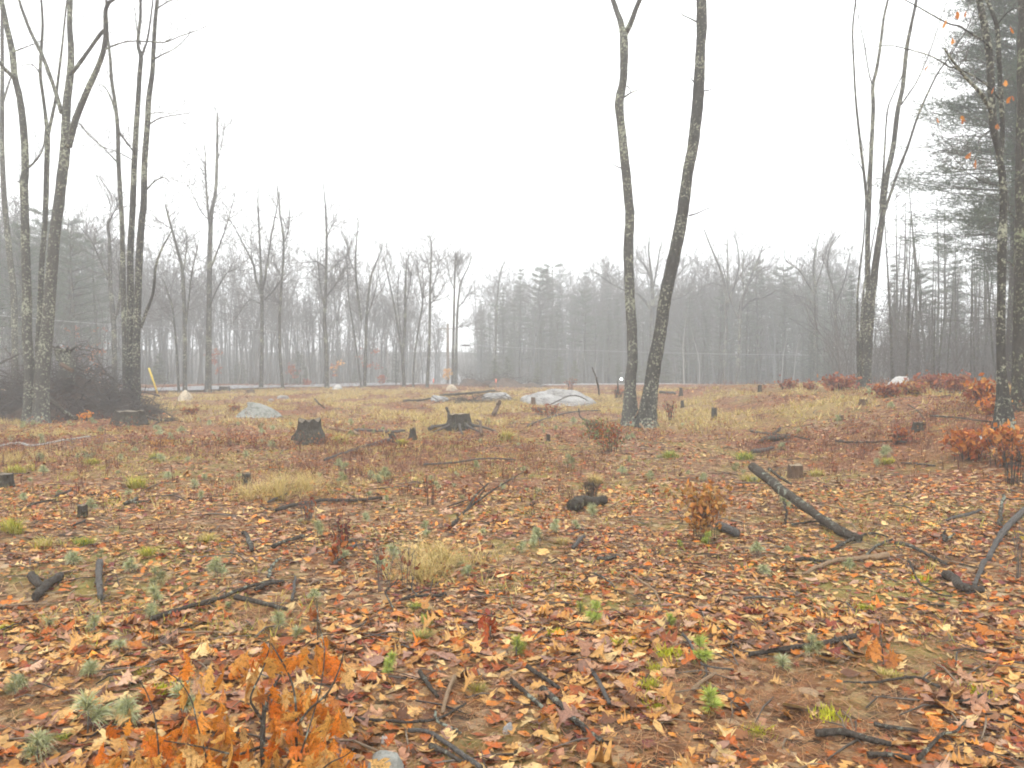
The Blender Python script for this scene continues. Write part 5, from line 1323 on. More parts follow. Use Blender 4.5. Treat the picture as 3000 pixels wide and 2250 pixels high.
def leaf_field(tmpl, P, size, col, tilt=0.13, curl=0.34, lift=0.010):
    """leaves lying on the terrain at P (n,2)"""
    T, F = tmpl; n = len(P); k = len(T)
    u = T[:, 0][None]; w_ = T[:, 1][None]
    c = nr.normal(0.35, curl, (n, 1)); b = nr.normal(0.1, curl * .9, (n, 1)); tw = nr.normal(0, .5, (n, 1))
    asp = nr.uniform(.75, 1.25, (n, 1))
    X = u + nr.normal(0, .025, (n, k)); Y = w_ * asp * nr.uniform(.62, 1.3, (n, k)); Z = c * Y ** 2 * 2.2 + b * X ** 2 * 1.2 + tw * X * Y
    L = np.stack([X, Y, Z], -1) * size[:, None, None]
    yaw = nr.uniform(0, 6.283, n); ta = nr.normal(0, tilt, n); tb = nr.normal(0, tilt, n)
    e = 0.08
    gx = (H(P[:, 0] + e, P[:, 1]) - H(P[:, 0] - e, P[:, 1])) / (2 * e); gy = (H(P[:, 0], P[:, 1] + e) - H(P[:, 0], P[:, 1] - e)) / (2 * e)
    cy, sy = np.cos(yaw)[:, None], np.sin(yaw)[:, None]
    x = L[..., 0] * cy - L[..., 1] * sy; y = L[..., 0] * sy + L[..., 1] * cy
    z = L[..., 2] + x * (gx + ta)[:, None] + y * (gy + tb)[:, None]
    zmin = z.min(1, keepdims=True)
    z = z - zmin * 0.75 + (H(P[:, 0], P[:, 1]) + nr.uniform(0.0, lift, n))[:, None]
    V = np.stack([x + P[:, 0:1], y + P[:, 1:2], z], -1)
    FF = (F[None] + (np.arange(n) * k)[:, None, None]).reshape(-1, F.shape[1])
    return V.reshape(-1, 3), FF, np.repeat(col, k, 0)

def frustum_pts(n, y0, y1, margin=1.12, dens=None, power=1.0):
    """random ground points inside the field of view, thinned by a density mask"""
    out = []
    tot = 0
    while tot < n:
        m_ = n * 3
        y = np.sqrt(nr.uniform(y0 ** 2, y1 ** 2, m_)) if power == 1.0 else y0 + (y1 - y0) * nr.random(m_)
        x = nr.uniform(-.5, .5, m_) * (3000 / FP) * y * margin
        p = np.stack([x, y], -1)
        if dens is not None: p = p[nr.random(m_) < dens(p[:, 0], p[:, 1])]
        out.append(p); tot += len(p)
    return np.vstack(out)[:n]

def litter():
    W_ = {'tan': .36, 'pink': .16, 'rust': .21, 'brown': .17, 'maroon': .05, 'orange': .05}
    dens = lambda x, y: 1 - .93 * soil_mask(x, y)
    # nearest leaves are single things
    P = frustum_pts(8200, 2.7, 5.0, 1.15, dens)
    sz = np.clip(nr.normal(.074, .03, len(P)), .022, .15); C = pick_cols(len(P), W_)
    area = sz / P[:, 1]; inview = (np.abs(P[:, 0]) < P[:, 1] * .63) & (P[:, 1] > 3.35)
    order = np.argsort(-area * inview)
    single, rest = order[:300], order[300:]
    r1, r2 = rest[::2], rest[1::2]
    parts = [leaf_field(OAK_F, P[r1], sz[r1], C[r1]), leaf_field(BEECH, P[r2], sz[r2] * .85, C[r2])]
    P2 = frustum_pts(24000, 4.9, 10.5, 1.12, dens); s2 = np.clip(nr.normal(.061, .024, len(P2)), .022, .13); c2 = pick_cols(len(P2), W_)
    q3 = np.arange(len(P2)) % 3 == 0; parts.append(leaf_field(OAK_M, P2[q3], s2[q3] * 1.1, c2[q3])); parts.append(leaf_field(BEECH, P2[~q3], s2[~q3] * .88, c2[~q3]))
    # crumbled scraps between the whole leaves
    P5 = frustum_pts(10000, 2.7, 8, 1.12, lambda x, y: 1 - .6 * soil_mask(x, y)); s5 = nr.uniform(.015, .04, len(P5))
    parts.append(leaf_field(OAK_S, P5, s5, pick_cols(len(P5), {'tan': .25, 'pink': .2, 'rust': .2, 'brown': .35}), .35))
    P3 = frustum_pts(31000, 10.3, 24, 1.1, lambda x, y: (1 - .8 * soil_mask(x, y)) * (1 - .85 * grass_mask(x, y))); s3 = np.clip(nr.normal(.060, .021, len(P3)), .025, .12)
    parts.append(leaf_field(OAK_S, P3, s3, pick_cols(len(P3), {'tan': .27, 'pink': .15, 'rust': .28, 'brown': .14, 'maroon': .16})))
    P4 = frustum_pts(13000, 23, 62, 1.1, lambda x, y: (1 - .93 * grass_mask(x, y)) * (1 - .6 * soil_mask(x, y))); s4 = nr.uniform(.07, .15, len(P4))
    parts.append(leaf_field(OAK_S, P4, s4, pick_cols(len(P4), {'tan': .36, 'pink': .16, 'rust': .26, 'brown': .15, 'maroon': .07})))
    off = 0; V, F, Cc = [], [], []
    for v, f, c in parts: V.append(v); F.append(f + off); Cc.append(c); off += len(v)
    o = put('leaf_litter', amesh('leaf_litter', np.vstack(V), np.vstack(F), M['leaf'], np.vstack(Cc)))
    tag(o, 'carpet of wet fallen oak and maple leaves', 'leaf litter', kind='stuff')
    # eight leaf shapes shared by the single leaves
    shapes = []
    for k in range(14):
        T, F0 = OAK_F if k % 3 else BEECH; c, b, tw = rng.gauss(.5, .5), rng.gauss(.2, .45), rng.gauss(0, .5); asp = rng.uniform(.8, 1.25)
        X, Y = T[:, 0] + nr.normal(0, .02, len(T)), T[:, 1] * asp * nr.uniform(.7, 1.25, len(T))
        V0 = np.stack([X, Y, c * Y ** 2 * 2.2 + b * X ** 2 * 1.2 + tw * X * Y], -1); V0[:, 2] -= V0[:, 2].min()
        shapes.append(amesh('oak_leaf', V0, F0, M['leaf_obj']))
    kinds = {'tan': ('pale tan lobed oak leaf fallen in the foreground litter', 'pale tan foreground leaves'), 'pink': ('pinkish grey underside-up oak leaf fallen in the foreground', 'pinkish foreground leaves'),
             'rust': ('rusty red-brown oak leaf fallen in the foreground', 'rusty foreground leaves'), 'brown': ('dark brown rotting oak leaf in the foreground litter', 'dark brown foreground leaves')}
    nm = list(kinds); pw = [.4, .25, .2, .15]
    for i in single:
        k = rng.choices(nm, pw)[0]; c = rng.choice(PAL[k]); f = rng.uniform(.85, 1.15)
        x, y = P[i]
        o = put('fallen_leaf', rng.choice(shapes), None, (x, y, h(x, y) + rng.uniform(.004, .022)), 0, float(sz[i]) * 1.0, tuple(q * f for q in c))
        o.rotation_euler = (rng.gauss(0, .2), rng.gauss(0, .2), rng.uniform(0, 6.283))
        tag(o, kinds[k][0], 'leaf', kinds[k][1])
litter()

# ------------------------------------------------------------------ pine needles and bits on the bare soil
def needles():
    P = np.vstack([frustum_pts(9000, 2.8, 5.2, 1.1, lambda x, y: .12 + soil_mask(x, y)), frustum_pts(9000, 5, 13, 1.1, lambda x, y: .1 + soil_mask(x, y))])
    n = len(P); a = nr.uniform(0, 6.283, n); L = nr.uniform(.05, .13, n) * np.where(P[:, 1] > 5, 1.3, 1); w_ = np.where(P[:, 1] > 5, .0022, .0011)
    d = np.stack([np.cos(a), np.sin(a)], -1); q = np.stack([-d[:, 1], d[:, 0]], -1)
    p0, p1 = P - d * L[:, None] / 2, P + d * L[:, None] / 2
    def z(p, k): return np.concatenate([p, (H(p[:, 0], p[:, 1]) + k)[:, None]], 1)
    up = nr.uniform(.004, .02, n); up2 = nr.uniform(.004, .025, n)
    V = np.stack([z(p0 - q * w_[:, None], up), z(p0 + q * w_[:, None], up), z(p1 + q * w_[:, None], up2), z(p1 - q * w_[:, None], up2)], 1).reshape(-1, 3)
    F = np.arange(4 * n).reshape(-1, 4)
    base = np.array([(.34, .15, .05), (.26, .10, .035), (.42, .25, .11), (.16, .08, .04)])[nr.integers(0, 4, n)]
    o = put('needle_litter', amesh('needle_litter', V, F, M['leaf'], np.repeat(base, 4, 0)))
    tag(o, 'scattered rust-coloured pine needles on bare soil', 'needles', kind='stuff')
needles()

def twig_litter():
    mb = MB()
    P = np.vstack([frustum_pts(560, 2.9, 8, 1.1), frustum_pts(620, 8, 30, 1.1)])
    for x, y in P:
        a = rng.uniform(0, 6.28); L = rng.uniform(.08, .35) * (1 if y < 8 else 2.0); r = rng.uniform(.002, .006) * (1 if y < 8 else 1.6)
        x2, y2 = x + math.cos(a) * L, y + math.sin(a) * L; xm, ym = (x + x2) / 2 + rng.gauss(0, .04) * L, (y + y2) / 2 + rng.gauss(0, .08) * L
        mb.tube([(x, y, h(x, y) + .012), (xm, ym, h(xm, ym) + .02 + rng.uniform(0, .02)), (x2, y2, h(x2, y2) + .012)], [r, r * .9, r * .6], 4, col=rng.choice([(.05, .04, .035), (.09, .075, .06), (.2, .15, .1), (.14, .12, .1)]))
    tag(put('twig_litter', mb.mesh('twig_litter', M['leaf'])), 'broken twigs strewn through the leaf litter', 'twigs', kind='stuff')
twig_litter()

# ------------------------------------------------------------------ grass
def blades(P, hgt, spread, per, width, cols, lean=.6, coarse=False):
    n = len(P) * per; root = np.repeat(P, per, 0); hh = np.repeat(hgt, per) * nr.uniform(.5, 1.15, n); sp = np.repeat(spread, per)
    a = nr.uniform(0, 6.283, n); r = np.abs(nr.normal(0, .5, n)) * sp
    bx, by = root[:, 0] + np.cos(a) * r * .5, root[:, 1] + np.sin(a) * r * .5
    bz = H(bx, by) - .01
    ln = nr.uniform(.2, 1.0, n) * lean; dx, dy = np.cos(a + nr.normal(0, .5, n)), np.sin(a + nr.normal(0, .5, n))
    qx, qy = -dy, dx
    w_ = width * nr.uniform(.6, 1.3, n)
    pts = []
    for t, k in ((0, 1), (.55, .8), (1, .12)):
        ox = ln * hh * t ** 2 * 1.1; z = bz + hh * (t - .38 * ln * t ** 2)
        cx, cy = bx + dx * ox, by + dy * ox
        pts += [np.stack([cx - qx * w_ * k, cy - qy * w_ * k, z], -1), np.stack([cx + qx * w_ * k, cy + qy * w_ * k, z], -1)]
    c = np.array(cols)[nr.integers(0, len(cols), n)] * nr.uniform(.7, 1.25, (n, 1))
    if coarse:       # far blades: one bent-over quad each
        V = np.stack([pts[0], pts[1], pts[5], pts[4]], 1).reshape(-1, 3)
        return V, np.arange(4 * n).reshape(-1, 4), np.repeat(c, 4, 0)
    V = np.stack(pts, 1).reshape(-1, 3); i0 = (np.arange(n) * 6)[:, None]
    F = np.concatenate([i0 + np.array([[0, 1, 3, 2]]), i0 + np.array([[2, 3, 5, 4]])], 0)
    return V, F, np.repeat(c, 6, 0)
STRAW = [(.55, .41, .16), (.47, .35, .12), (.60, .47, .22), (.42, .34, .10), (.52, .38, .16)]
YELG = [(.46, .40, .05), (.37, .36, .045), (.54, .45, .09), (.28, .31, .04)]
GRNG = [(.13, .22, .03), (.18, .28, .05), (.25, .32, .07)]
def meadow():
    P = frustum_pts(12000, 15, 58, 1.12, grass_mask)
    V, F, C = blades(P, nr.uniform(.10, .24, len(P)), nr.uniform(.15, .5, len(P)), 10, .011, STRAW * 5 + YELG[:1] + [(.40, .24, .10), (.33, .20, .09), (.36, .27, .13)] * 2, 1.2, True)
    P2 = frustum_pts(6800, 4.5, 21, 1.1, lambda x, y: .08 + sst(.42, .62, fbm(x / 1.5, y / 1.5, 81)) * np.where(x / y < .05, 1, .35))
    V2, F2, C2 = blades(P2, nr.uniform(.04, .12, len(P2)), nr.uniform(.08, .25, len(P2)), 10, .0032, STRAW + YELG + [(.33, .33, .08), (.40, .36, .10), (.28, .30, .07)], 1.4, True)
    # flattened straw beside the small mossy stump and in the middle
    Q = []
    for px, py, sx, sy, k in ((860, 1428, .9, .5, 90), (800, 1450, .5, .3, 40), (1290, 1645, .35, .2, 34), (1220, 1690, .3, .2, 24), (1000, 1320, 1.0, .4, 30), (30, 1350, .8, .5, 50), (120, 1275, 1.2, .6, 80)):
        g = gnd(px, py); Q += [(g.x + rng.gauss(0, sx * .5), g.y + rng.gauss(0, sy * .7)) for _ in range(k)]
    Q = np.array(Q)
    V3, F3, C3 = blades(Q, nr.uniform(.12, .3, len(Q)), nr.uniform(.05, .15, len(Q)), 16, .0025, STRAW, 1.6)
    off1 = len(V); off2 = off1 + len(V2)
    tag(put('dry_grass', amesh('dry_grass', np.vstack([V, V2, V3]), np.vstack([F, F2 + off1, F3 + off2]), M['grass'], np.vstack([C, C2, C3]))), 'tan dry grass over the clearing', 'grass', kind='stuff')
meadow()

def scrub():
    """low blueberry and sheep-laurel scrub, a dark red twiggy mass"""
    def dens(x, y): return np.clip(heath_mask(x, y) + .06, 0, 1)
    P = np.vstack([frustum_pts(1100, 7.5, 16, 1.1, dens), frustum_pts(4200, 14, 62, 1.12, dens)])
    n = len(P); near = P[:, 1] < 15
    hh = nr.uniform(.10, .28, n)
    V, F, C = blades(P, hh, np.full(n, .22), 9, .0035, [(.10, .035, .03), (.14, .05, .035), (.08, .045, .035), (.17, .07, .04)], .5, True)
    # tiny leaves
    k = 13; m_ = n * k; R = np.repeat(P, k, 0); a = nr.uniform(0, 6.283, m_); r = np.abs(nr.normal(0, .12, m_))
    x, y = R[:, 0] + np.cos(a) * r, R[:, 1] + np.sin(a) * r; z = H(x, y) + np.repeat(hh, k) * nr.uniform(.2, 1.05, m_)
    s_ = np.where(np.repeat(near, k), .011, .02) * nr.uniform(.6, 1.4, m_)
    e1 = nr.normal(0, 1, (m_, 3)); e1 /= np.linalg.norm(e1, axis=1, keepdims=True); e2 = np.cross(e1, nr.normal(0, 1, (m_, 3))); e2 /= np.linalg.norm(e2, axis=1, keepdims=True)
    c0 = np.stack([x, y, z], -1)
    V2 = np.stack([c0 - e1 * s_[:, None], c0 + e2 * s_[:, None] * .6, c0 + e1 * s_[:, None], c0 - e2 * s_[:, None] * .6], 1).reshape(-1, 3)
    F2 = np.arange(4 * m_).reshape(-1, 4)
    cc = np.array([(.22, .065, .035), (.30, .09, .035), (.36, .14, .04), (.18, .08, .04), (.40, .19, .06), (.17, .05, .04)])[nr.integers(0, 6, m_)] * nr.uniform(.7, 1.2, (m_, 1))
    tag(put('blueberry_scrub', amesh('blueberry_scrub', np.vstack([V, V2]), np.vstack([F, F2 + len(V)]), M['foliage'], np.vstack([C, np.repeat(cc, 4, 0)]))), 'low dark red blueberry scrub covering the clearing', 'scrub', kind='stuff')
scrub()

# ------------------------------------------------------------------ single small plants
SEED_C = [(.34, .37, .19), (.40, .42, .24), (.28, .32, .13), (.46, .47, .31), (.37, .36, .14)]
SEED_G = [(.30, .38, .06), (.37, .44, .08), (.44, .48, .14)]
def seedling_proto(tufts, hgt, needle, cols, droop=1.0):
    st, nd = MB(), MB()
    st.tube([(0, 0, -.02), (.005, 0, hgt * .5), (0, .004, hgt)], [.004, .003, .002], 5)
    tips = [(Vector((0, 0, hgt)), Vector((0, 0, 1)))]
    for k in range(tufts - 1):
        a = rng.uniform(0, 6.28); p = Vector((math.cos(a) * hgt * .32, math.sin(a) * hgt * .32, hgt * rng.uniform(.45, .8)))
        st.tube([(0, 0, hgt * .35), tuple(p)], [.003, .002], 4); tips.append((p, Vector((math.cos(a) * .7, math.sin(a) * .7, .7))))
    for p, ax in tips:
        for _ in range(150):
            d = (Vector((rng.gauss(0, 1), rng.gauss(0, 1), rng.gauss(0, .6))).normalized() + ax * .75).normalized()
            o = p - ax * rng.uniform(0, .035); L = needle * rng.uniform(.7, 1.15)
            q = d.orthogonal().normalized() * .0013
            m_ = o + d * L * .55; e = o + d * L * .95 + Vector((0, 0, -L * .38 * droop * (1 - abs(d.z) * .4)))
            f = rng.uniform(.75, 1.25); c = tuple(v * f for v in rng.choice(cols))
            nd.poly((o - q, o + q, m_ + q, m_ - q), 0, c); nd.poly((m_ - q, m_ + q, e), 0, c)
    return [('stem', st.mesh('seedling_stem', M['twig'])), ('needles', nd.mesh('seedling_needles', M['needle'], smooth=False))]
SEED = [seedling_proto(k, hg, nl, SEED_C, dr) for k, hg, nl, dr in ((1, .07, .085, 1.0), (3, .10, .08, 1.2), (4, .15, .08, .9), (2, .09, .09, 1.3), (1, .05, .07, .8), (5, .14, .075, 1.1), (2, .12, .07, .6))]
SPRIG = [seedling_proto(k, hg, nl, SEED_G, .3) for k, hg, nl in ((2, .08, .05), (3, .11, .055))]
def seedlings():
    named = [((1248, 1553), .95, 'upper pine seedling of the stacked pair left of the arched branch'), ((1250, 1575), 1.0, 'lower pine seedling of the stacked pair left of the arched branch'),
             ((1415, 1572), 1.0, 'pine seedling right of the curled tan leaves'), ((930, 1575), 1.0, 'bright domed pine seedling below the dark bowed branch'), ((1082, 1458), .9, 'pine seedling left of the dark bowed branch end'),
             ((1132, 1475), .9, 'pine seedling touching the dark bowed branch end'), ((1112, 1690), 1.2, 'tallest pine seedling behind the leafless twig shrub'), ((1150, 1638), 1.2, 'twin-topped pine seedling above the leafless twig shrub'),
             ((1372, 1690), 1.0, 'pine seedling among pale leaves right of the straw tuft'), ((2292, 1962), 1.15, 'pale spiky pine seedling before the dark old stick'), ((2378, 1925), .8, 'small pine seedling above the pale spiky one'),
             ((255, 2155), 1.35, 'large drooping pine seedling at lower left'), ((530, 2100), 1.1, 'pine seedling behind the orange oak sapling'), ((110, 2232), 1.25, 'pine seedling in the lower left corner'),
             ((45, 2040), 1.2, 'pine seedling at the left edge above the corner one'), ((265, 1990), 1.15, 'pine seedling above the large drooping one'), ((375, 2120), 1.05, 'pine seedling between the large drooping one and the oak sapling'),
             ((455, 1720), 1.2, 'bushy pine seedling left of the long lichened branch'), ((445, 1812), 1.15, 'pine seedling at the lichened branch lower end'), ((298, 1645), 1.0, 'pine seedling above the end-on grey log'), ((215, 1655), 1.0, 'pine seedling left of the end-on grey log'),
             ((590, 1468), .9, 'pine seedling behind the tiny dark stump'), ((1685, 1555), .9, 'round green pine seedling below the mossy log chunk'), ((1630, 1562), .9, 'middle pine seedling of three below the mossy log chunk'), ((1572, 1580), 1.0, 'left pine seedling of three below the mossy log chunk'),
             ((2595, 1340), 1.6, 'pine seedling left of the right-edge brush'), ((1930, 1350), 1.2, 'pine seedling above the tan-leaved shrub'), ((2340, 1275), 1.6, 'pale bushy pine seedling in the grass behind the small brush heap'), ((145, 1850), 1.1, 'yellowish pine seedling at left of the litter'), ((278, 1858), 1.1, 'blue-grey pine seedling right of the yellowish one')]
    taken = []
    for (px, py), sc, lab in named:
        g = gnd(px, py); taken.append((g.x, g.y))
        copy_thing(rng.choice(SEED), 'pine_seedling', g, rng.uniform(0, 6.28), sc * rng.uniform(.7, .95), lab, 'seedling', 'pine seedlings')
    extra = [(970, 1452), (1202, 1385), (1265, 1405), (1345, 1660), (1065, 1530), (390, 1675), (450, 1770), (815, 1850), (872, 1872), (670, 1782), (2220, 1625), (2300, 1620), (2490, 1678), (1842, 1355), (1900, 1410), (1390, 1372),
             (700, 1400), (400, 1330), (360, 1345), (350, 1390), (540, 1290), (560, 1300), (620, 1275), (880, 1540), (1540, 1380), (1560, 1400), (1610, 1375), (2020, 1390), (2060, 1410), (1440, 1370), (1330, 1400), (1000, 1420), (940, 1400), (2120, 1400), (1680, 1380), (170, 1450), (75, 1465), (270, 1500), (230, 1345), (1905, 1450), (2240, 1690), (1010, 1640), (920, 1760), (640, 1700), (350, 1910), (1560, 1600), (1530, 1620)]
    for px, py in extra:
        g = gnd(px + rng.uniform(-6, 6), py + rng.uniform(-4, 4)); taken.append((g.x, g.y))
        copy_thing(rng.choice(SEED), 'pine_seedling', g, rng.uniform(0, 6.28), rng.uniform(.5, .95), 'common small grey-green pine seedling scattered in the leaf litter', 'seedling', 'pine seedlings')
    P = frustum_pts(120, 8, 22, 1.0, lambda x, y: np.where(x / y < .12, 1, .3) * sst(.46, .6, fbm(x / 1.1, y / 1.6, 111, 2)))
    for x, y in P:
        copy_thing(rng.choice(SEED), 'pine_seedling', (x, y, h(x, y)), rng.uniform(0, 6.28), rng.uniform(.7, 1.3), 'common small grey-green pine seedling scattered in the leaf litter', 'seedling', 'pine seedlings')
    for (px, py), sc, lab in (((1515, 1925), 1.2, 'bright green sprig left of the crossed sticks'), ((2050, 1940), 1.1, 'green tufted sprig by the forked grey twig'), ((2078, 2090), 1.2, 'pale green tall sprig among tan leaves'), ((1962, 1835), .8, 'small blue-green sprig above the forked twig'),
                              ((1150, 1955), .8, 'upper green sprig on the bare soil'), ((1140, 1978), .8, 'lower green sprig on the bare soil'), ((1245, 1845), .9, 'green sprig above the bare soil patch'), ((1745, 1822), 1.0, 'bright green sprig cluster in mid litter'), ((1700, 1802), .9, 'yellow-green sprig left of the bright cluster'),
                              ((2075, 1600), 1.0, 'vivid green sprig below the tan-leaved shrub'), ((1990, 1605), .7, 'tiny green sprig left of the vivid one')):
        copy_thing(rng.choice(SPRIG), 'green_sprig', gnd(px, py), rng.uniform(0, 6.28), sc, lab, 'sprig', 'green sprigs')
seedlings()

def moss():
    shapes = []
    for k in range(3):
        mb = MB()
        for _ in range(120):
            a = rng.uniform(0, 6.28); r = min(.06, abs(rng.gauss(0, .03))); p = Vector((math.cos(a) * r, math.sin(a) * r, 0))
            d = Vector((rng.gauss(0, .6), rng.gauss(0, .6), 1)).normalized() * rng.uniform(.015, .04); q = d.orthogonal().normalized() * .0035
            f = rng.uniform(.7, 1.3); c = tuple(v * f for v in rng.choice([(.46, .46, .03), (.55, .52, .05), (.36, .38, .03)]))
            mb.poly((p - q - d * .3, p + q - d * .3, p + d), 0, c)
        shapes.append(mb.mesh('moss_tuft', M['foliage'], smooth=False))
    for (px, py), lab in (((1842, 1885), 'lime moss tuft above the pale oak leaves, upper'), ((1810, 1888), 'lime moss tuft just left of the upper one'), ((1925, 1965), 'lime moss tuft in the middle of pale oak leaves'), ((1905, 2010), 'lowest lime moss tuft in pale oak leaves'), ((1960, 1920), 'olive moss tuft above pale oak leaves'),
                          ((2218, 2150), 'lime moss tuft on the bare soil edge'), ((2862, 2035), 'lime moss tuft near the right edge'), ((2530, 1785), 'lime moss tuft in the right litter'), ((1630, 1860), 'lime moss tuft in the middle litter'), ((1925, 2075), 'olive moss tuft beside a brown curled leaf'),
                          ((420, 1975), 'lime moss tuft left of the oak sapling'), ((475, 2030), 'bright moss tuft beside the oak sapling'), ((10, 1845), 'olive moss tuft at the left edge'), ((2430, 2100), 'dark olive moss tuft by the buried logs'), ((650, 1590), 'olive moss tuft in the left litter'), ((235, 1600), 'olive moss tuft under the straw'), ((2700, 1700), 'moss tuft near the black-ended stub'), ((2390, 1645), 'tiny moss tuft by the leaning log foot')):
        g = gnd(px, py); tag(put('moss_tuft', rng.choice(shapes), None, g, rng.uniform(0, 6.28), rng.uniform(1.1, 1.6)), lab, 'moss', 'moss tufts')
moss()

def tuft(px, py, wpx, hpx, cols, label, per=140, lean=1.2, width=.0025):
    g = gnd(px, py); s_ = g.y / FP; n = 10
    P = np.array([(g.x + rng.gauss(0, wpx * s_ * .16), g.y + rng.gauss(0, wpx * s_ * .16)) for _ in range(n)])
    V, F, C = blades(P, np.full(n, hpx * s_ * 1.5), np.full(n, wpx * s_ * .25), per // n * 2, width * max(1, g.y / 7), cols, lean)
    V = V - np.array(g)
    tag(put('grass_tuft', amesh('grass_tuft', V, F, M['grass'], C), None, g), label, 'grass tuft', 'grass tufts')
for a in ((400, 1430, 80, 32, YELG, 'bright yellow rounded grass tuft left of centre'), (35, 1558, 100, 36, YELG, 'vivid yellow grass tuft at the left edge'), (140, 1605, 90, 30, STRAW + YELG, 'straw and green grass tuft right of the edge one'), (245, 1598, 60, 24, YELG + GRNG, 'olive grass tuft below the small black stump'),
          (275, 1360, 60, 16, YELG, 'low yellow grass strip left of the white birch stick'), (450, 1345, 40, 16, YELG, 'low yellow-green grass strip in the red scrub'), (60, 1385, 90, 22, YELG, 'yellow grass strip above the edge stump'), (1000, 1300, 70, 26, STRAW + YELG, 'dense yellow grass tuft right of the flat-cut stump'), (1180, 1305, 40, 18, YELG, 'small yellow tuft between the little stumps'),
          (610, 1590, 50, 26, YELG + STRAW, 'yellow-green tuft in the left litter'), (425, 1632, 50, 26, YELG, 'green-gold tuft above the end-on log'), (1490, 1290, 60, 26, STRAW + YELG, 'tan tuft before the leaning post'), (1235, 1880, 40, 34, GRNG + STRAW, 'green blades over the bare soil'), (1650, 1595, 40, 20, STRAW, 'small straw tuft under the three seedlings'), (1400, 2025, 60, 20, STRAW + YELG, 'pale straw tuft near the tan peeled stick'),
          (1230, 1790, 40, 22, GRNG + YELG, 'grass wisp under the black forked twig'), (180, 2165, 50, 20, GRNG + YELG, 'green grass wisp by the large drooping seedling'), (1450, 1945, 30, 16, STRAW, 'straw wisp in pale leaves'), (1740, 1415, 60, 24, STRAW, 'straw tuft behind the mossy log chunk'), (1960, 1340, 60, 18, YELG + GRNG, 'green-yellow grass strip in upper litter'), (2180, 1345, 70, 20, YELG + GRNG, 'green-yellow grass strip left of the leaning log'),
          (2200, 1410, 70, 20, YELG + STRAW, 'yellow grass strip beneath the raised log end'), (2390, 1395, 60, 18, YELG + STRAW, 'yellow grass by the small brown sawn stump'), (2600, 1360, 40, 18, YELG, 'small yellow tuft near the right-edge brush'), (2610, 1985, 70, 22, YELG + STRAW, 'olive-straw tuft under the hanging oak leaves')):
    tuft(*a)

# ------------------------------------------------------------------ leafy sprouts and shrubs
def leaf_shape(k, mat):
    T, F0 = OAK_F; r_ = random.Random(k); c, b, tw = r_.gauss(.7, .35), r_.gauss(.5, .4), r_.gauss(0, .6); asp = r_.uniform(.85, 1.2)
    X, Y = T[:, 0] + .5 + nr.normal(0, .02, len(T)), T[:, 1] * asp * nr.uniform(.65, 1.3, len(T))
    V0 = np.stack([X, Y, -c * Y ** 2 * 2.2 - b * X ** 2 * .8 + tw * X * Y], -1)
    return amesh('hanging_leaf', V0, F0, M[mat])
HANG = [leaf_shape(k, 'leaf_hang') for k in range(16)]
def oak_sprout(px, py, stems, leaves, size, cols, label, name='oak_sprout', leafpos=None, wood='stick_moss'):
    """stems: polylines (px, py, depth, width_px); each leaf hangs from a stem and is a part of its own"""
    g = gnd(px, py) if py < 2250 else None
    if g is None:
        r = ray(px, py); r = r / r[1]; d = 2.95; g = Vector((r[0] * d, d, h(r[0] * d, d)))
    t = thing(name, g, label, 'sapling')
    anchors = []
    for st in stems:
        Q = smoothline([(*at(p[0], p[1], p[2]), p[3] * .36 * p[2] / FP) for p in st], 5)
        if st is stems[0]: Q[0][2] = min(Q[0][2], h(Q[0][0], Q[0][1]) - .02)
        mb = MB(); mb.tube([Vector(q[:3]) for q in Q], [max(q[3], .0012) for q in Q], 6)
        put('stem', mb.mesh('sprout_stem', M[wood], g), t)
        anchors += [Vector(q[:3]) for q in Q[len(Q) // 4:]]
    pos = [at(*p) for p in leafpos] if leafpos else [rng.choice(anchors) for _ in range(leaves)]
    for p in pos:
        c = rng.choice(cols); f = rng.uniform(.85, 1.15)
        o = put('leaf', rng.choice(HANG), t, p - g + Vector((rng.gauss(0, .012), rng.gauss(0, .02), rng.gauss(0, .01))), 0, size * rng.uniform(.75, 1.25), tuple(v * f for v in c))
        o.rotation_euler = (rng.gauss(0, .9), rng.uniform(.35, 1.5), rng.uniform(0, 6.283))
    return t
OR = PAL['orange']; OTAN = [(.62, .33, .08), (.66, .40, .14), (.58, .26, .05), (.55, .30, .09)]
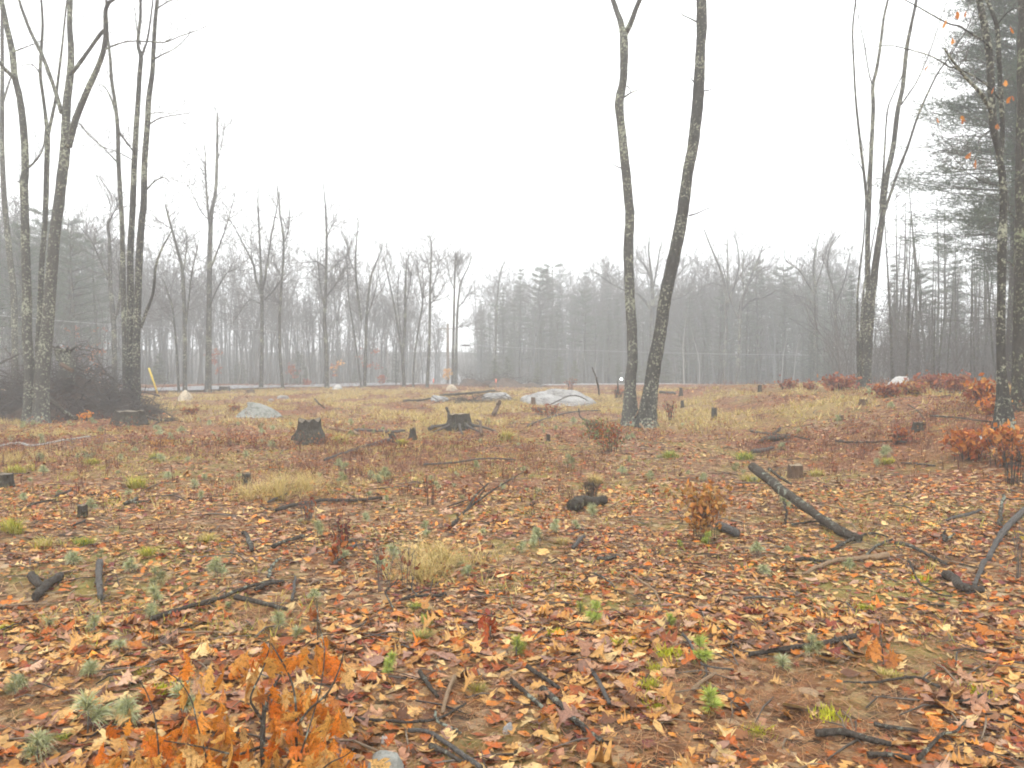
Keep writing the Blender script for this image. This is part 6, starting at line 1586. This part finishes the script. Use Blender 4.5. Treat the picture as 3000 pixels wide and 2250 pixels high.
oak_sprout(785, 2330, [
    [(785, 2330, 2.95, 30), (770, 2200, 3.0, 26), (772, 2100, 3.05, 22), (786, 2040, 3.1, 16), (815, 1990, 3.15, 9), (830, 1960, 3.2, 7)],
    [(770, 2110, 3.05, 12), (745, 2075, 3.0, 12), (735, 2040, 3.0, 9), (770, 1960, 3.1, 7), (790, 1890, 3.2, 5), (785, 1855, 3.25, 4)],
    [(870, 2300, 2.95, 16), (868, 2160, 3.0, 13), (866, 2060, 3.05, 11), (850, 1985, 3.1, 9), (815, 1920, 3.15, 7), (795, 1885, 3.2, 5)],
    [(868, 2130, 3.0, 11), (905, 2080, 3.0, 10), (960, 2030, 3.0, 9), (990, 1970, 3.05, 7), (1005, 1920, 3.1, 5), (1012, 1885, 3.1, 3)],
    [(870, 2240, 2.95, 10), (900, 2150, 2.9, 8), (940, 2010, 3.1, 6), (950, 1900, 3.2, 5), (935, 1830, 3.25, 4), (928, 1760, 3.3, 3)],
    [(760, 2190, 3.0, 14), (690, 2210, 2.9, 9), (600, 2190, 2.85, 7), (480, 2170, 2.85, 5)],
    [(610, 2240, 2.85, 9), (580, 2130, 2.9, 7), (560, 2050, 3.0, 6), (520, 1990, 3.05, 5), (470, 1960, 3.1, 4)],
    [(470, 2260, 2.85, 8), (455, 2110, 2.9, 6), (430, 2030, 3.0, 5), (405, 1990, 3.0, 4)],
    [(900, 2300, 2.9, 9), (960, 2240, 2.85, 7), (1010, 2215, 2.85, 5), (1040, 2190, 2.85, 4)],
], 0, .09, OR * 4 + OTAN * 2 + [(.66, .42, .16), (.45, .17, .04)], 'orange-leaved oak sapling filling the lower left foreground', 'oak_sapling',
    leafpos=[(x + ox, y + oy, d_ + od) for ox, oy, od in ((0, 0, 0), (26, 26, .06), (-20, 34, -.03)) for x, y, d_ in
             ((785, 1850, 3.2), (790, 1880, 3.2), (760, 1910, 3.15), (735, 1905, 3.15), (770, 1940, 3.1), (815, 1895, 3.15), (745, 1950, 3.1), (930, 1875, 3.2), (905, 1885, 3.2), (950, 1900, 3.2), (945, 1880, 3.2), (960, 1910, 3.2), (800, 2010, 3.05), (820, 2030, 3.1), (845, 2010, 3.1), (830, 2060, 3.05), (870, 2020, 3.1),
              (900, 2010, 3.1), (925, 2005, 3.1), (940, 2030, 3.1), (950, 2050, 3.1), (905, 2060, 3.05), (880, 2080, 3.0), (960, 2070, 3.0), (990, 2060, 3.0), (1000, 2075, 3.0), (845, 2110, 3.0), (810, 2090, 3.05), (800, 2130, 3.0), (820, 2170, 2.95), (870, 2150, 3.0), (900, 2170, 2.95), (930, 2130, 2.95), (940, 2160, 2.95), (880, 2200, 2.9), (960, 2180, 2.9),
              (840, 2220, 2.9), (910, 2230, 2.9), (1010, 2190, 2.9), (1040, 2200, 2.85), (1020, 2220, 2.85), (985, 2160, 2.95), (700, 2150, 2.95), (680, 2120, 2.95), (640, 2110, 2.95), (660, 2160, 2.9), (690, 2190, 2.9), (730, 2180, 2.95), (600, 2150, 2.9), (620, 2190, 2.85), (650, 2210, 2.85), (570, 2130, 2.9), (550, 2150, 2.85), (580, 2180, 2.85), (540, 2110, 2.95),
              (560, 2080, 3.0), (590, 2080, 3.0), (500, 2150, 2.85), (470, 2180, 2.85), (440, 2130, 2.9), (430, 2170, 2.85), (400, 2200, 2.85), (370, 2190, 2.85), (350, 2215, 2.85), (450, 2210, 2.85), (510, 2200, 2.8), (540, 2220, 2.8), (600, 2220, 2.8), (680, 2230, 2.8), (730, 2220, 2.85), (770, 2225, 2.85), (330, 2130, 2.9), (380, 2120, 2.9), (560, 1980, 3.05), (610, 1940, 3.1), (545, 1910, 3.15), (770, 2000, 3.1), (640, 2060, 3.0), (320, 2230, 2.85))])
oak_sprout(2585, 1985, [[(2590, 1985, 4.15, 7), (2586, 1920, 4.2, 6), (2580, 1860, 4.25, 5), (2576, 1820, 4.3, 4)]], 0, .12, [(.55, .22, .05), (.50, .18, .04)], 'small oak sprout with hanging orange-brown leaves at lower right',
           leafpos=((2580, 1868, 4.2), (2560, 1872, 4.2), (2548, 1872, 4.2), (2600, 1905, 4.2), (2610, 1900, 4.2), (2572, 1890, 4.15)))
oak_sprout(1436, 1925, [[(1438, 1925, 4.4, 6), (1436, 1860, 4.5, 5), (1440, 1790, 4.6, 4)]], 0, .09, [(.36, .08, .02), (.42, .11, .03), (.3, .06, .02)], 'red-leaved oak sprout in the middle litter',
           leafpos=((1438, 1800, 4.55), (1415, 1795, 4.55), (1405, 1810, 4.55), (1455, 1800, 4.55), (1460, 1812, 4.55), (1420, 1820, 4.5)))
oak_sprout(1088, 1870, [[(1090, 1870, 4.7, 5), (1086, 1830, 4.7, 4), (1080, 1800, 4.75, 3)]], 0, .085, [(.52, .2, .05)], 'single orange leaf sprout above the bare soil', leafpos=((1082, 1805, 4.72), (1078, 1815, 4.72), (1088, 1830, 4.7)))
oak_sprout(930, 1900, [[(932, 1900, 4.4, 6), (930, 1840, 4.5, 5), (928, 1770, 4.6, 4)]], 0, .085, [(.3, .1, .03), (.4, .14, .04)], 'slender dark sprout behind the orange sapling', leafpos=((925, 1775, 4.6), (905, 1775, 4.6), (895, 1785, 4.6), (935, 1800, 4.5)))
oak_sprout(1350, 1545, [[(1348, 1545, 7.9, 4), (1340, 1520, 8.0, 3), (1335, 1500, 8.0, 2)]], 0, .15, [(.60, .34, .13), (.56, .28, .09)], 'heap of curled tan leaves under the arched branch', leafpos=((1335, 1505, 8), (1320, 1512, 8), (1345, 1515, 8), (1310, 1525, 8), (1300, 1520, 8), (1330, 1530, 7.9), (1350, 1500, 8)))
oak_sprout(480, 1315, [[(480, 1315, 15.4, 3), (482, 1300, 15.4, 3), (484, 1288, 15.4, 2)]], 0, .2, [(.60, .33, .08), (.64, .38, .12)], 'rounded clump of tan leaves in the red scrub at left', leafpos=[(480 + rng.uniform(-42, 42), 1296 + rng.uniform(-10, 14), 15.4) for _ in range(26)])
# few leaves still hanging in the crooked oak: parts of that tree
for px, py in ((2830, 36), (2805, 38), (2772, 62), (2960, 82), (2745, 352), (2820, 348), (2815, 345), (2915, 258), (2945, 240), (2965, 285), (2963, 288), (2922, 368), (2845, 452), (2855, 470), (2790, 116), (2722, 195)):
    p = at(px, py - 6, 12.5); o = put('leaf', rng.choice(HANG), OAK, p - OAK.location, 0, rng.uniform(.09, .13), rng.choice(OR[:3]))
    o.rotation_euler = (rng.gauss(0, .8), rng.uniform(.6, 1.5), rng.uniform(0, 6.28))

def shrub(px, py, wpx, hpx, label, leafcols, leaves=120, stems=14, leaf=.05, name='shrub', twigcol='stick_dark', cat='shrub', spread=1.0):
    g = gnd(px, py); s_ = g.y / FP; R, Ht = wpx / 2 * s_, hpx * s_
    t = thing(name, g, label, cat)
    mb = MB(); tips = []
    for _ in range(stems):
        a = rng.uniform(0, 6.28); r = rng.uniform(.2, 1) * spread
        e = Vector((math.cos(a) * R * r, math.sin(a) * R * r * .8, Ht * rng.uniform(.6, 1.05)))
        fo = rng.uniform(.1, .75); q = smoothline([(e.x * fo, e.y * fo, -.03), (e.x * (fo * .5 + .35), e.y * (fo * .5 + .35), e.z * .5), tuple(e)], 3)
        rr = max(.0011, .0026 * g.y / 9); mb.tube([Vector(v) for v in q], np.linspace(rr * 1.5, rr * .6, len(q)), 4); tips += [Vector(v) for v in q[2:]]
        for k in range(2):
            b = Vector(q[-3]); e2 = b + Vector((rng.gauss(0, .3) * R, rng.gauss(0, .3) * R, Ht * rng.uniform(.1, .35)))
            mb.tube([b, e2], [rr, rr * .5], 3); tips.append(e2)
    put('stems', mb.mesh('shrub_stems', M[twigcol]), t)
    if leaves:
        n = leaves; c = np.array([rng.choice(tips) for _ in range(n)]) + nr.normal(0, leaf * .6, (n, 3)); c[:, 2] = np.maximum(c[:, 2], .01)
        T, F0 = OAK_S; k = len(T)
        ax = nr.normal(0, 1, (n, 3)); ax[:, 2] -= .5; ax /= np.linalg.norm(ax, axis=1, keepdims=True); bx = np.cross(ax, nr.normal(0, 1, (n, 3))); bx /= np.linalg.norm(bx, axis=1, keepdims=True); nx = np.cross(ax, bx)
        sz = leaf * nr.uniform(.6, 1.35, n)
        zz = T[:, 1] ** 2 * 1.8 + T[:, 0] ** 2 * .8
        V = c[:, None] + sz[:, None, None] * (T[None, :, 0:1] * ax[:, None] + T[None, :, 1:2] * bx[:, None] + zz[None, :, None] * nx[:, None])
        F = (F0[None] + (np.arange(n) * k)[:, None, None]).reshape(-1, 4)
        cc = np.array(leafcols)[nr.integers(0, len(leafcols), n)] * nr.uniform(.7, 1.2, (n, 1))
        put('leaves', amesh('shrub_leaves', V.reshape(-1, 3), F, M['foliage'], np.repeat(cc, k, 0)), t)
    return t
RUSTS = [(.34, .10, .03), (.28, .07, .03), (.42, .15, .04), (.22, .06, .03)]
TANS = [(.40, .20, .05), (.46, .26, .08), (.33, .13, .04), (.5, .30, .10)]
REDS = [(.30, .085, .045), (.37, .12, .05), (.24, .07, .045), (.40, .18, .075)]
shrub(2050, 1582, 200, 150, 'tan-leaved bushy shrub left of the leaning log', TANS + [(.5, .2, .04)], 380, 24, .06)
shrub(1732, 1462, 80, 62, 'leafless dark twig sprouts behind the mossy log chunk', [(.12, .05, .04)], 60, 34, .018)
shrub(1125, 1738, 110, 150, 'leafless twig shrub below the tallest seedling', [(.3, .1, .04)], 14, 11, .04, twigcol='twig')
shrub(1190, 1722, 80, 140, 'second leafless twig shrub beside the first', [(.25, .09, .04)], 10, 8, .04, twigcol='twig')
shrub(905, 1525, 70, 70, 'small twiggy shrub under the dark bowed branch', RUSTS, 30, 18, .04, twigcol='twig')
shrub(1005, 1605, 110, 90, 'maroon-leaved low shrub left of the stacked seedlings', [(.2, .05, .04), (.26, .08, .04), (.14, .05, .04)], 90, 18, .035)
shrub(985, 1650, 40, 70, 'rusty sprout beside the slanting grey stick', RUSTS, 26, 7, .06)
shrub(1260, 1480, 60, 90, 'leafless branching twig in the middle litter', RUSTS, 12, 9, .04, twigcol='stick_dark')
shrub(2455, 1145, 110, 38, 'round rust-red shrub left of the vase-shaped maple', REDS, 420, 30, .13)
shrub(2310, 1140, 70, 22, 'low red shrub on the far side of the grass', REDS, 160, 14, .12)
shrub(2370, 1141, 40, 18, 'smaller red shrub beside the round rust-red one', REDS, 90, 10, .1)
shrub(2730, 1145, 130, 44, 'red-brown shrub right of the whitish boulder', REDS, 420, 30, .12)
shrub(2800, 1155, 120, 50, 'reddish shrub before the dead-limbed thicket', REDS + RUSTS, 420, 30, .11)
shrub(2670, 1160, 90, 36, 'brownish-red low shrub below the whitish boulder', REDS + TANS, 260, 24, .1)
shrub(2600, 1165, 100, 30, 'dull red brush right of the vase-shaped maple foot', RUSTS, 240, 24, .1)
shrub(2870, 1180, 110, 58, 'bright orange oak brush beside the crooked oak', OR + RUSTS, 320, 26, .1)
shrub(2905, 1215, 80, 40, 'orange brush at the crooked oak foot', OR + RUSTS, 200, 20, .09)
shrub(2850, 1345, 160, 80, 'rusty oak brush above the white birch log', [(.45, .14, .03), (.38, .10, .03), (.52, .2, .04)], 330, 30, .085)
shrub(2950, 1365, 150, 110, 'orange oak brush at the right edge', [(.5, .17, .03), (.42, .12, .03), (.55, .25, .06)], 340, 32, .085)
shrub(2965, 1420, 110, 130, 'leafless dark brush at the right edge', RUSTS, 40, 26, .06)
shrub(2985, 1700, 90, 170, 'bare thin twigs rising at the right edge', [(.45, .33, .06), (.4, .15, .04)], 14, 12, .05, twigcol='twig')
shrub(1790, 1325, 160, 85, 'rust and green low shrub before the middle pair', RUSTS + [(.45, .18, .05), (.14, .2, .06), (.2, .24, .08)], 520, 20, .05)
shrub(1745, 1285, 70, 60, 'greenish shrub left of the middle pair foot', [(.16, .22, .08), (.22, .26, .11), (.3, .12, .04)], 200, 20, .05)
shrub(1965, 1235, 50, 60, 'small red-leaved sprout right of the middle pair', REDS, 70, 12, .08)
shrub(1670, 1150, 36, 42, 'red sprig growing behind the long boulder', REDS, 90, 8, .1) 
shrub(1810, 1165, 60, 30, 'orange-red scrub between long boulder and middle pair', REDS + RUSTS, 160, 18, .08)
shrub(1600, 1215, 120, 26, 'rusty leaf drift in front of the long boulder', RUSTS, 200, 24, .08)
shrub(690, 1206, 40, 18, 'rust-red low plant left of the peaked boulder', RUSTS, 70, 10, .09)
shrub(560, 1215, 60, 20, 'orange-brown low plant in the left grass', RUSTS + TANS, 90, 12, .09)
shrub(250, 1235, 40, 22, 'orange leaves at the foot of the brush heap', OR, 46, 8, .11)
shrub(275, 1190, 70, 60, 'orange-leaved oak sprig caught in the brush heap', OR, 30, 8, .15)
shrub(300, 1135, 44, 26, 'pair of orange leaf bunches on the brush heap', OR, 26, 6, .14)
shrub(2635, 1300, 90, 40, 'reddish low brush near the grey low stump', RUSTS, 130, 18, .06)
shrub(1390, 1480, 50, 30, 'rusty low sprouts in mid litter', RUSTS, 30, 8, .05)
for px, d, hp, lab, cs in ((640, 60, 110, 'red-leaved sapling behind the tall roadside tree', REDS), (860, 62, 60, 'coral-leaved sapling at the road edge', REDS), (1085, 64, 110, 'red young maple against the grey woods', REDS), (985, 64, 70, 'faded orange sapling across the road', REDS + OTAN), (1308, 66, 46, 'orange sapling at the foot of the utility pole', OTAN),
                           (240, 52, 190, 'rust-leaved understory tree behind the brush heap', [(.45, .15, .06), (.38, .12, .05)]), (280, 50, 120, 'orange-leaved understory tree near the three trunks', [(.5, .2, .06), (.42, .14, .05)]), (1120, 62, 26, 'low red bush by the road', REDS), (900, 58, 22, 'low reddish brush before the road', REDS)):
    b = colx(px, d); top = hp / FP * d
    t = thing('red_sapling', b, lab, 'sapling'); mb = MB()
    mb.tube([(0, 0, -.1), (.05, 0, top * .6), (0, 0, top)], [.035, .02, .008], 5); lv = MB()
    for _ in range(10):
        z = rng.uniform(.35, .95) * top; a = rng.uniform(0, 6.28); L = top * rng.uniform(.15, .4)
        e = Vector((math.cos(a) * L, math.sin(a) * L, z + L * .25)); mb.tube([(0, 0, z), e], [.012, .005], 3)
        for _ in range(14):
            c = Vector((0, 0, z)).lerp(e, rng.uniform(.3, 1)) + Vector((rng.gauss(0, .1), rng.gauss(0, .1), rng.gauss(-.03, .08)))
            u = Vector((rng.gauss(0, 1), rng.gauss(0, 1), rng.gauss(0, .5))).normalized(); v = u.orthogonal(); s_ = rng.uniform(.05, .1)
            lv.poly((c - u * s_, c + v * s_ * .7, c + u * s_, c - v * s_ * .7), 0, rng.choice(cs))
    put('trunk', mb.mesh('sapling_trunk', M['twig']), t); put('leaves', lv.mesh('sapling_leaves', M['foliage']), t)

# ------------------------------------------------------------------ tell the repeats apart by what they stand near
def ordinal(k, word):
    w_ = ['', 'second ', 'third ', 'fourth ', 'fifth ', 'sixth ', 'seventh ', 'eighth ', 'ninth ', 'tenth ']
    if k < len(w_): return w_[k] + word
    n = k + 1; return '%d%s %s' % (n, 'th' if 10 < n % 100 < 14 else {1: 'st', 2: 'nd', 3: 'rd'}.get(n % 10, 'th'), word)
def by_landmark(old, new, marks, trees=False):
    objs = [o for o in COL.objects if o.parent is None and o.get('label') == old]
    near = {}
    for o in objs:
        x, y = o.location.x, o.location.y
        if trees:
            px = 1500 + x / y * FP; k = min(marks, key=lambda m: abs(marks[m] - px)); d = y
        else:
            k = min(marks, key=lambda m: (marks[m].x - x) ** 2 + (marks[m].y - y) ** 2); d = (marks[k].x - x) ** 2 + (marks[k].y - y) ** 2
        near.setdefault(k, []).append((d, o))
    for k, L in near.items():
        for i, (d, o) in enumerate(sorted(L, key=lambda q: q[0])):
            o['label'] = ('%s behind %s, %s' % (new, k, ordinal(i, 'nearest'))) if trees else ('%s, %s to %s' % (new, ordinal(i, 'closest'), k))
LT = {'the maple clump': 90, 'the brush heap': 230, 'the three trunks': 390, 'the tan boulder': 530, 'the tall roadside tree': 640, 'the fan-shaped tree': 765, 'the slim companion tree': 850, 'the topmost straight tree': 955,
      'the two-stemmed tree': 1065, 'the stout forked tree': 1180, 'the road bend': 1270, 'the fog gap': 1400, 'the far dirt heap': 1490, 'the long boulder': 1640, 'the standing snag': 1750, 'the middle pair': 1880,
      'the spreading oaks': 2100, 'the arching oak': 2230, 'the bare hardwood': 2380, 'the vase-shaped maple': 2540, 'the whitish boulder': 2640, 'the reddish shrubs': 2780, 'the crooked oak': 2930}
by_landmark('leafless grey hardwood in the misty woods across the road', 'grey leafless hardwood', LT, True)
by_landmark('thin bare pole-like stem in the woods across the road', 'thin pole-like stem', LT, True)
by_landmark('leafless hardwood fading into fog behind the clearing', 'foggy leafless hardwood', LT, True)
by_landmark('thin bare stem fading into fog behind the clearing', 'foggy thin stem', LT, True)
by_landmark('evergreen dimmed by fog among the bare trees behind the clearing', 'fog-dimmed evergreen', LT, True)
by_landmark('dark young spruce near the vase-shaped maple', 'dark young spruce', LT, True)
by_landmark('dead-limbed straight softwood in the thicket under the big pine', 'dead-limbed thicket softwood', LT, True)
by_landmark('shaded evergreen deep in the thicket under the big pine', 'shaded thicket evergreen', LT, True)
by_landmark('feathery grey-green pine behind the brush heap', 'feathery grey-green pine', LT, True)
by_landmark('yellow-green young fir low at the edge of the far woods', 'low yellow-green young fir', LT, True)
LG = {n_: gnd(*p_) for n_, p_ in {'the flat-cut stump': (908, 1290), 'the rooty stump': (1344, 1260), 'the peaked boulder': (757, 1225), 'the leaning lichened log': (2400, 1540), 'the tan-leaved shrub': (2050, 1582), 'the black log chunk': (1725, 1500),
      'the orange oak sapling': (750, 2245), 'the crossed sticks': (1620, 2080), 'the bottom grey stone': (1125, 2240), 'the long lichened branch': (620, 1780), 'the dark bowed branch': (967, 1474), 'the end-on grey log': (292, 1710), 'the left edge stump': (15, 1428),
      'the white birch stick': (130, 1305), 'the middle pair': (1875, 1240), 'the small brush heap': (2270, 1290), 'the black-ended stub': (2800, 1725), 'the arched dark branch': (1360, 1520), 'the leafless twig shrub': (1125, 1738), 'the straw-coloured grass': (850, 1430), 'the pale long twig': (1380, 1365),
      'the buried black logs': (2500, 2190), 'the pale spiky seedling': (2292, 1962), 'the tan peeled stick': (1312, 2050), 'the hanging oak leaves': (2590, 1950), 'the forked corner branch': (2760, 2190), 'the corner seedling': (110, 2232), 'the red oak sprout': (1436, 1900), 'the green sprig': (2078, 2090), 'the lime moss': (1905, 2010)}.items()}
by_landmark('common small grey-green pine seedling scattered in the leaf litter', 'small grey-green pine seedling', LG)
by_landmark('pale tan lobed oak leaf fallen in the foreground litter', 'pale tan fallen oak leaf', LG)
by_landmark('pinkish grey underside-up oak leaf fallen in the foreground', 'pinkish grey fallen oak leaf', LG)
by_landmark('rusty red-brown oak leaf fallen in the foreground', 'rusty fallen oak leaf', LG)
by_landmark('dark brown rotting oak leaf in the foreground litter', 'dark brown fallen oak leaf', LG)

# ------------------------------------------------------------------ mist
def haze():
    x0, x1, y0, y1, z0, z1 = -230, 230, -70, 270, -3.5, 30
    V = [(x, y, z) for x in (x0, x1) for y in (y0, y1) for z in (z0, z1)]
    F = [(0, 1, 3, 2), (4, 6, 7, 5), (0, 4, 5, 1), (2, 3, 7, 6), (0, 2, 6, 4), (1, 5, 7, 3)]
    me = bpy.data.meshes.new('haze'); me.from_pydata(V, [], F)
    m = bpy.data.materials.new('mist'); m.use_nodes = True; t = m.node_tree; t.nodes.clear()
    o = t.nodes.new('ShaderNodeOutputMaterial'); v = t.nodes.new('ShaderNodeVolumePrincipled')
    v.inputs['Color'].default_value = (0.95, 0.98, 1.0, 1); v.inputs['Density'].default_value = 0.0047
    for k in ('Density Attribute', 'Color Attribute', 'Temperature Attribute'): v.inputs[k].default_value = ''
    v.inputs['Anisotropy'].default_value = 0.0
    t.links.new(v.outputs[0], o.inputs['Volume'])
    me.materials.append(m)
    tag(put('haze', me), 'pale autumn mist over the clearing', 'mist', kind='stuff')
haze()
